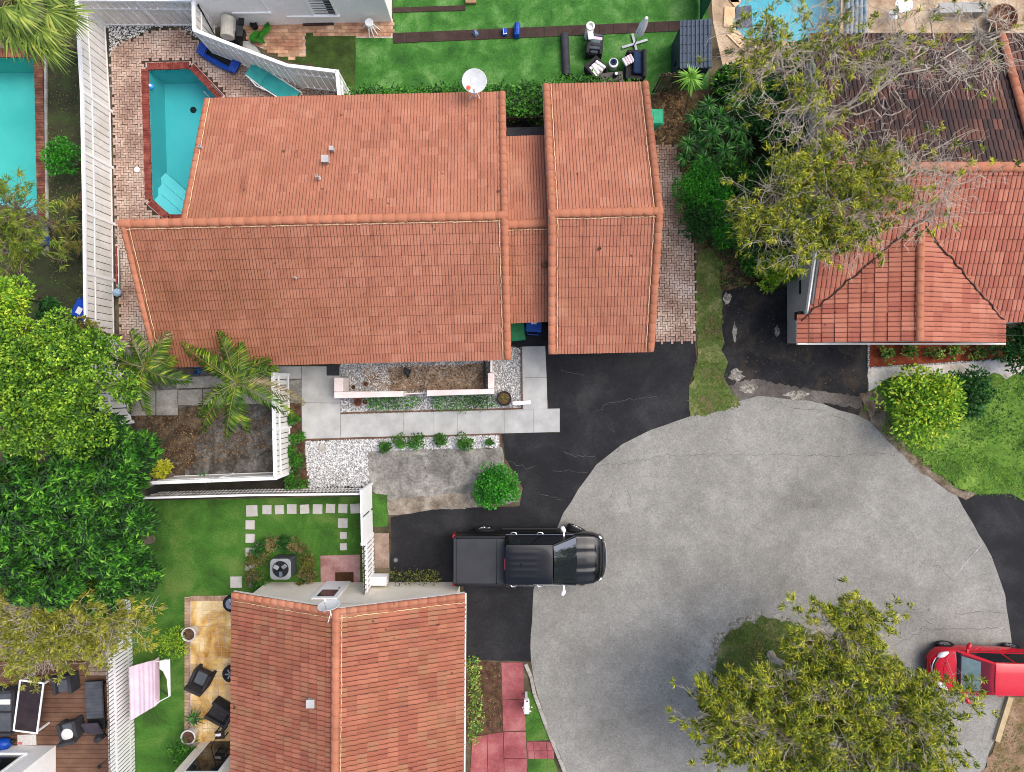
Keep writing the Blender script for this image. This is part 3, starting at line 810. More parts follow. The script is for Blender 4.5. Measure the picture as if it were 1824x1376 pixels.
sheet('threshold_slab', px_poly([(402, 1220), (424, 1220), (424, 1322), (404, 1322)]), 0.036, mat('tan_slab', S(186, 156, 112), S(200, 172, 130), scale=2, fine=.1, rough=.85))
# decks
dk = tag(thing('timber_deck', (*XY(0, 1376), 0), 0, None, None), kind='structure')
for i in range(28):
    y = 1178 + i * 8.2
    if y > 1400: break
    A, B = P(-40, y + 4), P(206, y + 4)
    obj('board', MB().box(((A.x + B.x) / 2, A.y, 0.03), (B.x - A.x, 0.168, 0.05)), m_deckboard, dk, True)
dk2 = tag(thing('old_deck', (*XY(115, 1190), 0), 0, None, None), kind='structure')
for i in range(17):
    y = 1080 + i * 7.2
    x0 = -40 if y < 1172 else 162
    A, B = P(x0, y + 3.5), P(206, y + 3.5)
    obj('board', MB().box(((A.x + B.x) / 2, A.y, 0.064), (B.x - A.x, 0.142, 0.05), R.gauss(0, .003)), m_oldboard, dk2, True)
sheet('deck_soil', px_poly([(-60, 1060), (240, 1060), (240, 1400), (-60, 1400)]), 0.003, m_mulch)
# red painted walk of the lower house
rw = tag(thing('red_walk', (*XY(892, 1180), 0), 0, None, None), kind='structure')
for q in ([(893, 1180), (932, 1180), (934, 1245), (895, 1246)], [(895, 1247), (934, 1246), (936.5, 1301), (896, 1302)], [(897, 1304), (936.5, 1303), (938, 1350), (898, 1350)], [(898, 1351), (938, 1351), (939, 1400), (899, 1400)], [(868, 1308), (896, 1304), (898, 1400), (870, 1400)], [(842, 1312), (867, 1309), (869, 1400), (836, 1400)]):
    obj('slab', MB().prism(px_poly(q), -.03, .03 + R.random() * .005), m_redslab, rw, True)
for r_ in range(2):
    for c_ in range(4):
        x0, y0 = 939 + c_ * 11.6 + r_ * 2, 1321 + r_ * 15.5
        obj('paver', MB().prism(px_poly([(x0, y0), (x0 + 11, y0), (x0 + 11, y0 + 15), (x0, y0 + 15)]), -.03, .024 + R.random() * .006), m_redslab, rw, True)
sheet('planting_bed', rough(px_poly([(834, 1178), (892, 1180), (897, 1304), (842, 1312), (836, 1330)]), .02), 0.008, m_mulch)
sheet('grass_patch', rough(px_poly([(935, 1232), (946, 1232), (980, 1318), (938, 1319)]), .02), .02, m_turf2)
sheet('grass_patch', rough(px_poly([(940, 1352), (985, 1352), (1005, 1400), (940, 1400)]), .02), .02, m_turf2)
kb = tag(thing('road_kerb', (*XY(936, 1182), 0), 0, None, None), kind='structure')
kp = [(936, 1182), (946, 1205), (952, 1235), (962, 1262), (972, 1290), (984, 1320), (996, 1350), (1010, 1385)]
for a, b in zip(kp, kp[1:]):
    A, B = P(*a), P(*b); dd = B - A
    obj('kerbstone', MB().box(((A.x + B.x) / 2, (A.y + B.y) / 2, .03), (dd.length - .015, .13, .12), math.atan2(dd.y, dd.x)), m_concd, kb, True)
A, B = P(1796, 1240), P(1772, 1318); dd = B - A
o = obj('timber_kerb', MB().box(((A.x + B.x) / 2, (A.y + B.y) / 2, .08), (dd.length, .2, .14), math.atan2(dd.y, dd.x)), mat('tan_timber', S(176, 156, 118), S(192, 174, 138), scale=3, fine=.15, rough=.9)); tag(o, kind='structure')
# ------------------------------------------------------------------ tiled roofs
TC = [S(172, 110, 86), S(177, 114, 89), S(182, 120, 94), S(174, 112, 88), S(187, 126, 100), S(179, 117, 91)]
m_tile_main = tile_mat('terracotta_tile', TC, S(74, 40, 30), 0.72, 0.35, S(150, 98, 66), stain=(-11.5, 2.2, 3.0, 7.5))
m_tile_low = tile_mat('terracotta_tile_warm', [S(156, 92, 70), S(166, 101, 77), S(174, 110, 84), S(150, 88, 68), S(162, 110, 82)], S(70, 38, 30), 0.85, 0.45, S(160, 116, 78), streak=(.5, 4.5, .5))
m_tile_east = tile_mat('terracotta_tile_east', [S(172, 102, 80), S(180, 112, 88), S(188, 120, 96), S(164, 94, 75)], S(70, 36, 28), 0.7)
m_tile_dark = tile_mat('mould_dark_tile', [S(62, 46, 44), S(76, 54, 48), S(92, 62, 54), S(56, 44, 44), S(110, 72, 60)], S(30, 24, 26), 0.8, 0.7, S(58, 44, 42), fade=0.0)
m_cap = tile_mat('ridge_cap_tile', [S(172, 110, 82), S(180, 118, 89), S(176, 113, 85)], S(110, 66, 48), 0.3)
m_mortar = mat('cream_mortar', S(214, 178, 130), S(232, 206, 164), scale=6, fine=.12, rough=.9)
m_fascia = mat('white_fascia', S(220, 216, 206), S(232, 228, 220), scale=1, fine=.06, rough=.7)

TW, TL = 0.33, 0.345
def tile_template(ribs, prof, amp, lip):
    """one clay tile: ribs across, a lip at its lower end; dark value in the grooves and under the lip"""
    xs_, hs = [], []
    for b in range(ribs):
        for t, h in prof: xs_.append((b + t) * TW / ribs); hs.append(h)
    xs_.append(TW); hs.append(0)
    k = len(xs_)
    V, D = [], []
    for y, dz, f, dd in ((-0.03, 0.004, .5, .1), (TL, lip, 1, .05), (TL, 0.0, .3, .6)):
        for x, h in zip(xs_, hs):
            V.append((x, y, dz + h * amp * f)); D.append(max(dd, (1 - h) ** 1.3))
    Q = [(r * k + i, r * k + i + 1, (r + 1) * k + i + 1, (r + 1) * k + i) for r in range(2) for i in range(k - 1)]
    return np.array(V), np.array(Q), np.array(D)
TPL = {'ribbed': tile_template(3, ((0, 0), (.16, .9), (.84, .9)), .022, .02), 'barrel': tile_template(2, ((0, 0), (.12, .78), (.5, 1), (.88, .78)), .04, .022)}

def cap_template(r, L):
    V, D = [], []
    for y, s, dz in ((0, .9, 0.0), (L * .93, 1.0, .012), (L * .93, .8, -.02)):
        for i in range(9):
            t = PI * i / 8
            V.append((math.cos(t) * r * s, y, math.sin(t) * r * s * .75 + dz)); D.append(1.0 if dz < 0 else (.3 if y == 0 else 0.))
    Q = [(a * 9 + i, a * 9 + i + 1, (a + 1) * 9 + i + 1, (a + 1) * 9 + i) for a in range(2) for i in range(8)]
    return np.array(V), np.array(Q), np.array(D)

def frame_m(O, X, Y, Z, sx=1.0):
    M_ = Matrix.Identity(4)
    for i, v in enumerate((X * sx, Y, Z)):
        for j in range(3): M_[j][i] = v[j]
    for j in range(3): M_[j][3] = O[j]
    return M_

def to_px(p):
    k = F / (H - p[2]); return CX + p[0] * k, CY - p[1] * k

def caps(name, roof, A, B, Z, r, L, m, meshes, lift=0.0):
    """row of half-round cap tiles from A to B"""
    key = (r, L, m.name)
    if key not in meshes:
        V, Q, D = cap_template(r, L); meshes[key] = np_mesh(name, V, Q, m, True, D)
    d = B - A; Ln = d.length; d.normalize(); X = d.cross(Z).normalized(); Zn = X.cross(d)
    n = max(1, round(Ln / (L * .93)))
    for i in range(n):
        O = A + d * (i * Ln / n) + Zn * (lift + R.gauss(0, .003))
        M_ = frame_m(O, X, d, Zn) @ Matrix.Rotation(R.gauss(0, .012), 4, 'Z')
        inst(name, meshes[key], M_, roof)

def mortar(roof, A, B, w=0.012, start=0.0, end=1.0):
    mb = MB(); n = max(3, int((B - A).length / .12))
    pts = [A.lerp(B, start + (end - start) * i / n) + Vector((R.gauss(0, .008), R.gauss(0, .008), R.gauss(0, .004))) for i in range(n + 1)]
    mb.tube(pts, [w * R.uniform(.6, 1.4) for _ in pts], 5)
    obj('mortar_line', mb, m_mortar, roof, True)

CAPM = {}
def roof_slopes(house, slopes, cap_mat=None):
    """slopes: dicts with A, B (ridge ends, Vector), run (horizontal vector down the slope), zr, ze, mat, and
    trim (keep) test; builds the deck as the roof, 300 tiles as pieces, the rest joined"""
    deck = MB()
    tiles = []
    for s in slopes:
        A, B = Vector((*s['A'][:2], s['zr'])), Vector((*s['B'][:2], s['zr']))
        Vd = Vector((*s['run'], s['ze'] - s['zr'])); ln = Vd.length; Vn = Vd.normalized()
        U = (B - A).normalized(); N = U.cross(Vn)
        if N.z < 0: A, B = B, A; U = -U; N = -N
        wid = (B - A).length
        a, b, c, d = A - N * .02, B - N * .02, B + Vd - N * .02, A + Vd - N * .02
        if 'north_cut' in s:
            if c.y > d.y: c = c.lerp(d, (c.y - s['north_cut']) / (c.y - d.y))
            else: d = d.lerp(c, (d.y - s['north_cut']) / (d.y - c.y))
        dn = Vector((0, 0, -.12))
        deck.add([a, b, c, d, a + dn, b + dn, c + dn, d + dn], [(0, 1, 2, 3), (7, 6, 5, 4), (0, 4, 5, 1), (1, 5, 6, 2), (2, 6, 7, 3), (3, 7, 4, 0)])
        m = max(1, round(wid / TW)); W = wid / m
        ts = s.get('ts', 1.0); TLs = TL * ts
        rows = math.ceil(ln / TLs)
        s.update(A=A, B=B, U=U, N=N, Vn=Vn, ln=ln)
        for r in range(rows):
            y = ln + .03 - (r + 1) * TLs; cut = 1.0
            if y < 0: cut = (y + TLs) / TLs; y = 0.0
            if cut < .2: continue
            for c_ in range(m):
                O = A + U * (c_ * W) + Vn * y + N * (R.gauss(0, .002) + (.006 if cut < 1 else 0))
                ctr = O + U * W / 2 + Vn * TL / 2
                if 'keep' in s and not s['keep'](ctr): continue
                M_ = frame_m(O, U, Vn * ts * cut, N, W / TW) @ Matrix.Rotation(R.gauss(0, .011), 4, 'Z') @ Matrix.Rotation(R.gauss(0, .008), 4, 'X')
                px, py = to_px(ctr)
                out = 0 if (5 < px < 1819 and 5 < py < 1371) else 5000
                tiles.append((out + s.get('rank', 0) * 3000 + math.hypot(px - CX, py - CY), s['mat'], M_, s.get('tpl', 'ribbed')))
    roof = obj('roof', deck, m_fascia, house, True)
    tiles.sort(key=lambda t: t[0])
    meshes = {}
    for _, m, M_, tp in tiles[:300]:
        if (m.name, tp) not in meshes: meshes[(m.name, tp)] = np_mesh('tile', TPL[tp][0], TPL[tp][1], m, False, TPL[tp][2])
        inst('tile', meshes[(m.name, tp)], M_, roof)
    rest = {}
    for _, m, M_, tp in tiles[300:]: rest.setdefault((m.name, tp), (m, tp, []))[2].append(np.array(M_))
    for m, tp, Ms in rest.values():
        Ms = np.array(Ms); T_V, T_Q, T_D = TPL[tp]
        V = np.einsum('nij,vj->nvi', Ms[:, :3, :3], T_V) + Ms[:, None, :3, 3]
        Q = (np.arange(len(Ms)) * len(T_V))[:, None, None] + T_Q[None]
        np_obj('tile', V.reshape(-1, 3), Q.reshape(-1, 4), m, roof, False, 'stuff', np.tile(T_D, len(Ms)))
    return roof

def vent(roof, px, py, z, r, h, m, square=False):
    p = P(px, py, z)
    mb = MB()
    if square: mb.box((p.x, p.y, z + h / 2), (r * 2, r * 2, h)); mb.box((p.x, p.y, z + h + .015), (r * 2.3, r * 2.3, .03))
    else:
        mb.lathe((p.x, p.y, z), [(r * 1.5, 0), (r * 1.2, .05), (r, .06), (r, h), (r * .7, h), (r * .7, h - .06)], 12)
    obj('vent_pipe', mb, m, roof, True, smooth=.6)

def V2(t): return Vector((t[0], t[1], 0))

# ---- the near house in the middle
house = thing('house', (*XY(600, 500), 0), 0, 'large middle house under a wide terracotta tiled gable roof', 'house')
ang = 0.022
u = Vector((math.cos(ang), math.sin(ang))); v = Vector((-u.y, u.x))
zr, ze = 4.5, 2.6
rp = Vector(XY(905, 384, zr))                       # right end of the ridge
LN, LS = 10.72, 12.72
A_n, B_n = rp - u * LN, rp
A_s, B_s = rp - u * LS, rp
runN, runS = v * 4.86, -v * 4.62
roofs = [dict(A=V2(A_n), B=V2(B_n), run=tuple(runN), zr=zr, ze=ze, mat=m_tile_main), dict(A=V2(A_s), B=V2(B_s), run=tuple(runS), zr=zr, ze=ze, mat=m_tile_main)]
# lower roof between house and garage
zb, zbe = 3.66, 2.45
b0, b1 = Vector(XY(900, 401, zb)), Vector(XY(980, 398, zb))
brz = [dict(A=V2(b0), B=V2(b1), run=tuple(v * 3.42), zr=zb, ze=zbe, mat=m_tile_main, rank=1), dict(A=V2(b0), B=V2(b1), run=tuple(-v * 3.2), zr=zb, ze=zbe, mat=m_tile_main, rank=1)]
roof_h = roof_slopes(house, roofs + brz)
def V3(p, z): return Vector((p[0], p[1], z))
ZU = Vector((0, 0, 1))
caps('ridge_cap', roof_h, V3(A_s, zr + .02), V3(B_s, zr + .02), ZU, .145, .44, m_cap, CAPM)
caps('ridge_cap', roof_h, V3(b0, zb + .02), V3(b1, zb + .02), ZU, .15, .44, m_cap, CAPM)
def rake(roof, top, run, zr, ze, side, r=.13, line=True, inset=.16, L=.37, endover=.0):
    """cap tiles down one gable edge; side = horizontal unit vector pointing into the roof"""
    A = V3(top, zr + .03); B = Vector((top[0] + run[0], top[1] + run[1], ze + .03))
    caps('rake_tile', roof, B, A, ZU, r, L, m_cap, CAPM)
    if line:
        o_ = Vector((side[0], side[1], 0)) * inset
        mortar(roof, A + o_ + Vector((0, 0, .035)), B + o_ + Vector((0, 0, .035)))
rake(roof_h, A_n + u * .1, runN, zr, ze, u, r=.1, inset=.11)
rake(roof_h, A_s + u * .12, runS, zr, ze, u, r=.1, inset=.2)
rake(roof_h, B_n - u * .12, runN, zr, ze, -u, r=.13, line=False)
rake(roof_h, B_s - u * .12, runS, zr, ze, -u, r=.13, inset=.18)
for off, a_, b_ in ((-.17, A_s, B_s),):
    o_ = V3(v * off, 0)
    mortar(roof_h, V3(a_ + u * .1, zr - .03) + o_, V3(b_ - u * .2, zr - .03) + o_, .015)
mortar(roof_h, V3(b0 - v * .19, zb - .02), V3(b1 - v * .19, zb - .02))
m_pipe = mat('grey_pipe', S(170, 168, 164), S(190, 186, 182), scale=4, fine=.08, rough=.5)
for px, py, z, r, h, sq in ((362, 266, 3.3, .05, .3, 0), (593, 268, 3.55, .06, .2, 1), (582, 287, 3.7, .1, .22, 1), (568, 318, 4.0, .05, .3, 0), (528, 496, 3.75, .03, .3, 0)):
    vent(roof_h, px, py, z, r, h, m_pipe, bool(sq))
vent(roof_h, 971, 471, 3.3, .08, .16, m_woodedge)
# body of the house
def quad_body(name, house, corners, z1, m, z0=0.0):
    return obj(name, MB().prism(corners, z0, z1), m, house, True)
def pt(a, x, y): q = a + u * x + v * y; return (q.x, q.y)
quad_body('wall', house, [pt(rp, -LN + .25, .0), pt(rp, -.35, .0), pt(rp, -.35, 4.4), pt(rp, -LN + .25, 4.4)], 2.62, m_wallcream)
quad_body('wall', house, [pt(rp, -LS + .35, -4.2), pt(rp, -.36, -4.2), pt(rp, -.36, -.01), pt(rp, -LS + .35, -.01)], 2.66, m_wallcream)
for x, ya, yb in ((-.36, -4.4, 4.5), (-LS + .36, -4.4, .0), (-LN + .26, 0.0, 4.5)):
    a_, b_, c_ = pt(rp, x, ya), pt(rp, x, yb), pt(rp, x, 0)
    obj('gable_wall', MB().add([(a_[0], a_[1], 2.6), (b_[0], b_[1], 2.6), (c_[0], c_[1], 4.35)], [(0, 1, 2)]), m_wallcream, house, True)
quad_body('wall', house, [pt(Vector(XY(904, 400, 0)), 0, -2.6), pt(Vector(XY(904, 400, 0)), 1.4, -2.6), pt(Vector(XY(904, 400, 0)), 1.4, 2.0), pt(Vector(XY(904, 400, 0)), 0, 2.0)], 2.42, m_wallcream)
# dark gate and shelf at the north end of the passage
sheet('passage_floor', px_poly([(896, 160), (975, 160), (975, 300), (896, 300)]), 0.015, mat('damp_floor', S(40, 38, 36), S(62, 58, 54), scale=2, fine=.2, rough=.8))
sheet('passage_floor', px_poly([(905, 560), (982, 560), (982, 616), (905, 616)]), 0.013, m_drive)
gt = thing('low_wall', (*XY(935, 228), 0), ang, 'dark brown low slatted gate closing the passage behind the low roof', 'gate')
for i in range(4): obj('rail', MB().box((0, -.1 * i + .25, .35 + .25 * i), (1.5, .07, .16)), m_rubber if i % 2 else m_black, gt)
for i in range(9): obj('slat', MB().box((-.66 + .165 * i, .34, .55), (.12, .03, 1.0)), m_rubber, gt)
bxp = thing('storage_box', (*XY(937, 262), 0), ang, 'flat topped grey storage chest tucked under the low passage roof edge', 'chest')
obj('body', MB().box((0, 0, .5), (1.45, .7, 1.0)), m_dgrey, bxp, bevel=.02); obj('lid', MB().box((0, .0, 1.03), (1.5, .74, .06)), m_dgrey, bxp, bevel=.02)

# ---- the garage to its right
garage = thing('garage', (*XY(1078, 420), 0), 0, 'detached garage under its own terracotta gable roof beside the paver strip', 'garage')
zg = 4.4
ga, gb = Vector(XY(977, 381, zg)), Vector(XY(1180, 376.5, zg))
gu = (gb - ga).normalized(); gv = Vector((-gu.y, gu.x))
gN, gS = gv * 5.05, -gv * 4.5
roof_g = roof_slopes(garage, [dict(A=V2(ga), B=V2(gb), run=tuple(gN), zr=zg, ze=2.6, mat=m_tile_main), dict(A=V2(ga), B=V2(gb), run=tuple(gS), zr=zg, ze=2.55, mat=m_tile_main)])
caps('ridge_cap', roof_g, V3(ga, zg + .02), V3(gb, zg + .02), ZU, .145, .37, m_cap, CAPM)
rake(roof_g, ga + gu * .12, gN, zg, 2.6, gu, r=.13, inset=.18)
rake(roof_g, ga + gu * .12, gS, zg, 2.55, gu, r=.13, inset=.18)
rake(roof_g, gb - gu * .1, gN, zg, 2.6, -gu, r=.13, inset=.18)
rake(roof_g, gb - gu * .1, gS, zg, 2.55, -gu, r=.13, inset=.18)
mortar(roof_g, V3(ga - gv * .17 + gu * .15, zg - .02), V3(gb - gv * .17 - gu * .1, zg - .02))
def ptg(x, y): q = ga + gu * x + gv * y; return (q.x, q.y)
gw = (gb - ga).length
quad_body('wall', garage, [ptg(.3, -4.1), ptg(gw - .3, -4.1), ptg(gw - .3, 4.6), ptg(.3, 4.6)], 2.6, m_wallcream)
for x in (.3, gw - .3):
    a_, b_, c_ = ptg(x, -4.1), ptg(x, 4.6), ptg(x, 0); obj('gable_wall', MB().add([(*a_, 2.6), (*b_, 2.6), (*c_, 4.25)], [(0, 1, 2)]), m_wallcream, garage, True)
vent(roof_g, 1067, 445, 3.85, .05, .22, m_woodedge)

# ---- lower house (bottom of the picture)
low = thing('house', (*XY(620, 1230), 0), 0, 'lower house by the black pickup, roof ridge running towards the bottom edge', 'house')
zl = 4.3
la = Vector(XY(598.5, 1084, zl)); dirl = Vector((-0.006, -1.0)).normalized(); lr = Vector((-dirl.y, dirl.x))   # lr points right
if lr.x < 0: lr = -lr
lb = la + dirl * 8.6
wl_, wr_ = 4.13, 4.13
roof_l = roof_slopes(low, [dict(A=V2(la), B=V2(lb), run=tuple(-lr * wl_), zr=zl, ze=2.6, mat=m_tile_low, tpl='barrel'), dict(A=V2(la), B=V2(lb), run=tuple(lr * wr_), zr=zl, ze=2.6, mat=m_tile_low, tpl='barrel')])
caps('ridge_cap', roof_l, V3(lb, zl + .02), V3(la, zl + .02), ZU, .14, .42, m_cap, CAPM)
rake(roof_l, la + dirl * .12, -lr * wl_, zl, 2.6, dirl, r=.11, inset=.2)
rake(roof_l, la + dirl * .12, lr * wr_, zl, 2.6, dirl, r=.11, inset=.2)
mortar(roof_l, V3(la + lr * .18, zl - .03), V3(lb + lr * .18, zl - .03))
A_, B_ = V3(la + lr * (wr_ + .03), 2.62), V3(lb + lr * (wr_ + .03), 2.62)
obj('gutter', MB().tube([A_, B_], .035, 6), m_white, roof_l, True)
vent(roof_l, 556, 1249, 3.9, .12, .2, m_pipe, True)
wy = P(0, 1037).y
wall_px = [(-9.7, wy), (P(824, 0).x - .1, wy), (P(824, 0).x - .1, -20), (-9.7, -20)]
quad_body('wall', low, wall_px, 2.62, m_wallcream)
obj('gable_wall', MB().add([(wall_px[0][0] - .3, wy, 2.6), (wall_px[1][0], wy, 2.6), (la.x, wy, 4.2)], [(0, 1, 2)]), m_wallcream, low, True)
dr = obj('door', MB().box((P(604, 0).x, wy + .02, 1.05), (.95, .06, 2.1)), m_white, low, True, bevel=.01)
obj('pane', MB().box((P(604, 0).x, wy + .055, 1.55), (.62, .02, .75)), m_glass, dr, True)
obj('handle', MB().box((P(612, 0).x + .1, wy + .08, 1.0), (.04, .06, .12)), m_metal, dr, True)
wing = [XY(358, 1321), XY(470, 1320), XY(470, 1560), XY(358, 1560)]
quad_body('wall', low, wing, 2.55, m_wallcream)
wyn = P(0, 1321).y
sl = obj('sliding_door', MB().box((P(402, 0).x + .05, wyn + .015, 1.1), (1.35, .05, 2.15)), m_white, low, True)
obj('pane', MB().box((P(390, 0).x + .02, wyn + .045, 1.08), (.62, .02, 1.98)), m_glass, sl, True)
obj('pane', MB().box((P(416, 0).x + .02, wyn + .045, 1.08), (.56, .02, 1.98)), m_glass, sl, True)

# ---- right-hand house
east = thing('house', (*XY(1650, 420), 0), 0, 'right hand house with a hipped red roof and dark mouldy northern slope', 'house')
z1, z2 = 4.2, 2.6
Xw = P(1440, 0, 2.6).x - .02
ry = P(0, 298, z1).y
e0, e1 = Vector((Xw + .1, ry)), Vector((24.0, ry))
ex = Vector((1, 0)); ey = Vector((0, 1))
zc = 3.66
ca = Vector(XY(1637, 608, zc)); cb = Vector((ca.x + .05, 5.6))
roof_e = roof_slopes(east, [dict(A=V2(e0), B=V2(e1), run=tuple(-ey * 4.95), zr=z1, ze=z2, mat=m_tile_east, ts=1.2, tpl='barrel'),
                            dict(A=V2(e0), B=V2(e1), run=tuple(ey * 5.3), zr=z1, ze=2.5, mat=m_tile_dark, ts=1.2, tpl='barrel'),
                            dict(A=V2(ca), B=V2(cb), run=(-3.68, 0), zr=zc, ze=2.6, mat=m_tile_east, ts=1.2, tpl='barrel', north_cut=P(0, 572, 2.6).y, keep=lambda c: c.y < P(0, 572, 2.6).y + .1 + max(0, c.x - 10.3) * .95),
                            dict(A=V2(ca), B=V2(cb), run=(3.68, 0), zr=zc, ze=2.6, mat=m_tile_east, ts=1.2, tpl='barrel')])
caps('ridge_cap', roof_e, V3(e0, z1 + .02), V3(e1, z1 + .02), ZU, .17, .42, m_cap, CAPM)
caps('ridge_cap', roof_e, V3(ca, zc + .02), V3(cb, zc + .02), ZU, .14, .42, m_cap, CAPM)
hx = P(1812, 0, 3.4).x
caps('hip_cap', roof_e, Vector((hx, ry + 5.2, 2.66)), Vector((hx, ry + .1, z1 + .06)), ZU, .16, .42, m_cap, CAPM)
for sx_ in (-1, 1):
    a_ = Vector((ca.x + sx_ * 3.6, P(0, 572, 2.62).y, 2.66)); b_ = Vector((ca.x + sx_ * .08, 5.52, 3.72))
    obj('valley_dark_line', MB().tube([a_.lerp(b_, i / 24) + Vector((R.gauss(0, .03), R.gauss(0, .03), .01)) for i in range(25)], .03, 5), m_rubber, roof_e, True)  # dark uneven line drawn where the tiles of two slopes meet
fb = MB()
fb.box((Xw - .04, ry - 2.4, 3.33), (.05, 5.1, .16), M=Matrix.Rotation(math.atan2(1.6, 4.95), 4, 'X'))
fb.box(((ca.x), ca.y - .03, 2.62), (7.4, .05, .1))
obj('fascia', fb, m_fascia, roof_e, True)
wx = P(1402, 0).x
quad_body('wall', east, [(wx, P(0, 612).y), (wx + 7.6, P(0, 604).y + .45), (wx + 7.6, 6), (24, 6), (24, 12.1), (Xw + .5, 12.1), (Xw + .5, 5), (wx, 4.2)], 2.55, m_wallgrey)
obj('gable_wall', MB().add([(wx, ca.y + .28, 2.55), (wx + 7.5, ca.y + .28, 2.55), (ca.x, ca.y + .28, 3.6)], [(0, 1, 2)]), m_wallgrey, east, True)
obj('vent_slit', MB().box((wx - .01, P(0, 520).y, 1.2), (.03, .5, .12)), m_black, east, True)
lt = obj('wall_light', MB().box((P(1428, 0, 2.2).x - .1, P(0, 563, 2.2).y, 2.2), (.2, .3, .35)), m_black, east, True, bevel=.02)
for px, py, z in ((1735, 170, 3.1), (1722, 236, 3.7)): vent(roof_e, px, py, z, .1, .12, m_woodedge)

# ---- white house at the top
top = thing('house', (*XY(550, 10), 0), 0, 'white stuccoed house at the top edge with two dark sliding windows', 'house')
ty = P(0, 44).y
tx0, tx1 = P(380, 0).x, P(698, 0).x
body = [(tx0, ty - .1), (tx1, ty + .1), (tx1, ty + 9), (tx0, ty + 9)]
quad_body('wall', top, body, 2.9, m_wallwhite)
obj('roof', MB().prism([(tx0 - .1, ty - .0), (tx1 + .1, ty + .1), (tx1 + .1, ty + 9), (tx0 - .1, ty + 9)], 2.92, 3.05), m_tile_east, top, True)
def sliding_window(house, x0, x1, y, zlo, zhi, ang=0.0):
    w = MB(); cx = (x0 + x1) / 2; W_ = x1 - x0; h = zhi - zlo
    w.box((cx, y - .02, zlo - .03), (W_ + .2, .16, .07)); w.box((cx, y - .01, zhi), (W_ + .1, .08, .07))
    w.box((x0, y - .01, (zlo + zhi) / 2), (.07, .08, h)); w.box((x1, y - .01, (zlo + zhi) / 2), (.07, .08, h)); w.box((cx, y - .015, (zlo + zhi) / 2), (.07, .09, h))
    f_ = obj('window', w, m_white, house, True)
    m_blind = mat('grey_blind', S(110, 112, 114), S(124, 126, 128), scale=2, fine=.05, rough=.6)
    obj('pane', MB().box((cx - W_ / 4, y - .0, (zlo + zhi) / 2), (W_ / 2 - .06, .03, h - .05)), m_glass, f_, True)
    o = obj('pane', MB().box((cx + W_ / 4, y - .0, (zlo + zhi) / 2), (W_ / 2 - .06, .03, h - .05)), m_glass, f_, True)
    for i in range(8):
        obj('blind_slat', MB().box((cx + W_ / 4, y - .02, zlo + .12 + (h - .2) * i / 7), (W_ / 2 - .1, .02, .05)), m_blind, f_, True)
sliding_window(top, P(418, 0, .95).x, P(478, 0, .95).x, ty - .0, .95, 2.1)
sliding_window(top, P(514, 0, .7).x, P(600, 0, .7).x, ty + .05, .62, 1.95)

# ---- pale house in the lower left corner
west = thing('house', (*XY(60, 1376), 0), 0, 'pale stuccoed house corner with a window in the lower left corner', 'house')
wx1, wyy = P(101, 0).x, P(0, 1327).y
quad_body('wall', west, [(wx1 - 9, wyy), (wx1, wyy), (wx1, wyy - 9), (wx1 - 9, wyy - 9)], 2.7, m_wallwhite)
obj('roof', MB().prism([(wx1 - 9, wyy + .0), (wx1 + .02, wyy), (wx1 + .02, wyy - 9), (wx1 - 9, wyy - 9)], 2.72, 2.84), m_tile_low, west, True)
w = MB(); zlo, zhi = .75, 1.95; x0, x1 = wx1 - 2.6, wx1 - .75
w.box(((x0 + x1) / 2, wyy + .02, zlo - .03), (x1 - x0 + .2, .16, .07)); w.box(((x0 + x1) / 2, wyy + .01, zhi), (x1 - x0 + .1, .08, .07))
for x in (x0, x1, (x0 + x1) / 2): w.box((x, wyy + .01, (zlo + zhi) / 2), (.07, .08, zhi - zlo))
f_ = obj('window', w, m_white, west, True)
for x in (x0 + (x1 - x0) * .25, x0 + (x1 - x0) * .75): obj('pane', MB().box((x, wyy, (zlo + zhi) / 2), ((x1 - x0) / 2 - .06, .03, zhi - zlo - .05)), m_glass, f_, True)
lamp = obj('wall_lamp', MB().box((wx1 - 1.05, wyy + .14, 1.75), (.1, .22, .1)).lathe((wx1 - 1.05, wyy + .28, 1.6), [(.03, .2), (.1, .1), (.11, .0), (.06, -.03)], 12), m_black, west, True)

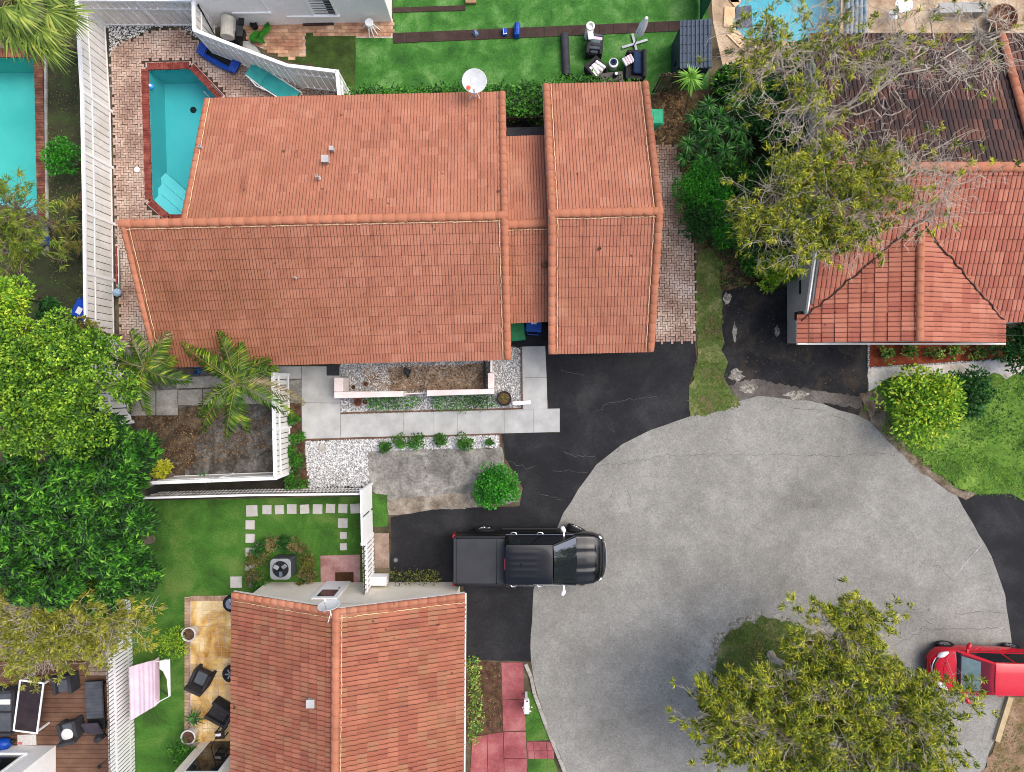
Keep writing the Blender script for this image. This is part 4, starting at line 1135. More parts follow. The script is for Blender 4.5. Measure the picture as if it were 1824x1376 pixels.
# ------------------------------------------------------------------ fences
def fence(name, base_px, h, label, m, box=None, bw=.28, gap=.03, thick=.03, turn=0.0, rails=(0.06, .68, 1.0), post=.11, post_step=2.4, offset=0.0, topw=.09, posts=True, jitter=0.0, m_top=None, capw=1.35, zb=.04):
    pts = [P(*p) for p in base_px]
    root = thing(name, tuple(pts[0]), 0, label, 'fence')
    q = MB().box((0, 0, 0), (bw - gap, thick, h - .1)); me = bpy.data.meshes.new('board'); me.from_pydata(q.v, [], q.f); me.materials.append(m)
    if box: me_back = bpy.data.meshes.new('board'); me_back.from_pydata(q.v, [], q.f); me_back.materials.append(box[0])
    qp = MB().box((0, 0, 0), (post, post, h + .05)).lathe((0, 0, h / 2 + .025), [(post * .5 * capw * 1.2, 0), (post * .5 * capw * 1.2, .03), (.01, .09)], 4, Matrix.Rotation(PI / 4, 4, 'Z'))
    mp = bpy.data.meshes.new('post'); mp.from_pydata(qp.v, [], qp.f); mp.materials.append(m_top or m)
    def put_post(p): inst('post', mp, Matrix.Translation((p.x, p.y, h / 2 + .02)) @ Matrix.Rotation(a_, 4, 'Z'), root)
    for a, b in zip(pts, pts[1:]):
        d = b - a; L = d.length; d.normalize(); a_ = math.atan2(d.y, d.x)
        nn = Vector((-d.y, d.x, 0))
        for k_, r_ in enumerate(rails):
            c = (a + b) / 2
            tw = topw if k_ == len(rails) - 1 else topw * .62
            obj('rail', MB().box((c.x, c.y, zb + h * r_), (L, tw, .1 if k_ == len(rails) - 1 else .045), a_), m_top or m, root, True)
        n = max(1, round(L / bw)) if turn == 0 else max(1, round(L / (bw * .93)))
        for i in range(n):
            p = a + d * ((i + .5) * L / n) + nn * (offset + R.gauss(0, .003))
            inst('board', me, Matrix.Translation((p.x, p.y, zb + h / 2 + R.gauss(0, jitter))) @ Matrix.Rotation(a_ + turn, 4, 'Z') @ Matrix.Rotation(R.gauss(0, jitter * .3), 4, 'Y'), root)
        if box:
            for i in range(n + 1):
                p = a + d * (i * L / n) + nn * (.09 * box[1])
                inst('board', me_back, Matrix.Translation((p.x, p.y, zb + h / 2 - .02)) @ Matrix.Rotation(a_, 4, 'Z'), root)
        if posts:
            k = max(1, round(L / post_step))
            for i in range(k): put_post(a + d * (i * L / k))
    if posts: put_post(pts[-1])
    return root
fence('fence', [(237, 752), (206, 612), (204, 500), (203, 400), (199, 200), (190, 48)], 1.75, 'long cream vinyl fence between the two swimming pools', m_vinyl, topw=.1, m_top=m_white)
fence('fence', [(192, 47), (384, 48), (385, 98), (462, 128), (540, 157), (622, 167), (626, 212)], 1.75, 'cream vinyl fence bending past the turquoise lounger and white house', m_vinyl, bw=.26, topw=.12, m_top=m_white)
fence('fence', [(515, 668), (517, 760), (519, 841), (415, 845), (306, 849)], 1.7, 'cream vinyl fence round the muddy court with the palms', m_vinyl, bw=.2, topw=.12, m_top=m_white)
m_fslat = mat('grimy_fence_slat', S(120, 110, 98), S(150, 142, 130), S(206, 202, 194), scale=2.2, fine=.25, fscale=12, rough=.85, island=.15)
fence('fence', [(288, 876), (470, 871), (662, 869)], 1.45, 'grimy louvred fence along the top of the lawn with stepping stones', m_fslat, bw=.15, thick=.02, gap=.02, turn=.4, rails=(.15, .5, 1.0), posts=False, jitter=.015, topw=.07, m_top=m_white)
q = [(662, 862), (664, 950)]
fence('fence', q, 1.8, 'short solid white gate panel beside the small grass patch', m_white, bw=.9, gap=.004, thick=.05, rails=(.2, .99), topw=.06, posts=True, post=.09, post_step=5)
fence('fence', [(666, 948), (668, 1036)], 1.65, 'short white louvred fence by the pink pad and doormat', m_white, box=(m_fslat, -1), bw=.18, gap=.05, thick=.022, turn=.0, rails=(.2, .8), posts=False, topw=.05)
fence('fence', [(222, 930), (232, 1010), (236, 1100), (240, 1230), (244, 1420)], 1.62, 'long white louvred fence between brown deck and side lawn', m_white, box=(m_fslat, -1), bw=.15, gap=.042, thick=.022, turn=.0, rails=(.2, .75), posts=False, topw=.03)
m_bwood = mat('grey_brown_fence_wood', S(70, 56, 44), S(98, 82, 64), S(126, 110, 90), scale=2.5, fine=.3, fscale=14, rough=.95, island=.2)
fence('fence', [(1160, 168), (1216, 163)], 1.7, 'weathered brown wooden fence between garage corner and grey shed', m_bwood, bw=.11, thick=.02, rails=(.2, .85), posts=False, jitter=.05, topw=.05)
fence('fence', [(1246, -60), (1246, 42)], 1.6, 'dark green panel fence above the grey shed', mat('green_panel', S(30, 82, 52), S(38, 94, 60), scale=2, fine=.1, rough=.7), bw=.3, rails=(.1, 1.0), posts=False)
fence('fence', [(1386, 196), (1390, 300)], 1.5, 'grey panel fence half hidden below the twiggy tree', mat('grey_panel', S(120, 118, 112), S(140, 138, 132), scale=2, fine=.12, rough=.85), bw=.4, rails=(.1, 1.0), posts=True)
# pink garden wall of the front court
gw_ = thing('garden_wall', (*XY(700, 705), 0), 0, 'low pink stuccoed wall round the front court', 'wall')
zt = .95
def wallseg(pxs, z=zt): obj('wall_section', MB().prism([XY(x, y, z) for x, y in pxs], 0, z), m_wallpink, gw_, True, bevel=.015)
wallseg([(595, 673), (611, 673), (611, 698), (595, 698)])
wallseg([(595, 698.3), (718, 697), (718, 707), (595, 710)])
wallseg([(760, 695.5), (880, 693), (880, 702), (760, 706)])
wallseg([(869, 665), (880, 665), (880, 692.6), (869, 692.8)])
wallseg([(873, 640), (876.5, 640), (876.5, 664), (873, 664)])
wallseg([(718.5, 701), (759.5, 699), (759.5, 701.5), (718.5, 703.5)], .5)
ig = thing('iron_gate', (*XY(865, 668), 0), 0, 'black iron grille leaning inside the right end of the pink wall', 'grille')
for i in range(7):
    p = P(864, 645 + i * 7.3); obj('bar', MB().tube([(p.x, p.y, 0), (p.x + .02, p.y, 1.15)], .018, 5), m_black, ig, True)
for z in (.15, 1.05):
    a, b = P(864, 643), P(864, 692); obj('rail', MB().tube([(a.x, a.y, z), (b.x, b.y, z)], .02, 5), m_black, ig, True)
# ------------------------------------------------------------------ vehicles
def paint(name, c, rough=0.25, coat=1.0, metal=0.0):
    t = NT(name); col = t.scalec(t.ramp(t.noise(t.pos(), 6, 5), [(.3, c), (.7, tuple(min(1, x * 1.15) for x in c[:3]) + (1,))]), t.mapr(t.noise(t.pos(), 60, 3), .3, .7, .93, 1.06))
    t.fin(col, .25, .3, metal, .4); t.b.inputs['Coat Roughness'].default_value = .08
    return t.m
m_tyre = mat('tyre_rubber', S(26, 26, 27), S(36, 36, 37), scale=8, fine=.15, rough=.85)
m_rim = mat('alloy_rim', S(180, 182, 186), scale=3, fine=.05, rough=.25, metal=.9)
m_head = mat('headlight_lens', S(214, 218, 222), S(236, 238, 240), scale=8, fine=.05, rough=.1, spec=.6)
m_tail = mat('red_lens', S(150, 24, 26), fine=.05, rough=.15, spec=.6)
m_trimb = mat('black_trim', S(16, 16, 17), fine=.05, rough=.35, spec=.4)

m_sglass = mat('coated_windshield', (0.012, 0.016, 0.02, 1), fine=0, rough=0.03, spec=1.0)
m_sglass.node_tree.nodes['Principled BSDF'].inputs['IOR'].default_value = 1.9
def interp(st, x, k):
    for a, b in zip(st, st[1:]):
        if a[0] <= x <= b[0]:
            t = (x - a[0]) / (b[0] - a[0] + 1e-9); return a[k] + (b[k] - a[k]) * t
    return st[0][k] if x < st[0][0] else st[-1][k]

def ring(x, w, zb, zt, crown):
    half = [(0, zb), (w * .86, zb), (w * .965, zb + .1), (w, zb + (zt - zb) * .42), (w * .99, zb + (zt - zb) * .62), (w * .965, zt - .09), (w * .92, zt - .02), (w * .84, zt + crown * .25), (w * .45, zt + crown * .8), (0, zt + crown)]
    r = [(x, y, z) for y, z in half] + [(x, -y, z) for y, z in half[-2:0:-1]]
    return r

def car_body(st, crown):
    xs_ = []
    for a, b in zip(st, st[1:]):
        k = max(1, int((b[0] - a[0]) / .18)); xs_ += [a[0] + (b[0] - a[0]) * i / k for i in range(k)]
    xs_.append(st[-1][0])
    V, Fc = [], []
    for x in xs_:
        V += ring(x, interp(st, x, 1), interp(st, x, 2), interp(st, x, 3), crown)
    n = 18
    for i in range(len(xs_) - 1):
        for k in range(n): Fc.append((i * n + k, i * n + (k + 1) % n, (i + 1) * n + (k + 1) % n, (i + 1) * n + k))
    Fc.append(tuple(range(n - 1, -1, -1))); m = len(xs_) - 1; Fc.append(tuple(range(m * n, m * n + n)))
    return MB().add(V, Fc)

def face_panel(c, u0, u1, v0, v1, off, th=.012, nu=6, nv=4, bulge=0.0):
    """a thin pane set on the quad c (00,10,11,01), offset along its normal"""
    c = [Vector(x) for x in c]
    n = (c[1] - c[0]).cross(c[3] - c[0]).normalized()
    mb = MB(); V, Fc = [], []
    for layer in (0, 1):
        for j in range(nv + 1):
            for i in range(nu + 1):
                u = u0 + (u1 - u0) * i / nu; v = v0 + (v1 - v0) * j / nv
                p = (c[0] * (1 - u) + c[1] * u) * (1 - v) + (c[3] * (1 - u) + c[2] * u) * v
                b = bulge * 4 * (i / nu) * (1 - i / nu)
                V.append(p + n * (off + b + (0 if layer == 0 else -th)))
    m = (nu + 1) * (nv + 1); ix = lambda i, j, l: l * m + j * (nu + 1) + i
    for j in range(nv):
        for i in range(nu):
            Fc.append((ix(i, j, 0), ix(i + 1, j, 0), ix(i + 1, j + 1, 0), ix(i, j + 1, 0)))
    for i in range(nu): Fc += [(ix(i, 0, 1), ix(i + 1, 0, 1), ix(i + 1, 0, 0), ix(i, 0, 0)), (ix(i, nv, 0), ix(i + 1, nv, 0), ix(i + 1, nv, 1), ix(i, nv, 1))]
    for j in range(nv): Fc += [(ix(0, j, 0), ix(0, j + 1, 0), ix(0, j + 1, 1), ix(0, j, 1)), (ix(nu, j, 1), ix(nu, j + 1, 1), ix(nu, j + 1, 0), ix(nu, j, 0))]
    return mb.add(V, Fc)

def wheel(root, x, y, r, w, side, turn=0.0):
    M_ = Matrix.Rotation(turn, 4, 'Z') @ Matrix.Rotation(-side * PI / 2, 4, 'X')
    ty = MB().lathe((x, y, r), [(r * .62, -w / 2), (r * .93, -w / 2), (r, -w * .38), (r, w * .38), (r * .93, w / 2), (r * .62, w / 2)], 24, M_, cap=False)
    wo = obj('wheel', ty, m_tyre, root, smooth=.6)
    rm = MB().lathe((x, y, r), [(r * .62, -w * .3), (r * .64, w * .46), (r * .58, w * .47), (r * .55, w * .3), (.02, w * .3)], 20, M_)
    for k in range(6):
        a = k * PI / 3
        q = MB().box((0, 0, 0), (r * .55, .06, .04)); T = Matrix.Translation((x, y, r)) @ M_ @ Matrix.Rotation(a, 4, 'Z') @ Matrix.Translation((r * .31, 0, w * .42))
        rm.add([T @ Vector(v) for v in q.v], q.f)
    obj('rim', rm, m_rim, wo)
    return wo

def vehicle(name, loc, rz, label, cat, st, crown, gh, m_paint, wheels, kind='car', shade=None):
    root = thing(name, loc, rz, label, cat)
    obj('body', car_body(st, crown), m_paint, root, smooth=.7)
    xr0, xf0, w0, z0, xr1, xf1, w1, z1 = gh
    cr = .045
    b = {'rl': (xr0, w0, z0), 'rr': (xr0, -w0, z0), 'fl': (xf0, w0, z0), 'fr': (xf0, -w0, z0)}
    t_ = {'rl': (xr1, w1, z1), 'rr': (xr1, -w1, z1), 'fl': (xf1, w1, z1), 'fr': (xf1, -w1, z1)}
    cab = MB().add([b['rl'], b['rr'], b['fr'], b['fl'], t_['rl'], t_['rr'], t_['fr'], t_['fl']], [(0, 1, 5, 4), (1, 2, 6, 5), (2, 3, 7, 6), (3, 0, 4, 7), (4, 5, 6, 7)])
    obj('cabin', cab, m_paint, root, bevel=.03)
    # roof panel
    nx, ny = 22, 28; V, Fc = [], []
    for i in range(nx + 1):
        u = i / nx
        for j in range(ny + 1):
            v = j / ny * 2 - 1
            x = xr1 + (xf1 - xr1) * u + .03 * (1 - v * v) * (1 if u > .5 else -1) * abs(u - .5) * 2
            z = z1 + cr * (1 - v ** 4) * (1 - (2 * u - 1) ** 6 * .5)
            if kind == 'pickup' and .05 < u < .72:
                for c_ in (-.62, -.3, .3, .62, 0):
                    z += .009 * math.exp(-((v - c_) / .05) ** 2) * (1 if u < .6 else (.72 - u) / .12)
            V.append((x, v * w1 * 1.03, z + .004))
    for i in range(nx):
        for j in range(ny): k = i * (ny + 1) + j; Fc.append((k, k + ny + 1, k + ny + 2, k + 1))
    obj('roof_panel', MB().add(V, Fc), m_paint, root, smooth=.9)
    pane = lambda nm, q, *a, m=m_glass, **k: obj(nm, face_panel(q, *a, **k), m, root, smooth=.5)
    ws = [b['fr'], b['fl'], t_['fl'], t_['fr']]
    if shade:
        pane('pale_backing', ws, .09, .91, .12, .62, .008, m=shade)  # pale panel added behind the glass to give the windshield its pale look
        pane('windshield', ws, .04, .96, .03, .95, .03, m=m_tintglass, bulge=.05, nu=10)
        pane('wiper_cowl', ws, .03, .97, -.02, .1, .012, m=m_trimb)
        obj('front_seat', MB().box((xf1 + .42, .3, z0 + .16), (.2, .4, .22)), m_dgrey, root)
    else:
        pane('windshield', ws, .04, .96, .03, .95, .012, m=m_sglass, bulge=.05, nu=10)
    pane('rear_window', [b['rl'], b['rr'], t_['rr'], t_['rl']], .1, .9, .12, .9, .012)
    for s, (r_, f_) in ((1, ('rl', 'fl')), (-1, ('rr', 'fr'))):
        q = [b[f_], b[r_], t_[r_], t_[f_]] if s > 0 else [b[r_], b[f_], t_[f_], t_[r_]]
        for u0, u1 in ((.06, .47), (.5, .93)):
            pane('side_window', q, u0, u1, .14, .88, .008)
        # belt trim
        obj('belt_trim', MB().tube([Vector((xr0 + .05, s * (w0 + .015), z0 + .03)), Vector((xf0 - .1, s * (w0 + .015), z0 + .03))], .009, 5), m_chrome if kind == 'pickup' else m_trimb, root)
        mx = xf0 - (.5 if kind == 'pickup' else .38)
        mr = MB().lathe((mx, s * (w0 + .24), z0 + .1), [(.02, -.1), (.075, -.07), (.085, .0), (.07, .07), (.02, .1)], 10, Matrix.Rotation(s * .5, 4, 'Z') @ Matrix.Rotation(PI / 2, 4, 'X') @ Matrix.Scale(1.25, 4, (0, 0, 1)))
        mr.box((mx + .03, s * (w0 + .08), z0 + .06), (.06, .22, .05))
        obj('mirror', mr, m_white if kind == 'pickup' else m_paint, root, smooth=.8)
        W_ = interp(st, 0, 1)
        for hx in ((-.58, .42) if kind == 'pickup' else (-.55, .35)):
            zz = interp(st, hx, 3) - .12
            obj('door_handle', MB().tube([Vector((hx - .11, s * W_ * .975, zz)), Vector((hx - .07, s * (W_ + .035), zz)), Vector((hx + .07, s * (W_ + .035), zz)), Vector((hx + .11, s * W_ * .975, zz))], .02, 6), m_chrome if kind == 'pickup' else m_paint, root)
    # bonnet laid just over the body
    x0, x1 = xf0 + .02, st[-1][0] - (.3 if kind == 'pickup' else .42)
    V, Fc = [], []; nx, ny = 14, 24
    for i in range(nx + 1):
        x = x0 + (x1 - x0) * i / nx
        for j in range(ny + 1):
            v = j / ny * 2 - 1
            w = interp(st, x, 1) * .83
            if kind != 'pickup': w *= (1 - .25 * (i / nx) ** 2)
            z = interp(st, x, 3) + crown * (1 - .8 * abs(v) ** 2.2) + .012
            xx = x + (0 if i < nx else -.1 * v * v) - (.12 * v * v if i == 0 else 0)
            if kind == 'pickup':
                for c_ in (-.55, .55): z += .022 * math.exp(-((v - c_) / .1) ** 2)
                z += .02 * max(0, 1 - (v / .36) ** 4)
            V.append((xx, v * w, z))
    for i in range(nx):
        for j in range(ny): k = i * (ny + 1) + j; Fc.append((k, k + ny + 1, k + ny + 2, k + 1))
    obj('bonnet', MB().add(V, Fc), m_paint, root, smooth=.9)
    for (x, y, turn) in wheels[0]: wheel(root, x, y, wheels[1], wheels[2], 1 if y > 0 else -1, turn)
    return root

m_tintglass = glossy_trans('tinted_windshield', (.86, .95, .94, 1), 1.5, .02)
m_backing = mat('pale_green_backing', S(210, 232, 226), S(236, 244, 242), scale=5, fine=.15, rough=.5)
st_truck = [(-2.87, .9, .6, 1.22), (-2.83, .96, .52, 1.3), (-2.6, .985, .48, 1.33), (-1.0, .99, .45, 1.33), (-.95, .99, .45, 1.27), (1.6, .99, .45, 1.24), (1.75, .99, .45, 1.2), (2.2, .985, .45, 1.16), (2.45, .96, .45, 1.12), (2.65, .88, .45, 1.05), (2.8, .76, .45, .96), (2.87, .6, .5, .84)]
m_blackpaint = paint('black_car_paint', S(9, 9, 11), .3)
tl = P(942, 994, .9)
truck = vehicle('pickup_truck', (tl.x, tl.y, .018), 0.0, 'black crew cab pickup with covered bed on the dark drive', 'pickup truck', st_truck, .035,
                (-.93, 1.78, .95, 1.24, -.86, .83, .70, 1.84), m_blackpaint, ([(-1.7, .9, 0), (-1.7, -.9, 0), (1.86, .93, -.42), (1.86, -.9, -.42)], .4, .27), 'pickup')
m_ton = mat('tonneau_vinyl', S(50, 51, 54), S(58, 59, 63), scale=1.5, fine=.06, fscale=30, rough=.7)
obj('bed_cover', MB().box((-1.98, 0, 1.37), (1.5, 1.68, .035)).box((-1.06, 0, 1.375), (.3, 1.68, .04)), m_ton, truck, bevel=.012)
for s in (1, -1): obj('bed_rail', MB().box((-1.85, s * .9, 1.35), (1.86, .1, .05)), m_trimb, truck, bevel=.015)
obj('tailgate', MB().box((-2.79, 0, 1.34), (.1, 1.7, .05)), m_ton, truck, bevel=.015)
for s in (1, -1):
    obj('taillight', MB().box((-2.84, s * .9, 1.08), (.1, .14, .4)), m_tail, truck, bevel=.02)
    obj('headlight', MB().box((2.68, s * .74, .93), (.14, .2, .12), -s * .55), m_head, truck, bevel=.03)
obj('brake_light', MB().box((-.9, 0, 1.8), (.06, .42, .04)), m_tail, truck, bevel=.01)
bump_ = [Vector((2.6 + .33 * math.cos(a) ** .7 * 1.0, math.sin(a) * .84, .72)) for a in np.linspace(-1.45, 1.45, 15)]
obj('bumper', MB().tube(bump_, .07, 6), m_trimb, truck, smooth=.8)
obj('bumper_trim', MB().tube([p_ + Vector((.05, 0, .03)) for p_ in bump_[3:12]], .022, 5), m_chrome, truck, smooth=.8)
obj('grille', MB().box((2.84, 0, .82), (.08, 1.1, .26)), m_trimb, truck, bevel=.02)
obj('side_step', MB().box((.1, 1.0, .48), (2.3, .1, .06)), m_trimb, truck, bevel=.02)
obj('side_step', MB().box((.1, -1.0, .48), (2.3, .1, .06)), m_trimb, truck, bevel=.02)
obj('antenna', MB().lathe((-.3, 0, 1.895), [(.06, 0), (.04, .04), (.01, .06)], 8), m_trimb, truck)

st_car = [(-2.05, .56, .4, .78), (-2.0, .7, .32, .88), (-1.8, .8, .28, .93), (-1.2, .86, .25, .95), (0, .875, .25, .94), (.8, .875, .25, .92), (1.15, .86, .25, .89), (1.5, .82, .25, .8), (1.75, .72, .25, .7), (1.92, .56, .27, .6), (2.02, .38, .3, .52), (2.05, .28, .34, .47)]
def hatch(loc, rz, label, m, shade=None, name='car'):
    c = vehicle(name, loc, rz, label, 'car', st_car, .04, (-1.9, 1.2, .81, .9, -1.45, .12, .58, 1.46), m, ([(-1.3, .76, 0), (-1.3, -.76, 0), (1.28, .78, .12), (1.28, -.76, .12)], .31, .2), 'car', shade)
    for s in (1, -1):
        hl = MB().lathe((1.66, s * .6, .77), [(.01, -.24), (.05, -.16), (.085, 0), (.07, .12), (.01, .22)], 10, Matrix.Rotation(-s * .62, 4, 'Z') @ Matrix.Rotation(PI / 2 + .3, 4, 'Y') @ Matrix.Scale(1.3, 4, (0, 1, 0)))
        obj('headlight', hl, m_head, c, smooth=.8)
        obj('taillight', MB().box((-1.93, s * .62, .9), (.12, .26, .22), s * .4), m_tail, c, bevel=.03)
    pts = [Vector((1.99 - .62 * (a / .62) ** 2 * .55, a, .66 - .02 * abs(a))) for a in np.linspace(-.6, .6, 13)]
    obj('grille_trim', MB().tube(pts, .022, 6), m_chrome, c, smooth=.8)
    pts = [Vector((1.95 - .62 * (a / .62) ** 2 * .55, a, .7)) for a in np.linspace(-.45, .45, 11)]
    obj('grille', MB().tube(pts, .035, 6), m_trimb, c, smooth=.8)
    return c
m_redpaint = paint('red_car_paint', S(190, 20, 40), .3)
pn_ = P(1652, 1187, .5)
hatch((pn_.x + 2.05, pn_.y - .08, .018), PI - .03, 'red hatchback with a pale windshield', m_redpaint, m_backing)
pb = P(1537, 1238, .9)
hatch((pb.x, pb.y, .018), -PI / 2 + .03, 'blue grey car parked half hidden under the island tree', paint('blue_grey_paint', S(78, 92, 108), .3))

# ------------------------------------------------------------------ bins
def bin_(px, py, z, rz, label, c, sticker=True, grp='wheelie bins'):
    m = mat('bin_plastic', S(*c), S(*[min(255, x * 1.12 + 4) for x in c]), scale=3, fine=.08, rough=.5)
    p = P(px, py, z); r = thing('wheelie_bin', (p.x, p.y, .015), rz, label, 'bin', grp)
    mb = MB(); mb.box((0, 0, .5), (.46, .52, .9)); b = MB()
    V = [(-.2, -.22, .05), (.2, -.22, .05), (.2, .22, .05), (-.2, .22, .05), (-.28, -.33, .98), (.28, -.33, .98), (.28, .33, .98), (-.28, .33, .98)]
    b.add(V, [(3, 2, 1, 0), (4, 5, 6, 7), (0, 1, 5, 4), (1, 2, 6, 5), (2, 3, 7, 6), (3, 0, 4, 7)])
    obj('body', b, m, r, bevel=.02)
    lid = MB().add([(-.3, -.38, 1.0), (.3, -.38, 1.0), (.31, .34, 1.0), (-.31, .34, 1.0), (-.26, -.32, 1.07), (.26, -.32, 1.07), (.27, .3, 1.09), (-.27, .3, 1.09)], [(3, 2, 1, 0), (4, 5, 6, 7), (0, 1, 5, 4), (1, 2, 6, 5), (2, 3, 7, 6), (3, 0, 4, 7)])
    lid.box((0, 0, 1.085), (.3, .03, .02))
    obj('lid', lid, m, r, bevel=.025)
    obj('handle', MB().tube([(-.22, .36, .95), (-.2, .44, 1.0), (.2, .44, 1.0), (.22, .36, .95)], .018, 6), m, r)
    for s in (-1, 1): obj('wheel', MB().lathe((s * .25, .3, .1), [(.1, -.03), (.1, .03)], 12, Matrix.Rotation(PI / 2, 4, 'Y')), m_tyre, r)
    if sticker: obj('sticker', MB().box((.0, -.08, 1.092), (.2, .26, .012)), m_white, r)
    return r
bin_(921, 590, 1.0, .1, 'green wheelie bin in the dark passage beside a blue one', (20, 104, 62), False)
bin_(951, 576, 1.0, PI / 2 + 1.5, 'blue wheelie bin in the dark passage beside a green one', (28, 74, 158))
bin_(1164, 209, 1.0, PI / 2, 'teal green wheelie bin half under the garage roof edge', (40, 160, 118), False)
bin_(146, 551, 1.0, -.5, 'blue wheelie bin behind the long vinyl fence', (26, 68, 170))
bin_(48, 419, 1.0, PI / 2, 'blue wheelie bin by the end of the mint pool', (26, 92, 176))
bk = thing('bucket', (*XY(348, 661, .3), .02), 0, 'small light blue bucket under the eave between the palms', 'bucket')
mbk = mat('bucket_blue', S(50, 120, 200), S(70, 140, 214), scale=5, fine=.08, rough=.5)
obj('pail', MB().lathe((0, 0, 0), [(.1, 0), (.14, .3), (.15, .3), (.13, .28), (.1, .05)], 16), mbk, bk, smooth=.5)
obj('handle', MB().tube([(-.14, 0, .28), (-.1, .06, .36), (.1, .06, .36), (.14, 0, .28)], .008, 5), m_metal, bk)

# ------------------------------------------------------------------ seats, tables, garden gear
m_wick = mat('dark_wicker', S(42, 40, 42), S(56, 54, 56), scale=5, fine=.3, fscale=70, rough=.85, bump=.5, bscale=90)
m_greycush = mat('grey_cushion', S(72, 76, 82), S(86, 90, 96), scale=3, fine=.1, rough=.9)
m_whitecloth = mat('white_cloth', S(212, 208, 204), S(232, 230, 226), scale=4, fine=.1, rough=.95)
m_navy = mat('navy_cloth', S(24, 42, 70), S(34, 56, 84), scale=3, fine=.12, rough=.9)
m_pink = mat('pale_pink_cloth', S(206, 180, 190), S(222, 198, 206), scale=2, fine=.06, rough=.95)
def armchair(px, py, rz, label, w=.72, d=.74, m=None, mc=None, z=.03, group=None, cat='armchair', back=.72):
    m = m or m_wick; mc = mc or m_greycush
    p = P(px, py, .4); r = thing('armchair', (p.x, p.y, z), rz, label, cat, group)
    obj('seat', MB().box((0, 0, .26), (w - .2, d - .1, .24)), m, r, bevel=.02)
    obj('backrest', MB().box((0, d / 2 - .07, back / 2 + .08), (w, .12, back), M=Matrix.Rotation(-.18, 4, 'X')), m, r, bevel=.04)
    for s in (-1, 1): obj('armrest', MB().box((s * (w / 2 - .06), -.02, .3), (.12, d - .06, .56), s * .03), m, r, bevel=.03)
    for a, b in ((-1, -1), (1, -1), (-1, 1), (1, 1)): obj('leg', MB().box((a * (w / 2 - .08), b * (d / 2 - .08), .05), (.06, .06, .12)), m, r)
    obj('cushion', MB().box((0, -.06, .42), (w - .28, d - .26, .12)), mc, r, bevel=.05)
    return r
armchair(358, 1210, 2.7, 'dark wicker armchair on the golden stone patio beside the lawn edge', group='wicker armchairs on the patio')
c2 = armchair(393, 1271, -2.1, 'dark wicker armchair turned diagonally near the roof eave', w=.7, d=.95, mc=m_wick, group='wicker armchairs on the patio')
armchair(116, 1217, .1, 'grey armchair with cutlery on its seat beside the deck railing', m=m_dgrey, z=.055, group='grey armchairs on the deck')
ac2 = armchair(126, 1300, PI + .25, 'grey armchair with a white pillow at the foot of the lounger', m=m_dgrey, z=.055, group='grey armchairs on the deck')
obj('pillow', MB().lathe((0.05, .1, .52), [(.02, -.06), (.2, -.04), (.24, 0), (.2, .04), (.02, .06)], 14), m_whitecloth, ac2, smooth=.9)
cut = thing('cutlery', (*XY(116, 1220, .55), .5), .1, 'red and white cutlery lying on the grey deck armchair', 'cutlery')
for i in range(3): obj('knife', MB().box((-.08 + i * .07, -.05, .02), (.025, .24, .015), .1 * i), m_white if i % 2 else m_tail, cut)
# sofa at the left edge
sf = thing('sofa', (*XY(8, 1266, .4), .055), PI / 2, 'dark sofa with grey cushions cut by the left frame edge', 'sofa')
obj('base', MB().box((0, 0, .22), (1.7, .8, .32)), m_dgrey, sf, bevel=.03); obj('backrest', MB().box((0, .38, .45), (1.7, .14, .6)), m_dgrey, sf, bevel=.03)
for s in (-1, 1): obj('armrest', MB().box((s * .82, 0, .36), (.12, .82, .5)), m_dgrey, sf, bevel=.03)
for s in (-1, 1): obj('cushion', MB().box((s * .4, -.04, .43), (.74, .6, .13)), m_greycush, sf, bevel=.05)
obj('throw', MB().box((.42, -.05, .52), (.2, .62, .05)), m_whitecloth, sf, bevel=.02)
# deck table
tb = thing('deck_table', (*XY(53, 1258, .7), .055), -.13, 'long deck table with dark top and white frame', 'table')
obj('tabletop', MB().box((0, 0, .69), (.88, 1.92, .02)), mat('dark_table_glass', S(46, 38, 40), S(58, 48, 48), scale=3, fine=.08, rough=.25), tb)
fr = MB()
for s in (-1, 1): fr.box((s * .45, 0, .7), (.06, 1.98, .05)); fr.box((0, s * .97, .7), (.84, .06, .05))
obj('frame', fr, m_white, tb, bevel=.008)
for a in (-1, 1):
    for b in (-1, 1): obj('leg', MB().box((a * .42, b * .92, .34), (.06, .06, .68)), m_white, tb)
# ribbed lounger
lg = thing('sun_lounger', (*XY(168, 1258, .4), .055), .05, 'dark lounger with ribbed charcoal cushion beside the white louvred fence', 'lounger')
obj('frame', MB().box((0, 0, .26), (.68, 1.9, .06)), m_black, lg, bevel=.01)
for a in (-1, 1):
    for b in (-1, 1): obj('leg', MB().box((a * .28, b * .8, .12), (.06, .06, .24)), m_black, lg)
rb = MB(); V, Fc = [], []
for i in range(61):
    y = .95 - 1.45 * i / 60; z = .33 + .035 * abs(math.sin(i / 60 * PI * 11))
    V += [(-.33, y, .29), (-.32, y, z), (0, y, z + .015), (.32, y, z), (.33, y, .29)]
for i in range(60):
    for k in range(4): Fc.append((i * 5 + k, i * 5 + k + 1, i * 5 + k + 6, i * 5 + k + 5))
obj('cushion', rb.add(V, Fc), m_greycush, lg)
obj('backrest', MB().box((-.04, -.82, .46), (.66, .66, .1), M=Matrix.Rotation(.55, 4, 'X')), mat('dark_plum_cushion', S(58, 52, 60), S(72, 66, 74), scale=3, fine=.12, rough=.9), lg, bevel=.04)
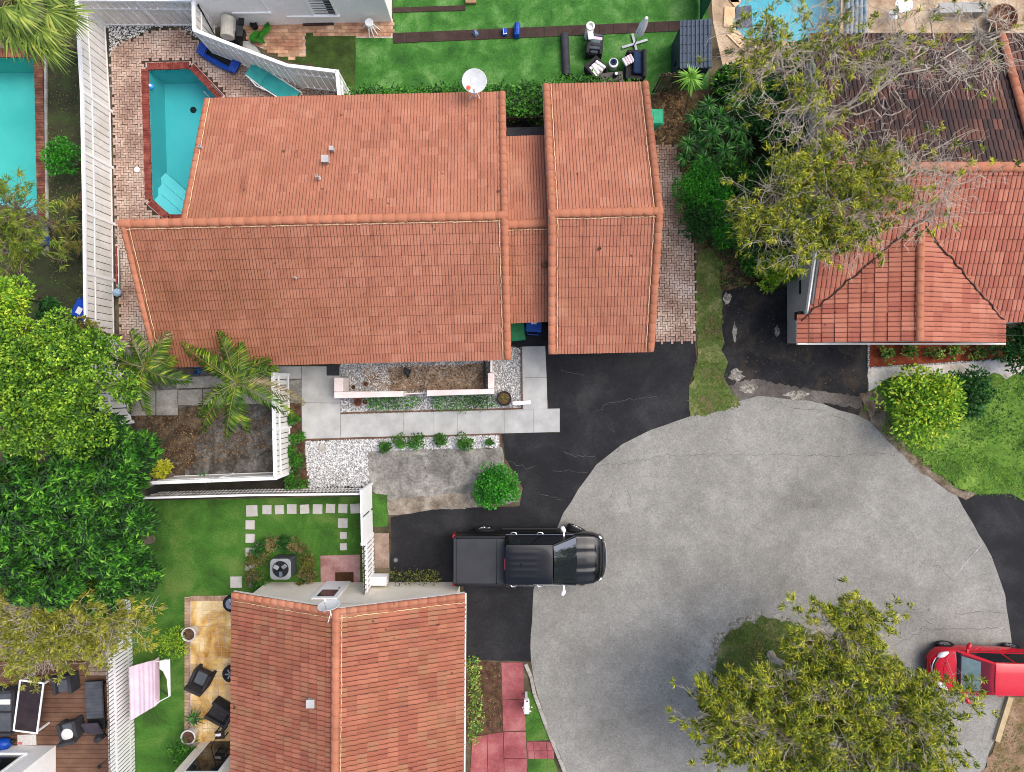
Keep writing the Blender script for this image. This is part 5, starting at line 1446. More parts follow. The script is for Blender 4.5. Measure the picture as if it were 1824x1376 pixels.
# turquoise lounger by the pool
tq = thing('sun_lounger', (*XY(489, 152, .4), .02), math.atan2(-50, 78), 'turquoise lounger with white frame against the vinyl fence', 'lounger')
m_turq = mat('turquoise_sling', S(48, 150, 146), S(58, 166, 160), scale=3, fine=.08, rough=.7)
obj('sling', MB().box((.25, 0, .36), (1.45, .6, .03)), m_turq, tq, bevel=.01)
obj('backrest', MB().box((-.76, 0, .5), (.62, .6, .03), M=Matrix.Rotation(.48, 4, 'Y')), m_turq, tq, bevel=.01)
for s in (-1, 1): obj('frame_rail', MB().tube([(-1.02, s * .32, .64), (-.5, s * .33, .35), (1.0, s * .33, .34), (1.02, s * .3, .2)], .025, 6), m_white, tq)
for x in (-.45, .85): obj('leg', MB().tube([(x, -.33, .34), (x + .02, -.35, .0), (x + .02, .35, .0), (x, .33, .34)], .025, 6), m_white, tq)
obj('arm', MB().tube([(-.9, -.33, .5), (-.5, -.44, .52), (-.1, -.33, .36)], .022, 6), m_white, tq)
# blue pool float
fl = thing('pool_float', (*XY(392, 102, .15), .03), math.atan2(-32, 58), 'deep blue pool float with black mesh middle leaning by the fence', 'pool float')
m_bluef = mat('deep_blue_vinyl', S(14, 58, 148), S(22, 80, 176), scale=6, fine=.12, rough=.35)
for s in (-1, 1):
    obj('side_tube', MB().tube([(-.7, s * .24, .16), (-.3, s * .27, .15), (.3, s * .27, .15), (.7, s * .24, .16)], [.1, .11, .11, .1], 10), m_bluef, fl, smooth=.9)
    e_ = MB()
    for k in range(4): e_.tube([(s * (.58 + .08 * k), -.3, .2), (s * (.6 + .08 * k), 0, .22), (s * (.58 + .08 * k), .3, .2)], .06, 8)
    obj('end_cushion', e_, m_bluef, fl, smooth=.9)
obj('mesh', MB().box((0, 0, .12), (1.1, .42, .02)), m_black, fl)
tag(obj('deck_cover', MB().lathe((*XY(245, 303), .026), [(.11, 0), (.11, .02), (.09, .03)], 18), m_white), 'round white skimmer cover set in the brick pool deck', 'cover')
fl2 = thing('chlorine_float', (*XY(268, 153), -.1), 0, 'small bright blue chlorine float at the left pool edge', 'pool float')
obj('ring', MB().lathe((0, 0, 0), [(.03, .02), (.11, .03), (.11, .07), (.05, .09)], 14), mat('bright_blue_plastic', S(20, 140, 220), fine=.05, rough=.4), fl2); obj('cap', MB().lathe((0, 0, .09), [(.05, 0), (.05, .05)], 10), m_white, fl2)
ld = thing('pool_ladder', (*XY(383, 170), 0), -.8, 'small steel handrail at the pool corner by the roof edge', 'handrail')
for s in (-1, 1): obj('rail', MB().tube([(-.2, s * .2, -.2), (-.18, s * .2, .35), (.05, s * .2, .42), (.25, s * .2, .05)], .022, 6), m_chrome, ld)
# poles and net bag beside the fence
pls = [('red', S(150, 60, 54), 207, 440, 208, 505), ('white', S(220, 218, 214), 210, 442, 212, 512), ('green', S(60, 120, 90), 213, 446, 213, 515)]
for nm, c, a, b, c_, d_ in pls:
    A, B = P(a, b, .3), P(c_, d_, .12); tag(obj('pool_pole', MB().tube([A, B], .022, 6), mat(nm + '_pole', c, fine=.05, rough=.5)), nm + ' pool pole lying between the long fence and the tiled eave', 'pole')
nb_ = thing('net_bag', (*XY(211, 522, .1), .02), 0, 'pale blue net bag on the bricks below the pool poles', 'bag')
sph = MB().lathe((0, 0, .16), [(.02, -.15), (.13, -.1), (.17, 0), (.13, .1), (.03, .15)], 14); obj('bag', sph, mat('pale_blue_net', S(110, 150, 178), S(180, 200, 212), scale=14, fine=.3, rough=.8), nb_, smooth=.9)
obj('cord', MB().tube([(0, 0, .3), (.05, .2, .2), (.0, .5, .06)], .012, 5), m_turq, nb_)

# by the white house: barbecue, black leaning pole, turf offcut, stool, plank
bq = thing('barbecue', (*XY(404, 47, .9), 0), -.04, 'grey lidded barbecue on a cart beside the white house', 'barbecue')
m_bbq = mat('weathered_grey_lid', S(168, 164, 152), S(190, 186, 176), scale=3, fine=.12, rough=.5)
obj('cart', MB().box((0, 0, .4), (.55, .72, .75)), m_black, bq, bevel=.02); obj('lid', MB().lathe((0, -.0, .8), [(.24, -.38), (.26, -.36), (.26, .36), (.24, .38)], 16, Matrix.Rotation(PI / 2, 4, 'X')), m_bbq, bq, bevel=.01)
obj('handle', MB().tube([(.3, -.25, .95), (.36, -.2, .98), (.36, .2, .98), (.3, .25, .95)], .02, 6), m_chrome, bq)
obj('side_shelf', MB().box((.42, .02, .74), (.26, .6, .04)), m_dgrey, bq); obj('side_burner', MB().box((.5, .25, .8), (.2, .25, .08)), m_black, bq)
for a in (-1, 1):
    for b in (-1, 1): obj('wheel', MB().lathe((a * .24, b * .3, .05), [(.05, -.02), (.05, .02)], 10, Matrix.Rotation(PI / 2, 4, 'Y')), m_tyre, bq)
tag(obj('leaning_pole', MB().tube([P(384, 66, .05), P(368, 36, .9), P(352, 8, 1.6)], [.02, .02, .035], 6), m_black), 'black pole leaning over the vinyl fence next to the barbecue', 'pole')
to = thing('turf_offcut', (*XY(464, 60, .2), .03), 0, 'crumpled bright green turf offcut on the brick patio', 'turf offcut')
V, Fc = [], []
for j in range(12):
    for i in range(12):
        x, y = i / 11 - .5, j / 11 - .5
        V.append((x * .55 + .14 * math.sin(y * 5), y * .75, .12 + .12 * math.sin(x * 7 + 2 * y) * math.cos(y * 5) + .1))
for j in range(11):
    for i in range(11):
        if (i < 6 and j > 6): continue
        k = j * 12 + i; Fc.append((k, k + 1, k + 13, k + 12))
obj('sheet', MB().add(V, Fc), mat('leaf_green_turf', S(34, 92, 22), S(54, 124, 34), scale=5, fine=.25, fscale=40, rough=.9), to, smooth=1.2)
tag(obj('plant_pot', MB().lathe((*XY(456, 50), .02), [(.1, 0), (.14, .25), (.12, .25), (.1, .2)], 14), m_black), 'small black pot beside the crumpled turf offcut', 'pot')
so = thing('stool', (*XY(658, 42, .4), .02), .2, 'white plastic stool with splayed legs on the brick patio', 'stool')
obj('seat', MB().lathe((0, 0, .42), [(.15, 0), (.17, .02), (.15, .05), (.05, .03)], 18), m_white, so, smooth=.6)
for a in (3.0, -.4, -1.0, -1.5, -2.0): obj('leg', MB().tube([(math.cos(a) * .1, math.sin(a) * .1, .42), (math.cos(a) * .36, math.sin(a) * .36, .01)], [.03, .015], 6), m_white, so)
A, B = P(541, 44), P(595, 42); tag(obj('plank', MB().box(((A.x + B.x) / 2, A.y - .02, .06), (B.x - A.x, .1, .05), .03), m_rubber), 'dark brown plank lying along the white house wall', 'plank')
tag(obj('stone_slab', MB().prism(rough(px_poly([(430, 75), (444, 74), (458, 86), (465, 96), (452, 95), (434, 84)]), .02), 0, .05), m_conc), 'pale broken slab between barbecue and vinyl fence', 'slab')
tag(obj('timber_step', MB().box((*XY(839, 4), .08), (.42, .22, .14)).box((*XY(839, 0), .16), (.4, .16, .05)), mat('tan_wood', S(150, 116, 82), S(176, 142, 104), scale=4, fine=.2, rough=.85), bevel=.01), 'small tan wooden step on the north lawn', 'step')

# on the bright lawn
def bag(px, py, rz, sz, label, m, cat='bag', trim=None):
    r = thing('bag', (*XY(px, py, sz[2] / 2), .02), rz, label, cat)
    obj('bag', MB().box((0, 0, sz[2] / 2), sz, taper=.8), m, r, bevel=min(sz) * .25)
    obj('strap', MB().tube([(-sz[0] * .25, -sz[1] * .3, sz[2]), (-sz[0] * .2, 0, sz[2] + .05), (-sz[0] * .25, sz[1] * .3, sz[2])], .015, 5), trim or m_navy, r)
    obj('pocket', MB().box((0, -sz[1] * .3, sz[2] * .6), (sz[0] * .7, sz[1] * .2, sz[2] * .7)), trim or m, r, bevel=.01)
    return r
bag(921, 54, -.05, (.26, .62, .3), 'bright blue bag lying across the brown rubber path', m_bluef)
bag(899, 58, .1, (.22, .3, .18), 'blue and white cooler beside the bright blue bag', m_bluef, 'cooler', m_whitecloth)
bag(847, 60, .6, (.2, .24, .16), 'small grey blue bundle left of the cooler', mat('grey_blue_cloth', S(70, 96, 130), S(130, 150, 170), scale=12, fine=.2, rough=.9), 'bundle')
rl = thing('rug_roll', (*XY(1007, 98, .15), .0), 0, 'dark grey rolled rug lying on the bright lawn', 'rug roll')
obj('roll', MB().lathe((0, 0, .16), [(.13, -.82), (.155, -.8), (.15, 0), (.16, .8), (.13, .82)], 16, Matrix.Rotation(PI / 2 + .01, 4, 'X') @ Matrix.Rotation(.05, 4, 'Y')), m_dgrey, rl, smooth=.9)
obj('flap', MB().box((.12, .0, .03), (.12, 1.6, .02), .05), m_dgrey, rl)
s1 = armchair(1059, 84, -.1, 'grey wicker chair piled with striped towels near the white roll', w=.62, d=.7, mc=m_greycush, z=.01, back=.5)
tw = thing('towel_pile', (*XY(1060, 76, .5), .48), -.15, 'striped grey and lilac towels piled on the wicker chair', 'towels')
for i, m in enumerate((m_greycush, m_pink, mat('teal_grey_cloth', S(88, 104, 106), fine=.1, rough=.9), m_dgrey, m_greycush)):
    obj('towel', MB().box((.0, .25 - .12 * i, .05 + .02 * (i % 2)), (.52, .13, .1), R.gauss(0, .05)), m, tw, bevel=.03)
wr = thing('paper_roll', (*XY(1052, 46, .8), .0), 0, 'white standing roll with cloth hanging beside the towel chair', 'roll')
obj('roll', MB().lathe((0, 0, 0), [(.16, 0), (.165, .8), (.11, .8), (.09, .7)], 20), m_whitecloth, wr, smooth=.5)
obj('cloth', MB().box((.0, -.24, .72), (.22, .5, .04), .15, None), m_whitecloth, wr, bevel=.015)
s2 = armchair(1061, 124, .75, 'dark armchair with crumpled white cushions on the lawn', w=.66, d=.66, z=.01, mc=m_whitecloth, back=.5)
for i in range(4): obj('cushion', MB().box((-.2 + .13 * i, -.04, .52 + .03 * (i % 2)), (.13, .46, .12), R.gauss(0, .2), M=Matrix.Rotation(R.gauss(0, .25), 4, 'Y') @ Matrix.Rotation(R.gauss(0, .15), 4, 'Z')), m_whitecloth, s2, bevel=.04)
rs = thing('round_stool', (*XY(1093, 112, .4), .01), 0, 'pale round stool with a navy ring on top', 'stool')
obj('drum', MB().lathe((0, 0, 0), [(.15, 0), (.19, .1), (.19, .38), (.17, .4)], 20), m_whitecloth, rs, smooth=.6); obj('ring', MB().lathe((0, .02, .4), [(.13, 0), (.13, .02), (.06, .02), (.06, 0)], 20), m_navy, rs); obj('dot', MB().lathe((0, .02, .4), [(.03, 0), (.03, .022)], 10), m_navy, rs)
lv = thing('loveseat', (*XY(1131, 118, .4), .01), -PI / 2, 'dark wicker loveseat with a navy cushion beside the folded parasol', 'loveseat')
obj('base', MB().box((0, -.05, .2), (1.05, .62, .34)), m_wick, lv, bevel=.03); obj('backrest', MB().box((0, .3, .38), (1.1, .14, .6), M=Matrix.Rotation(-.15, 4, 'X')), m_wick, lv, bevel=.05)
for s in (-1, 1): obj('armrest', MB().box((s * .52, 0, .3), (.12, .66, .46)), m_wick, lv, bevel=.03)
obj('cushion', MB().box((-.08, .1, .46), (.86, .4, .16), M=Matrix.Rotation(-.3, 4, 'X')), m_navy, lv, bevel=.06); obj('piping', MB().tube([(-.5, .3, .6), (-.3, .33, .64), (.2, .33, .64), (.36, .28, .6)], .016, 5), m_whitecloth, lv)
pl_ = thing('cushion', (*XY(1119, 108, .5), .45), .5, 'lilac striped pillow on the front of the loveseat', 'pillow')
for i in range(4): obj('stripe', MB().box((-.16 + .105 * i, 0, .06), (.1, .34, .12)), m_pink if i % 2 else m_whitecloth, pl_, bevel=.03)
tb2 = thing('coffee_table', (*XY(1089, 141, .4), .01), .1, 'brown coffee table half hidden by the hedge, white cup on it', 'table')
obj('tabletop', MB().box((0, 0, .4), (.9, .5, .05)), mat('taupe_table', S(84, 74, 74), S(98, 88, 88), scale=3, fine=.1, rough=.7), tb2, bevel=.02)
for a in (-1, 1):
    for b in (-1, 1): obj('leg', MB().box((a * .4, b * .2, .19), (.06, .06, .38)), m_wick, tb2)
cp = thing('cup', (*XY(1096, 135, .45), .435), 0, 'small black and white pot standing on the brown coffee table', 'cup')
obj('body', MB().lathe((0, 0, 0), [(.08, 0), (.11, .1), (.08, .16)], 14), m_black, cp, smooth=.7); obj('lid', MB().lathe((.01, 0, .16), [(.05, 0), (.06, .03), (.02, .05)], 10), m_white, cp)
pa_ = thing('parasol', (*XY(1130, 80), .02), 0, 'folded white parasol tilted over a grey cross base', 'parasol')
bs = MB(); bs.box((0, 0, .04), (1.05, .09, .06), .3); obj('base_bar', bs, m_metal, pa_); obj('base_bar', MB().box((0, 0, .045), (.09, .8, .06), .25), m_metal, pa_)
bse = P(1130, 80)
tip = P(1152, 32, 1.9) - Vector((bse.x, bse.y, .02)); mid = P(1136, 66, .9) - Vector((bse.x, bse.y, .02))
obj('pole', MB().tube([(0, 0, .03), tuple(mid), tuple(tip)], .022, 8), m_metal, pa_)
cn = MB()
for k in range(9):
    a = k * 2 * PI / 9; q = Vector((math.cos(a), math.sin(a), 0))
    cn.tube([tip + q * .03, tip.lerp(mid, .4) + q * .1, tip.lerp(mid, .8) + q * .13 + Vector((0, 0, R.uniform(-.08, .05)))], [.03, .06, .03], 6)
obj('canopy', cn, m_whitecloth, pa_, smooth=.9)
# shed
sx0, sx1 = P(1212, 0, 1.5).x, P(1268, 0, 1.7).x; sy0, sy1 = P(0, 120, 1.6).y, P(0, 37, 1.6).y
sh = thing('shed', ((sx0 + sx1) / 2, (sy0 + sy1) / 2, 0), 0, 'dark blue grey plastic shed with a ribbed roof beside the lawn', 'shed')
m_shed = mat('slate_plastic', S(62, 74, 88), S(74, 86, 100), scale=2, fine=.08, rough=.55); m_shed2 = mat('dark_slate_plastic', S(38, 50, 60), S(48, 60, 70), scale=2, fine=.08, rough=.55)
bx_, by_ = sx1 - sx0, sy1 - sy0
obj('wall', MB().box((0.02, 0, .74), (bx_ - .06, by_ - .08, 1.48)), m_shed2, sh); rfm = MB().box((0, 0, 1.56), (bx_ + .06, by_ + .06, .08), M=Matrix.Rotation(-.08, 4, 'Y'))
rf = obj('roof', rfm, m_shed, sh)
for i in range(7): obj('rib', MB().box((-bx_ / 2 + .1 + i * (bx_ - .2) / 6, 0, 1.61 + i * .015 - .035), (.05, by_ + .04, .05)), m_shed, rf, bevel=.01)
for i in range(5): obj('cross_rib', MB().box((0, -by_ / 2 + .2 + i * (by_ - .4) / 4, 1.6), (bx_, .025, .03), M=Matrix.Rotation(-.08, 4, 'Y')), m_shed2, rf)
dd_ = obj('door', MB().box((-bx_ / 2 + .02, -.1, .72), (.05, 1.2, 1.3)), m_shed2, sh, bevel=.01); obj('handle', MB().box((-bx_ / 2 - .02, -.35, .8), (.05, .08, .26)), m_black, dd_)

# satellite dishes
def dish(p, foot, label, rx, tilt, az, spot=None):
    r = thing('satellite_dish', tuple(foot), 0, label, 'dish')
    o = Vector(p) - Vector(foot)
    M_ = Matrix.Rotation(az, 4, 'Z') @ Matrix.Rotation(tilt, 4, 'X')
    prof = [(rx * t, .14 * rx * t * t) for t in (.02, .3, .55, .8, 1.0)] + [(rx * 1.03, .14 * rx - .01), (rx * .9, .1 * rx - .03)]
    obj('reflector', MB().lathe(o, prof, 28, M_ @ Matrix.Scale(1.08, 4, (1, 0, 0))), mat('dish_white', S(196, 198, 196), S(212, 214, 212), scale=4, fine=.06, rough=.5), r, smooth=.5)
    if spot: obj('decal', MB().lathe(o + M_ @ Vector((-.2, -.22, .065)), [(.075, 0), (.075, .012)], 12, M_), spot, r)
    a = M_ @ Vector((0, -rx * .95, .1)); b = M_ @ Vector((0, -rx * .8, rx * 1.15))
    obj('arm', MB().tube([o + a, o + a * .6 + b * .5, o + b], .02, 6), m_metal, r); obj('lnb', MB().lathe(o + b, [(.03, -.05), (.045, .0), (.03, .06)], 10, M_), m_white, r)
    obj('mast', MB().tube([(0, 0, 0), (o.x * .5, o.y * .4, o.z * .6), (o.x, o.y, o.z - .03)], .025, 6), m_white, r)
    for s in (-1, 1): obj('strut', MB().tube([(s * .18, -.1, .02), (o.x * .6, o.y * .5, o.z * .55)], .014, 5), m_white, r)
m_orange = mat('orange_decal', S(206, 92, 50), S(222, 120, 80), scale=12, fine=.1, rough=.6)
dish(P(845, 145, 3.5), P(846, 172, 2.75), 'oval white satellite dish with an orange mark on the eave', .385, .25, 0.0, m_orange)
dish(P(586, 1080, 4.4), P(594, 1104, 4.25), 'white satellite dish seen nearly edge on at the lower house gable', .34, -1.32, .1)

# condenser, meter box, mailbox, pots
ac = thing('air_conditioner', (*XY(500, 1014, .8), .02), 0, 'grey outdoor air conditioner with a round fan among shrubs', 'air conditioner')
m_acm = mat('ac_grey', S(128, 132, 134), S(146, 150, 152), scale=3, fine=.06, rough=.5)
obj('casing', MB().box((0, 0, .4), (.76, .76, .78)), mat('ac_side', S(60, 62, 66), S(84, 86, 90), scale=10, fine=.2, rough=.6), ac, bevel=.06)
tp_ = MB(); V, Fc = [], []
for k in range(32):
    a = 2 * PI * k / 32; c_, s_ = math.cos(a), math.sin(a); f = 1 / max(abs(c_), abs(s_)); f = min(f, 1.25)
    V += [(c_ * .4 * f, s_ * .4 * f, .8), (c_ * .32, s_ * .32, .82), (c_ * .31, s_ * .31, .7)]
for k in range(32):
    for j in (0, 1): Fc.append((k * 3 + j, ((k + 1) % 32) * 3 + j, ((k + 1) % 32) * 3 + j + 1, k * 3 + j + 1))
obj('top_ring', tp_.add(V, Fc), m_acm, ac); obj('well', MB().lathe((0, 0, .785), [(.31, 0), (.31, .012)], 24), m_black, ac)
fn = obj('fan', MB().lathe((0, 0, .8), [(.07, 0), (.07, .03)], 12), m_trimb, ac)
for k in range(3):
    a = k * 2 * PI / 3 + .6; obj('blade', MB().box((math.cos(a) * .18, math.sin(a) * .18, .82), (.2, .15, .012), a, Matrix.Rotation(a, 4, 'Z') @ Matrix.Rotation(.25, 4, 'X')), m_metal if k != 2 else m_chrome, fn, bevel=.01)
mt_ = thing('meter_box', (*XY(678, 1027), 0), 0, 'white wall mounted cabinet at the louvred fence corner', 'cabinet')
obj('cabinet', MB().box((0, .05, .6), (.78, .34, .5)), m_white, mt_, bevel=.02); obj('vent', MB().box((-.1, -.2, .3), (.36, .16, .3)), m_vinyl, mt_, bevel=.01)
for i in range(4): obj('louvre', MB().box((-.1, -.19, .46 - .0 + .002 * i), (.3, .02, .01)), m_metal, mt_)
mbx = thing('mailbox', (*XY(937, 1234), .02), 0, 'white mailbox on a post between red walk and kerb', 'mailbox')
obj('post', MB().box((0, 0, .5), (.1, .1, 1.0)), m_white, mbx); obj('box', MB().box((0, .0, 1.08), (.2, .55, .2)), m_white, mbx, bevel=.04); obj('flag', MB().box((.02, .24, 1.2), (.08, .03, .06)), m_tail, mbx)
m_petal = mat('pale_pink_petal', S(216, 186, 186), S(238, 226, 222), scale=14, fine=.15, rough=.9)
def pot(px, py, r, h, m, label, soil=True, z=.02, tilt=None):
    t = thing('plant_pot', (*XY(px, py), z), 0, label, 'pot')
    obj('pot', MB().lathe((0, 0, 0), [(r * .7, 0), (r, h), (r * 1.06, h), (r * 1.06, h - .04), (r * .92, h), (r * .88, h - .06)], 20, tilt), m, t, smooth=.5)
    if soil: obj('soil', MB().lathe((0, 0, h - .09), [(r * .86, .02), (r * .84, .06)], 18, tilt), m_mulch, t)
    return t
m_whitepot = mat('white_pot', S(206, 204, 202), S(226, 224, 222), scale=4, fine=.06, rough=.5)
m_terra = mat('terracotta_pot', S(176, 108, 82), S(198, 132, 106), scale=5, fine=.15, rough=.85)
POTS = [pot(347, 1122, .26, .5, m_whitepot, 'white pot with leaning olive shrub at the patio edge'), pot(346, 1302, .27, .5, m_whitepot, 'white pot with bushy shrub beside the lower window'), pot(352, 1278, .14, .3, m_whitepot, 'small white pot with a spiky dark plant on the patio')]
pot(898, 710, .28, .3, m_dgrey, 'round black planter on the white gravel by the pink wall')
pot(640, 716, .17, .28, m_terra, 'terracotta pot at the left end of the clipped hedge'); pot(652, 716, .12, .2, m_whitepot, 'small pale pot next to the terracotta one')
pot(631, 690, .1, .16, m_whitepot, 'small white pot in the front court corner'); pot(653, 684, .09, .14, m_terra, 'tiny terracotta pot inside the front court')
fpt = pot(938, 1252, .12, .22, m_terra, 'small pot of pale pink flowers below the white mailbox')
fm = MB()
for _ in range(46):
    a = R.uniform(0, 2 * PI); q = R.uniform(.02, .2); zz = .3 + R.uniform(0, .12); fm.lathe((math.cos(a) * q, math.sin(a) * q, zz), [(.01, 0), (.035, .015), (.012, .03)], 6, Matrix.Rotation(R.uniform(-.6, .6), 4, 'X'))
o_ = obj('flowers', fm, m_petal, fpt); o_['kind'] = 'stuff'
tag(obj('white_board', MB().box((*XY(929, 718, .5), .5), (.72, .14, .06), .04, Matrix.Rotation(.06, 4, 'Z') @ Matrix.Rotation(.2, 4, 'Y')).box((*XY(920, 719, .2), .22), (.06, .06, .44)), m_white, bevel=.01), 'white sign board standing at the corner of the front walk', 'sign')
orn = thing('garden_ornament', (*XY(727, 663), .02), .4, 'small black and grey heron ornament in the front court', 'ornament')
obj('body', MB().lathe((0, 0, .42), [(.02, -.2), (.09, -.1), (.11, .02), (.06, .14), (.02, .2)], 12, Matrix.Rotation(1.2, 4, 'X')), m_dgrey, orn, smooth=.9); obj('neck', MB().tube([(0, -.15, .48), (.02, -.22, .62), (.0, -.2, .74), (0, -.3, .76)], [.04, .03, .035, .008], 7), m_black, orn)
for s in (-1, 1): obj('leg', MB().tube([(s * .04, 0, .36), (s * .05, .02, .18), (s * .05, 0, 0)], .012, 5), m_black, orn)
obj('foot_plate', MB().lathe((0, 0, 0), [(.12, 0), (.11, .03)], 12), m_dgrey, orn)
tag(obj('manhole_cover', MB().lathe((*XY(575, 798), .03), [(.15, 0), (.15, .02), (.12, .02), (.12, .01)], 18), m_concd), 'round grey inspection cover in the white gravel', 'cover')
tag(obj('drain_cap', MB().lathe((*XY(705, 998), .012), [(.09, 0), (.07, .03)], 12), m_metal), 'small pale drain cap on the dark drive', 'drain cap')
tag(obj('doormat', MB().box((*XY(614, 1030), .042), (.72, .48, .02), .02), mat('brown_mat', S(58, 36, 22), S(74, 48, 30), scale=8, fine=.25, rough=.95)), 'dark brown doormat on the pink pad', 'doormat')
tag(obj('door_mat_black', MB().box((*XY(594, 660), .062), (.5, .42, .02)), m_dgrey), 'black doormat at the left end of the front court', 'doormat')
bpy.data.objects['door_mat_black'].name = 'doormat'
# alloy wheels lying by the eave
for px, py, m, lb in ((410, 1077, m_rim, 'loose alloy wheel at the roof corner on the patio'), (409, 1203, m_metal, 'loose dark wheel lying under the eave near the armchair')):
    r = thing('spare_wheel', (*XY(px, py, .6), .45), 0, lb, 'wheel')
    obj('tyre', MB().lathe((0, 0, 0), [(.2, -.1), (.3, -.1), (.33, -.06), (.33, .06), (.3, .1), (.22, .1)], 24, cap=False), m_tyre, r, smooth=.6)
    obj('rim', MB().lathe((0, 0, .0), [(.22, .08), (.21, .1), (.19, .04), (.03, .03)], 20), m_rim if m is m_rim else m_black, r, smooth=.5)
    for k in range(6): a = k * PI / 3; obj('spoke', MB().box((math.cos(a) * .11, math.sin(a) * .11, .08), (.2, .055, .03), a), m, r)
    obj('stand', MB().lathe((0, 0, -.45), [(.2, 0), (.2, .35)], 14), m_dgrey, r)
stb = thing('side_table', (*XY(392, 1309, .4), .03), .1, 'small table with striped top beside the patio door', 'table')
obj('tabletop', MB().box((0, 0, .4), (.36, .3, .04)), m_rubber, stb); obj('stripe', MB().box((-.05, .02, .425), (.22, .1, .012)), m_white, stb)
for a in (-1, 1):
    for b in (-1, 1): obj('leg', MB().box((a * .15, b * .12, .19), (.03, .03, .38)), m_black, stb)
tag(obj('broom', MB().tube([P(386, 1312, .9), P(366, 1350, .1)], .014, 5).box(tuple(P(364, 1353, .05)), (.28, .08, .1), .5), m_black), 'black broom leaning by the sliding door', 'broom')
tag(obj('watering_can', MB().lathe((*XY(358, 1334), .02), [(.09, 0), (.1, .2), (.05, .24)], 14).tube([P(358, 1334, .12), P(352, 1330, .26)], [.025, .015], 6), m_turq), 'small teal watering can at the wall corner', 'watering can')
# drying rack with pink sheet
dryr = thing('drying_rack', (*XY(275, 1228), .0), 0, 'folding drying rack with a pale pink sheet over its left side', 'drying rack')
o_ = P(275, 1228)
def L_(px, py, z): return P(px, py, z) - Vector((o_.x, o_.y, 0))
zt_ = 1.35
fr_ = MB()
for a, b in (((236, 1190), (301, 1174)), ((238, 1274), (303, 1240)), ((236, 1190), (238, 1274)), ((301, 1174), (303, 1240)), ((270, 1182), (272, 1257))):
    fr_.tube([L_(*a, zt_ - .07), L_(*b, zt_ - .07)], .016, 6)
obj('frame', fr_, m_white, dryr)
for a, b in (((240, 1190), (300, 1240)), ((300, 1174), (262, 1262))): obj('leg', MB().tube([L_(*a, zt_), L_(*b, .03)], .018, 6), m_dgrey, dryr)
ps = thing('bed_sheet', tuple(P(252, 1230, .0)), 0, 'pale pink pleated sheet hanging on the drying rack by the fence', 'sheet')
V, Fc = [], []; N_, K_ = 14, 26
o2 = P(252, 1230, 0)
for i in range(N_ + 1):
    t = i / N_
    edge0 = P(276 + 1 * t, 1176 + 82 * t, zt_ + .03); edge1 = P(229 + 3 * t, 1189 + 96 * t, zt_ + .02)
    V.append(edge0 + Vector((0, 0, -.3)) - o2)
    for j in range(K_ + 1):
        u_ = j / K_; w_ = .022 * math.sin(u_ * 34 + .6 * math.sin(t * 3)) * (.4 + .6 * t) + .014 * math.sin(u_ * 15 + 1) - .04 * math.sin(PI * u_)
        V.append(edge0.lerp(edge1, u_) + Vector((0, 0, w_)) - o2)
    V.append(P(234 + 5 * t, 1191 + 92 * t, .55) - o2)
for i in range(N_):
    for k in range(K_ + 2): m_ = K_ + 3; Fc.append((i * m_ + k, i * m_ + k + 1, (i + 1) * m_ + k + 1, (i + 1) * m_ + k))
obj('cloth', MB().add(V, Fc), m_pink, ps, smooth=1.2)
gc = thing('hanging_shirt', tuple(P(296, 1208, 0)), 0, 'pale garment hung at the right of the drying rack', 'garment')
o3 = P(296, 1208, 0)
obj('cloth', MB().add([P(x, y, zt_ + .03 + .02 * math.sin(x)) - o3 for x, y in ((284, 1178), (303, 1175), (304, 1240), (300, 1241), (297, 1210), (290, 1196), (284, 1192))], [(0, 1, 4, 5, 6), (1, 2, 3, 4)]), m_whitecloth, gc)
# deck small things
npm = NT('newsprint'); 
tc = npm.new('ShaderNodeTexCoord').outputs['Object']; wv = npm.new('ShaderNodeTexWave', wave_type='BANDS', bands_direction='Y'); wv.inputs['Scale'].default_value = 11; wv.inputs['Distortion'].default_value = 1.2; wv.inputs['Detail Scale'].default_value = 20; npm.l(tc, wv.inputs['Vector'])
col = npm.mix(npm.math('MULTIPLY', npm.mapr(wv.outputs['Fac'], .6, .75, 0, .65), npm.mapr(npm.noise(tc, 24, 2), .42, .5, 0, 1)), S(216, 212, 206), S(120, 110, 108)); npm.fin(col, .9)
nw = thing('newspaper', (*XY(50, 1317), .062), .03, 'printed sheet of paper lying on the deck below the table', 'newspaper')
obj('sheet', MB().box((0, 0, .0), (.74, .42, .012)), npm.m, nw); obj('picture', MB().box((-.26, -.12, .008), (.16, .1, .004)), mat('red_print', S(200, 110, 110), fine=.1), nw)
bb = thing('blue_bag', (*XY(8, 1324, .2), .06), 0, 'blue sack with a black top at the left deck edge', 'bag')
obj('sack', MB().lathe((0, 0, .2), [(.03, -.45), (.18, -.35), (.24, -.05), (.2, .2), (.05, .32)], 14, Matrix.Rotation(-PI / 2 + .1, 4, 'Y') @ Matrix.Rotation(PI, 4, 'X')), m_bluef, bb, smooth=.9); obj('top', MB().lathe((.36, .1, .2), [(.06, -.06), (.09, 0), (.05, .08)], 12, Matrix.Rotation(PI / 2, 4, 'Y')), m_black, bb)
fnn = thing('floor_fan', (*XY(178, 1314, .2), .06), .6, 'small black floor fan at the foot of the white louvred fence', 'fan')
obj('base', MB().box((0, 0, .05), (.36, .24, .1)), m_black, fnn, bevel=.03); obj('head', MB().box((.04, .02, .25), (.3, .2, .3), .2, Matrix.Rotation(.5, 4, 'X')), m_dgrey, fnn, bevel=.06); obj('cable', MB().tube([(.15, .05, .03), (.35, .2, .02), (.6, .45, .02)], .012, 5), m_black, fnn)
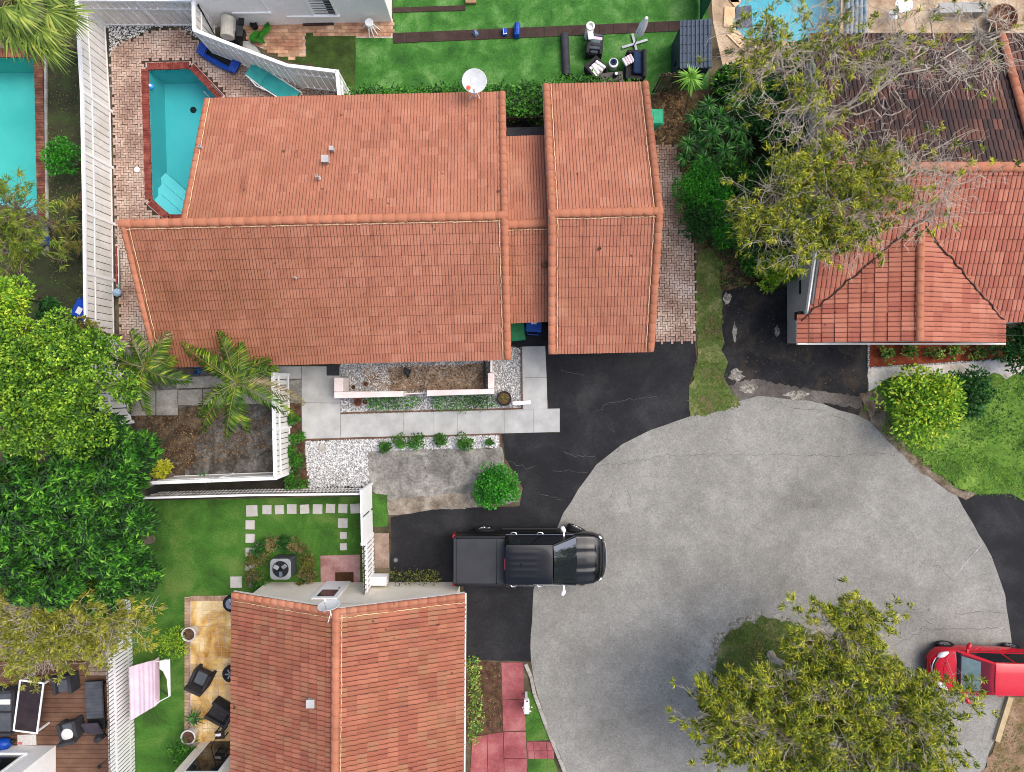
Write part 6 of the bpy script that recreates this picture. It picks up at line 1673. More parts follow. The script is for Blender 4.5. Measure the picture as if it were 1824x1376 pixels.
tag(obj('garden_tool', MB().tube([P(178, 1365, .06), P(192, 1352, .5), P(203, 1346, .9)], .014, 5).lathe(tuple(P(177, 1366, .07)), [(.07, 0), (.07, .03)], 12), m_black), 'thin black hoop tool leaning on the louvred fence near the bottom edge', 'tool')
# upper right patio pieces
rt = thing('round_table', (*XY(1610, 9, .7), .01), 0, 'round white table on the tan patio under twigs', 'table')
obj('tabletop', MB().lathe((0, 0, .68), [(.33, 0), (.34, .03), (.3, .04)], 24), m_white, rt); obj('leg', MB().lathe((0, 0, 0), [(.2, 0), (.05, .06), (.04, .68)], 12), m_white, rt)
bn = thing('bench', (*XY(1716, 14, .45), .01), .02, 'pale low bench on the tan patio near the dark roof', 'bench')
obj('seat', MB().box((0, 0, .44), (1.9, .4, .06)), m_conc, bn, bevel=.01)
for s in (-1, 1): obj('leg', MB().box((s * .8, 0, .2), (.12, .36, .42)), m_conc, bn)
fp = thing('fire_pit', (*XY(1785, 34, .3), .01), 0, 'rusty round fire pit beside the dark roof corner', 'fire pit')
obj('bowl', MB().lathe((0, 0, .05), [(.2, 0), (.45, .2), (.55, .34), (.5, .34), (.36, .2)], 22), mat('rust', S(78, 46, 28), S(112, 66, 38), scale=5, fine=.25, rough=.85), fp, smooth=.6)
for k in range(3): a = k * 2.1; obj('leg', MB().tube([(math.cos(a) * .3, math.sin(a) * .3, .2), (math.cos(a) * .42, math.sin(a) * .42, 0)], .025, 6), m_black, fp)
pc = thing('pool_cover', (*XY(1525, 30), .02), 0, 'folded grey blue pool cover beside the blue pool', 'pool cover')
for i in range(5): obj('fold', MB().tube([P(1508 + i * 8, -30, .1) - P(1525, 30), P(1509 + i * 8, 20, .12) - P(1525, 30), P(1507 + i * 8, 72, .1) - P(1525, 30)], [.08, .09, .07], 7), mat('grey_blue_sheet', S(112, 130, 142), S(150, 164, 172), scale=4, fine=.12, rough=.6) if i == 0 else bpy.data.materials['grey_blue_sheet'], pc, smooth=.9)
sp = tag(obj('spa_cover', MB().prism(px_poly([(1310, 14), (1338, 10), (1340, 48), (1312, 50)], .0), -.06, .03), mat('dark_spa_cover', S(70, 78, 92), S(90, 98, 112), scale=3, fine=.1, rough=.6), bevel=.01), 'dark square cover over the corner spa of the blue pool', 'spa cover')
# white edging stones round the red mulch
es = tag(thing('stone_edging', (*XY(1547, 655), 0), 0, None, None), kind='structure')
q = MB().lathe((0, 0, 0), [(.02, -.03), (.045, 0), (.035, .03), (.01, .045)], 7); me_s = bpy.data.meshes.new('stone'); me_s.from_pydata(q.v, [], q.f); me_s.materials.append(m_pebble)
for i in range(62):
    x = 1547 + i * 4.2; inst('stone', me_s, Matrix.Translation(P(x + R.gauss(0, .5), 655.5 - (x - 1547) * .06 + R.gauss(0, .6)) + Vector((0, 0, .04))) @ Matrix.Rotation(R.random() * 6, 4, 'Z'), es)
for i in range(11): inst('stone', me_s, Matrix.Translation(P(1546 + R.gauss(0, .4), 612 + i * 4.1) + Vector((0, 0, .04))) @ Matrix.Rotation(R.random() * 6, 4, 'Z'), es)
# ------------------------------------------------------------------ plants
G = lambda *a: S(*[min(255, x * 1.12 + 4) for x in a], k=0.86)
lm_mango = leaf_mat('mango_leaf', [G(14, 34, 12), G(26, 60, 18), G(44, 94, 24), G(80, 140, 36), G(132, 180, 56)])
lm_lime = leaf_mat('lime_leaf', [G(34, 66, 20), G(66, 108, 26), G(104, 146, 36), G(148, 180, 48), G(192, 208, 80)])
lm_hedge = leaf_mat('hedge_leaf', [G(44, 92, 22), G(70, 128, 34), G(98, 156, 48), G(38, 74, 22)])
lm_topi = leaf_mat('bright_leaf', [G(40, 110, 22), G(60, 144, 30), G(86, 168, 44), G(34, 92, 22)])
lm_dark = leaf_mat('dark_leaf', [G(24, 56, 22), G(34, 78, 28), G(48, 100, 36), G(66, 122, 44)])
lm_ros = leaf_mat('rosette_leaf', [G(18, 52, 18), G(34, 84, 26), G(60, 122, 38), G(104, 164, 70)])
lm_rosb = leaf_mat('pale_rosette_leaf', [G(96, 152, 40), G(126, 178, 60), G(150, 196, 84)])
lm_pine = leaf_mat('olive_needle', [G(44, 60, 16), G(88, 106, 24), G(140, 150, 34), G(188, 184, 48), G(220, 206, 66)], .35)
lm_pine2 = leaf_mat('yellow_needle', [G(88, 96, 28), G(132, 136, 42), G(166, 164, 58), G(196, 188, 80)], .35)
lm_var = leaf_mat('variegated_leaf', [G(84, 124, 40), G(150, 170, 70), G(196, 200, 120), G(50, 96, 34)])
lm_yg = leaf_mat('yellow_green_leaf', [G(62, 106, 24), G(100, 146, 32), G(140, 176, 42), G(184, 198, 58), G(212, 204, 70)])
lm_mix = leaf_mat('mixed_weed_leaf', [G(80, 100, 44), G(112, 100, 60), G(140, 104, 80), G(60, 84, 36), G(130, 136, 70)])
lm_croton = leaf_mat('croton_leaf', [G(88, 100, 34), G(134, 134, 60), G(60, 78, 30), G(110, 96, 44)])
lm_palm = leaf_mat('palm_leaf', [G(30, 52, 10), G(50, 80, 14), G(72, 106, 20), G(116, 136, 30), G(164, 158, 56)])
lm_palmdry = leaf_mat('dry_palm_leaf', [G(128, 112, 84), G(156, 140, 110), G(104, 90, 62), G(120, 124, 70)])
lm_fan = leaf_mat('fan_palm_leaf', [G(96, 120, 40), G(134, 152, 58), G(170, 176, 84), G(72, 96, 34)])
lm_litter = leaf_mat('fallen_leaf', [G(60, 44, 32), G(92, 68, 46), G(120, 96, 66), G(150, 130, 96), G(128, 96, 56)], .05, .8)
lm_grass = leaf_mat('grass_blade', [G(70, 110, 34), G(92, 132, 44), G(120, 148, 60), G(56, 92, 30), G(140, 146, 80)], .25, .7)
lm_grassdry = leaf_mat('dry_grass_blade', [G(120, 118, 60), G(96, 112, 44), G(76, 108, 38), G(150, 138, 90), G(84, 96, 50)], .2, .8)
m_barkw = mat('pale_bark', S(160, 146, 126), S(200, 190, 174), scale=5, fine=.15, rough=.9)
m_bark = mat('grey_bark', S(92, 82, 70), S(124, 112, 96), scale=5, fine=.25, rough=.95)
m_barkd = mat('dark_bark', S(62, 50, 40), S(88, 74, 60), scale=5, fine=.25, rough=.95)

def unit(a): return a / (np.linalg.norm(a, axis=-1, keepdims=True) + 1e-9)
def leaf_quads(c, d, L, w, up=None, fold=.15, droop=.1):
    """rhombic leaves: base c, direction d, length L, width w"""
    n = len(c); L = np.broadcast_to(L, n)[:, None]; w = np.broadcast_to(w, n)[:, None]
    if up is None: up = np.array([0, 0, 1.0]) + NR.normal(0, .35, (n, 3))
    s = unit(np.cross(d, up)); u = np.cross(s, d)
    V = np.stack([c, c + d * L * .45 + s * w * .5 + u * L * fold * .5, c + d * L - np.array([0, 0, 1.]) * L * droop, c + d * L * .45 - s * w * .5 + u * L * fold * .5], 1)
    Q = (np.arange(n) * 4)[:, None] + np.arange(4)[None]
    return V.reshape(-1, 3), Q
def merge(parts):
    Vs, Qs, o = [], [], 0
    for V, Q in parts: Vs.append(V); Qs.append(Q + o); o += len(V)
    return np.concatenate(Vs), np.concatenate(Qs)
def sphere_dirs(n, zmin=-.3):
    z = NR.uniform(zmin, 1, n); a = NR.uniform(0, 2 * PI, n); r = np.sqrt(1 - z * z)
    return np.stack([r * np.cos(a), r * np.sin(a), z], 1)

def lumpy_points(center, rad, n, lumps, lump_r, zmin=-.1):
    """points on the skin of many clumps that fill the upper part of an ellipsoid"""
    rad = np.array(rad)
    lc = sphere_dirs(lumps, zmin) * NR.uniform(.08, 1.0, (lumps, 1)) ** .55
    lr = NR.uniform(.7, 1.25, lumps) * lump_r
    k = NR.integers(0, lumps, n)
    d = sphere_dirs(n, -.35)
    p = np.array(center) + lc[k] * rad + d * (lr[k] * NR.uniform(.72, 1.0, n))[:, None]
    return p, d

def whorls(p, ax, k, L, w, el=(-.1, .7), droop=.2):
    """rosettes of k leaves round each point, spread about axis ax"""
    n = len(p)
    ax = unit(ax + np.array([0, 0, .6])); t = unit(np.cross(ax, np.array([.3, .8, .1]))); b = np.cross(ax, t)
    az = (np.arange(k)[None] * (2 * PI / k) + NR.uniform(0, 2 * PI, (n, 1)) + NR.normal(0, .2, (n, k)))
    e = NR.uniform(el[0], el[1], (n, k))
    d = (t[:, None] * np.cos(az)[..., None] + b[:, None] * np.sin(az)[..., None]) * np.cos(e)[..., None] + ax[:, None] * np.sin(e)[..., None]
    c = np.repeat(p[:, None], k, 1)
    Ls = L * NR.uniform(.7, 1.2, (n, k))
    return leaf_quads(c.reshape(-1, 3), d.reshape(-1, 3), Ls.ravel(), (Ls * w / L).ravel(), np.repeat(ax[:, None], k, 1).reshape(-1, 3) + NR.normal(0, .15, (n * k, 3)), .12, droop)

def trunk_mb(base, top, r0, r1, n=7, amp=.08):
    mb = MB(); base, top = Vector(base), Vector(top)
    pts = [base.lerp(top, i / 7) + Vector((R.gauss(0, amp), R.gauss(0, amp), 0)) * (1 if 0 < i < 7 else 0) for i in range(8)]
    return mb.tube(pts, [r0 * (1.25 if i == 0 else 1) + (r1 - r0) * i / 7 for i in range(8)], n)

def broad_tree(name, px, py, z, rad, label, lm, kind='whorl', n=2500, lumps=26, lump_r=.8, L=.22, w=.07, k=8, rx=None, bark=None, group=None):
    c = P(px, py, z); b = Vector((c.x, c.y, 0))
    t = thing(name, tuple(b), 0, label, 'tree' if name.endswith('tree') else 'shrub', group)
    tm = trunk_mb(b, c, .16 if name.endswith('tree') else .05, .06 if name.endswith('tree') else .02, amp=.05)
    for i in range(9):
        q = c + Vector((R.uniform(-1, 1) * rad[0] * .8, R.uniform(-1, 1) * rad[1] * .8, R.uniform(0, .8) * rad[2]))
        s_ = b.lerp(c, R.uniform(.5, .95)); tm.tube([s_, s_.lerp(q, .5) + Vector((0, 0, .1)), q], [.05, .035, .012] if name.endswith('tree') else [.02, .015, .008], 5)
    obj('trunk', tm, bark or m_bark, t, True)
    p, d = lumpy_points(c, rad, n, lumps, lump_r)
    if kind == 'whorl': V, Q = whorls(p, d, k, L, w)
    else:
        dd = unit(d + NR.normal(0, .7, d.shape)); V, Q = leaf_quads(p, dd, L * NR.uniform(.6, 1.3, n), w * NR.uniform(.7, 1.3, n), None, .15, .1)
    np_obj('crown', V, Q, lm, t)
    return t

# ---- left hand trees
broad_tree('broadleaf_tree', 40, 930, 4.6, (2.5, 2.6, 1.5), 'dark green broad leaved tree at the left edge above the brown deck', lm_mango, n=5200, lumps=52, lump_r=.55, L=.23, w=.075)
broad_tree('broadleaf_tree', 196, 880, 4.0, (1.9, 2.4, 1.3), 'dark green broad leaved tree leaning over the muddy court corner', lm_mango, n=5400, lumps=44, lump_r=.5, L=.22, w=.07)
broad_tree('broadleaf_tree', 172, 1002, 3.4, (2.1, 1.4, 1.0), 'low dark green tree hanging over the side lawn and louvred fence', lm_mango, n=3500, lumps=28, lump_r=.45, L=.21, w=.07)
broad_tree('lime_tree', 88, 690, 5.2, (2.6, 2.2, 1.3), 'lime green small leaved tree at the left edge beside the vinyl fence', lm_lime, kind='leaf', n=30000, lumps=120, lump_r=.4, L=.12, w=.065)
broad_tree('lime_tree', 20, 590, 4.6, (1.4, 1.8, 1.1), 'small leaved green tree at the left edge below the log', lm_yg, kind='leaf', n=9000, lumps=40, lump_r=.4, L=.12, w=.065)
broad_tree('dark_shrub', 100, 553, 1.6, (.5, .5, .5), 'small dark green shrub beside the blue bin at the fence', lm_dark, n=90, lumps=8, lump_r=.25, L=.2, w=.07)
broad_tree('croton_shrub', 145, 590, 2.2, (.55, .5, .4), 'yellowish shrub against the lower end of the long fence', lm_croton, kind='leaf', n=900, lumps=9, lump_r=.28, L=.12, w=.06)
broad_tree('croton_shrub', 292, 832, 1.1, (.3, .35, .3), 'bright yellow shrub at the corner of the muddy court', leaf_mat('yellow_leaf', [G(176, 176, 40), G(208, 200, 60), G(140, 150, 36)]), kind='leaf', n=420, lumps=7, lump_r=.2, L=.12, w=.06)
broad_tree('round_shrub', 113, 281, .8, (.5, .5, .45), 'round leafy shrub between the mint pool and the vinyl fence', lm_topi, kind='leaf', n=1600, lumps=16, lump_r=.26, L=.11, w=.06)

# ---- feathery trees with pale branches
def wavy(a, b, n, amp, sag=0.0):
    out = []
    off = Vector((0, 0, 0))
    for i in range(n + 1):
        t = i / n
        p = Vector(a).lerp(Vector(b), t)
        if 0 < i: off = off * .7 + Vector((R.gauss(0, amp), R.gauss(0, amp), R.gauss(0, amp * .5)))
        p += off * (math.sin(PI * min(1, t + .1)) if i < n else 0.3) + Vector((0, 0, math.sin(PI * t) * sag))
        out.append(p)
    return out
def tufts(p, d, k, L, w, spread=.7):
    n = len(p)
    dd = unit(np.repeat(unit(d)[:, None], k, 1) + NR.normal(0, spread, (n, k, 3)) + np.array([0, 0, .15]))
    c = np.repeat(p[:, None], k, 1) + NR.normal(0, .04, (n, k, 3))
    Ls = L * NR.uniform(.5, 1.25, (n, k))
    return leaf_quads(c.reshape(-1, 3), dd.reshape(-1, 3), Ls.ravel(), np.full(n * k, w) * NR.uniform(.7, 1.4, n * k), None, .05, .25)

def feather_tree(name, base, fork, region, zr, label, lm, limbs=12, subs=7, twigs=5, tuft_p=.5, tuft_n=1, k=12, L=.3, w=.03, bark=None, limb_r=.05, foliage_region=None, r_sub=.013, r_twig=.0085, amp=.14, extra=None, boughs=()):
    t = thing(name, (base.x, base.y, 0), 0, label, 'tree')
    obj('trunk', trunk_mb(base, fork, .14, .08, amp=.06), bark or m_barkw, t, True)
    mb = MB(); tp, td = [], []
    a = np.array([q[:2] for q in region]); lo, hi = a.min(0), a.max(0)
    fa = np.array([XY(*q[:2], sum(zr) / 2) for q in foliage_region]) if foliage_region else None
    def leafy(p):
        if fa is None: return True
        return bool(in_poly(np.array([p.x + R.gauss(0, .35)]), np.array([p.y + R.gauss(0, .35)]), fa)[0])
    starts = [fork]
    for bx, by, bz in boughs:
        pts = wavy(fork, P(bx, by, bz), 8, amp, .2); mb.tube(pts, [.036 - .0025 * i for i in range(9)], 6); starts += pts[1:]
    n = 0; seen = []; gap_ = 1.15 * math.sqrt(float(np.prod(hi - lo)) / limbs) * .62
    while n < limbs:
        q = NR.random(2) * (hi - lo) + lo
        if not in_poly(q[:1], q[1:2], a)[0]: continue
        if seen and min(np.hypot(*(q - o_)) for o_ in seen) < gap_: gap_ *= .985; continue
        seen.append(q)
        tgt = P(q[0], q[1], R.uniform(*zr))
        st_ = min(starts, key=lambda v: (v - tgt).length + R.uniform(0, .5)); pts = wavy(st_, tgt, 9, amp, .15)
        mb.tube(pts, [limb_r * (1 - .75 * i / 9) for i in range(10)], 5); n += 1
        main_d = (tgt - st_).normalized()
        for s in range(subs):
            i = R.randint(3, 9); p0 = pts[i]
            dl = (main_d * .6 + Vector((R.gauss(0, 1), R.gauss(0, 1), R.gauss(0, .35)))).normalized()
            ln = R.uniform(.5, 1.35)
            p1 = p0 + dl * ln
            sp = wavy(p0, p1, 5, .07, .03)
            mb.tube(sp, [r_sub * (1 - .4 * j / 5) for j in range(6)], 4, cap=False)
            for w_ in range(twigs):
                j = R.randint(1, 5); q0 = sp[j]
                dt = (dl * .7 + Vector((R.gauss(0, .8), R.gauss(0, .8), R.gauss(0, .4)))).normalized()
                q1 = q0 + dt * R.uniform(.2, .6)
                tw_ = wavy(q0, q1, 3, .035, .0)
                mb.tube(tw_, [r_twig, r_twig * .9, r_twig * .75, r_twig * .5], 3, cap=False)
                if leafy(q1) and R.random() < tuft_p * (1.0 if math.sin(q1.x * 2.9 + 1.7 * math.sin(q1.y * 2.3)) + math.cos(q1.y * 3.3 + q1.x) > -.55 else .12):
                    for _ in range(tuft_n): tp.append(Vector(q0).lerp(q1, R.uniform(.2, 1.1))); td.append(dt)
                elif fa is not None and R.random() < .06: tp.append(q1); td.append(dt)
    obj('branches', mb, bark or m_barkw, t, True)
    if extra:
        for q in extra:
            tp.append(q[0]); td.append(q[1])
    V, Q = tufts(np.array([tuple(x) for x in tp]), np.array([tuple(x) for x in td]), k, L, w)
    np_obj('crown', V, Q, lm, t)
    return t
reg_top = [(1262, 60), (1330, 20), (1420, 5), (1560, 30), (1700, 5), (1815, 20), (1815, 110), (1770, 130), (1640, 180), (1560, 165), (1460, 130), (1500, 240), (1420, 250), (1330, 230), (1270, 160)]
feather_tree('twiggy_tree', P(1402, 322), P(1470, 215, 4.8), reg_top, (5.2, 6.6), 'twiggy pale branched tree spreading over the blue pool and dark roof', lm_pine, limbs=42, subs=9, twigs=6, tuft_p=.4, k=22, L=.18, w=.03, r_sub=.009, r_twig=.006, limb_r=.035,
             boughs=[(1380, 110, 5.6), (1560, 130, 5.6), (1650, 90, 5.8), (1440, 60, 5.8), (1740, 70, 6), (1600, 210, 5.4)], foliage_region=[(1290, 40), (1480, 0), (1540, 60), (1520, 200), (1400, 220), (1310, 180)])
reg_low = [(1320, 330), (1430, 250), (1560, 250), (1690, 260), (1755, 320), (1690, 410), (1560, 440), (1480, 450), (1420, 480), (1340, 450), (1310, 390)]
feather_tree('twiggy_tree', P(1352, 440), P(1452, 340, 4.3), reg_low, (4.7, 6.0), 'olive green feathery tree in front of the right hand house', lm_pine, limbs=42, subs=10, twigs=6, tuft_p=.95, tuft_n=1, k=24, L=.19, w=.032, r_sub=.009, r_twig=.006, limb_r=.035,
             boughs=[(1390, 380, 5), (1480, 400, 5), (1600, 330, 5.3), (1540, 280, 5.2), (1640, 390, 5.2)], foliage_region=[(1300, 330), (1400, 250), (1540, 260), (1600, 330), (1560, 420), (1470, 480), (1400, 490), (1320, 450)])
reg_isl = [(1232, 1240), (1305, 1235), (1378, 1218), (1448, 1195), (1452, 1110), (1545, 1100), (1545, 1165), (1565, 1220), (1725, 1250), (1680, 1290), (1640, 1330), (1690, 1380), (1500, 1430), (1370, 1400), (1325, 1340), (1245, 1300)]
feather_tree('feathery_tree', P(1372, 1165), P(1450, 1235, 3.2), reg_isl, (3.6, 5.2), 'olive and yellow feathery tree growing on the round traffic island', lm_pine, limbs=96, subs=11, twigs=6, tuft_p=.95, tuft_n=1, k=28, L=.2, w=.032, r_sub=.007, r_twig=.0045, limb_r=.03, boughs=[(1330, 1275, 3.9), (1480, 1140, 4.2), (1520, 1190, 4.3), (1620, 1270, 4.3), (1580, 1340, 4.3), (1440, 1340, 4.2)])
feather_tree('feathery_tree', P(160, 1080), P(120, 1105, 3.0), [(-20, 1080), (90, 1065), (200, 1080), (245, 1090), (230, 1130), (150, 1130), (100, 1165), (20, 1160)], (3.2, 4.4), 'yellow feathery tree over the old deck boards at the left edge', lm_pine2, limbs=48, subs=9, twigs=6, tuft_p=.95, tuft_n=1, k=24, L=.19, w=.032, r_sub=.01, r_twig=.006)
feather_tree('feathery_tree', P(92, 400), P(28, 378, 3.4), [(-20, 330), (30, 330), (52, 400), (70, 430), (40, 470), (-10, 460)], (3.4, 4.6), 'yellow green feathery tree leaning over the mint pool corner', leaf_mat('soft_green_needle', [G(110, 132, 36), G(140, 150, 52), G(80, 108, 34), G(160, 164, 66)], .35), limbs=14, subs=8, twigs=5, tuft_p=.9, k=14, L=.26, w=.034, bark=m_bark)
tag(obj('fallen_log', MB().tube([P(36, 527, .12), P(70, 534, .12)], [.1, .09], 9), m_barkd), 'short dark log lying on the mossy ground at the left', 'log')

# ---- palms
def frond_np(c, tip, arch, Lmax, n=52, droop=.8):
    c, tip = Vector(c), Vector(tip); mid = (c + tip) / 2 + Vector((0, 0, arch)); ax_ = (tip - c); mid += Vector((-ax_.y, ax_.x, 0)) * R.uniform(-.22, .22)
    cc, dd, LL, ww = [], [], [], []
    pts = []
    for i in range(n + 1):
        t = i / n; p = c * (1 - t) ** 2 + mid * 2 * t * (1 - t) + tip * t * t; pts.append(p)
    for i in range(3, n + 1):
        t = i / n; d = (pts[i] - pts[i - 1]).normalized(); s = d.cross(Vector((0, 0, 1))).normalized()
        L = Lmax * (.35 + .65 * math.sin(PI * min(1, t * .9 + .12)) ** .7)
        for sg in (-1, 1):
            v = (d * (.55 + .5 * t) + s * sg * R.uniform(.75, 1.1) + Vector((0, 0, -droop * R.uniform(.4, 1.2)))).normalized()
            cc.append(tuple(pts[i])); dd.append(tuple(v)); LL.append(L * R.uniform(.8, 1.15)); ww.append(.045)
    V, Q = leaf_quads(np.array(cc), np.array(dd), np.array(LL), np.array(ww), None, .06, .18)
    mb = MB().tube(pts[::3], [.016 * (1 - .8 * i / (len(pts[::3]))) for i in range(len(pts[::3]))], 5)
    return V, Q, mb
def palm(label, px, py, zc, tips, rachis_m, base=None):
    c = P(px, py, zc); b = base or Vector((c.x, c.y, 0))
    t = thing('palm_tree', tuple(b), 0, label, 'palm tree', 'palms in the muddy court')
    mb = MB(); pts = [b.lerp(c, i / 10) for i in range(11)]
    mb.tube(pts, [.14 - .004 * i + (.012 if i % 2 else 0) for i in range(11)], 10); obj('trunk', mb, m_bark, t, True)
    obj('crownshaft', MB().tube([c - Vector((0, 0, .7)), c - Vector((0, 0, .3)), c], [.1, .12, .05], 9), mat('crownshaft_green', S(96, 120, 60), S(120, 140, 80), scale=4, fine=.1, rough=.6), t, True)
    for tx, ty, dz, dry in tips:
        tp = P(tx, ty, zc + dz); L = (tp - c).length
        V, Q, rm = frond_np(c, tp, .34 * L + .1, .5)
        f_ = np_obj('frond', V, Q, lm_palmdry if dry else lm_palm, t)
        obj('rachis', rm, rachis_m, f_, True)
    return t
m_rach = mat('yellow_rachis', S(104, 112, 44), S(126, 130, 60), scale=5, fine=.1, rough=.6)
palm('left palm with ragged fronds beside the end of the vinyl fence', 256, 655, 3.6, [(184, 608, -.3, 0), (172, 655, -.5, 0), (232, 590, -.4, 0), (296, 606, -.2, 0), (300, 588, -.5, 1), (338, 678, -.3, 0), (262, 738, -.5, 0), (228, 735, -.5, 0), (208, 700, -.7, 0), (312, 640, -.4, 0)], m_rach)
palm('right palm with long fronds over the white vinyl fence corner', 420, 682, 3.6, [(322, 612, -.3, 0), (352, 625, -.2, 0), (388, 592, -.3, 0), (402, 600, -.6, 1), (426, 612, -.2, 0), (492, 655, -.4, 0), (478, 640, -.5, 0), (528, 745, -.4, 0), (540, 720, -.7, 1), (402, 778, -.3, 0), (440, 770, -.6, 0), (352, 742, -.3, 0), (360, 770, -.6, 0)], m_rach)
# fan palm at the upper left
fc = P(22, 2, 4.0); fb_ = P(146, 102)
fp_ = thing('fan_palm', tuple(fb_), 0, 'fan palm with a leaning trunk in the upper left corner', 'palm tree')
mb = MB(); pts = [fb_.lerp(fc, i / 9) for i in range(10)]; mb.tube(pts, [.15] * 10, 10); obj('trunk', mb, m_bark, fp_, True)
def fan_leaf(c, az, reach, dz, n=30, Lb=.95, lm=lm_fan):
    h = Vector((math.cos(az), math.sin(az), 0)); hub = c + h * reach + Vector((0, 0, dz))
    aa = np.linspace(-1.75, 1.75, n) + az; d = np.stack([np.cos(aa), np.sin(aa), NR.uniform(-.45, -.05, n)], 1); d = unit(d)
    Ls = Lb * (.62 + .38 * np.cos((aa - az) * .75)) * NR.uniform(.9, 1.1, n)
    V, Q = leaf_quads(np.repeat(np.array([tuple(hub)]), n, 0), d, Ls, np.full(n, .075), None, .06, .22)
    f_ = np_obj('frond', V, Q, lm, fp_)
    obj('petiole', MB().tube([c, c.lerp(hub, .5) + Vector((0, 0, .12)), hub], [.025, .02, .015], 5), m_rach, f_, True)
for az, re, dz in ((-.3, 1.3, .1), (-.75, 1.25, .0), (-1.2, 1.2, -.1), (-1.6, 1.0, .0), (.15, 1.2, .2), (-2.1, .8, .1), (-.95, .7, .4), (-.5, .6, .45), (-1.45, .5, .5), (.1, .5, .5), (-.15, 1.5, -.35), (-1.0, 1.45, -.4)):
    fan_leaf(fc, az, re, dz)
for az in (-.6, -1.1, -1.5): fan_leaf(fc, az, .8, -.6, lm=lm_palmdry)

# ---- rosette plants
def rosette(px, py, z, r, label, lm=lm_ros, n=26, group=None, name='rosette_plant', w=.055, lean=None, tiers=2):
    c = P(px, py, z); b = Vector((c.x + (lean[0] if lean else 0), c.y + (lean[1] if lean else 0), 0))
    t = thing(name, tuple(b), 0, label, 'plant', group)
    obj('stem', MB().tube([b, b.lerp(c, .5) + Vector((.03, -.02, 0)), c], [.035, .03, .025], 6), m_bark, t, True)
    r *= 1.18; w *= .95; n = int(n * 1.6); parts = []
    for k in range(tiers):
        parts.append(whorls(np.array([tuple(c - Vector((0, 0, .06 * k)))]), np.array([[R.gauss(0, .15), R.gauss(0, .15), 1.]]), n // tiers, r * (1 - .12 * (1 - k)), w, (.05 + .3 * (1 - k), .35 + .35 * (1 - k)), .3))
    V, Q = merge(parts); np_obj('leaves', V, Q, lm, t)
    return t
rosette(1229, 140, 1.9, .5, 'pale bright rosette plant beside the grey shed corner', lm_rosb, 40, w=.06, lean=(.35, -.35))
RG = 'dark rosette plants beside the garage'
for x, y, z, r, lb in ((1262, 188, 1.2, 0.42, 'dark rosette plant at the top of the clump, next below the pale one'),
    (1300, 225, 1.3, 0.44, 'large dark rosette plant in the upper middle of the clump'),
    (1225, 258, 1.1, 0.42, 'dark rosette plant at the left edge of the clump above the brick path'),
    (1268, 236, 1.4, 0.46, 'biggest dark rosette plant in the middle of the clump'),
    (1290, 268, 1.4, 0.46, 'tall dark rosette plant in the lower middle of the clump'),
    (1320, 232, 1.2, 0.4, 'dark rosette plant at the right side of the clump'),
    (1252, 284, 1.2, 0.42, 'dark rosette plant just above the fine leaved bush'),
    (1308, 186, 1.1, 0.4, 'dark rosette plant at the upper right of the clump'),
    (1238, 212, 1.0, 0.4, 'dark rosette plant beside the leaf littered soil'),
    (1275, 292, 1.1, 0.4, 'dark rosette plant at the lower edge above the shaded soil'),
    (1284, 205, 0.9, 0.4, 'low dark rosette plant between the two upper ones'),
    (1330, 262, 1.0, 0.4, 'rightmost dark rosette plant near the grey panel fence'),
    (1218, 282, 0.9, 0.36, 'small dark rosette plant hanging over the brick path'),
    (1302, 290, 1.0, 0.4, 'dark rosette plant at the lower right corner of the clump'),
    (1240, 240, 0.8, 0.4, 'low dark rosette plant behind the leftmost one'),
    (1250, 262, 1.0, 0.4, 'dark rosette plant left of the lower middle one'),
    (1312, 252, 0.9, 0.4, 'low dark rosette plant right of the biggest one'),
    (1262, 212, 0.9, 0.4, 'low dark rosette plant in the upper left of the clump')):
    rosette(x, y, z, r, lb, lm_ros, 30, RG)
for x, y, lb, lm in ((122, 368, 'olive rosette plant nearest the reddish one beside the vinyl fence', lm_croton), (150, 352, 'reddish rosette plant touching the long vinyl fence', leaf_mat('reddish_leaf', [G(92, 52, 44), G(70, 48, 38), G(110, 70, 50)])), (136, 362, 'olive rosette plant crowding the reddish one from the left', lm_croton)):
    rosette(x, y, 1.0, .34, lb, lm, 24)
for x, y, lb in ((105, 405, 'yellow edged rosette plant nearest the leaning tree trunk'), (130, 402, 'yellow edged rosette plant right of the one by the trunk'), (124, 432, 'yellow edged rosette plant in the middle of the fence group'), (112, 452, 'lowest yellow edged rosette plant of the fence group'), (142, 440, 'yellow edged rosette plant closest to the long vinyl fence')):
    rosette(x, y, .9, .36, lb, lm_croton, 26, 'yellow edged rosette plants by the fence')

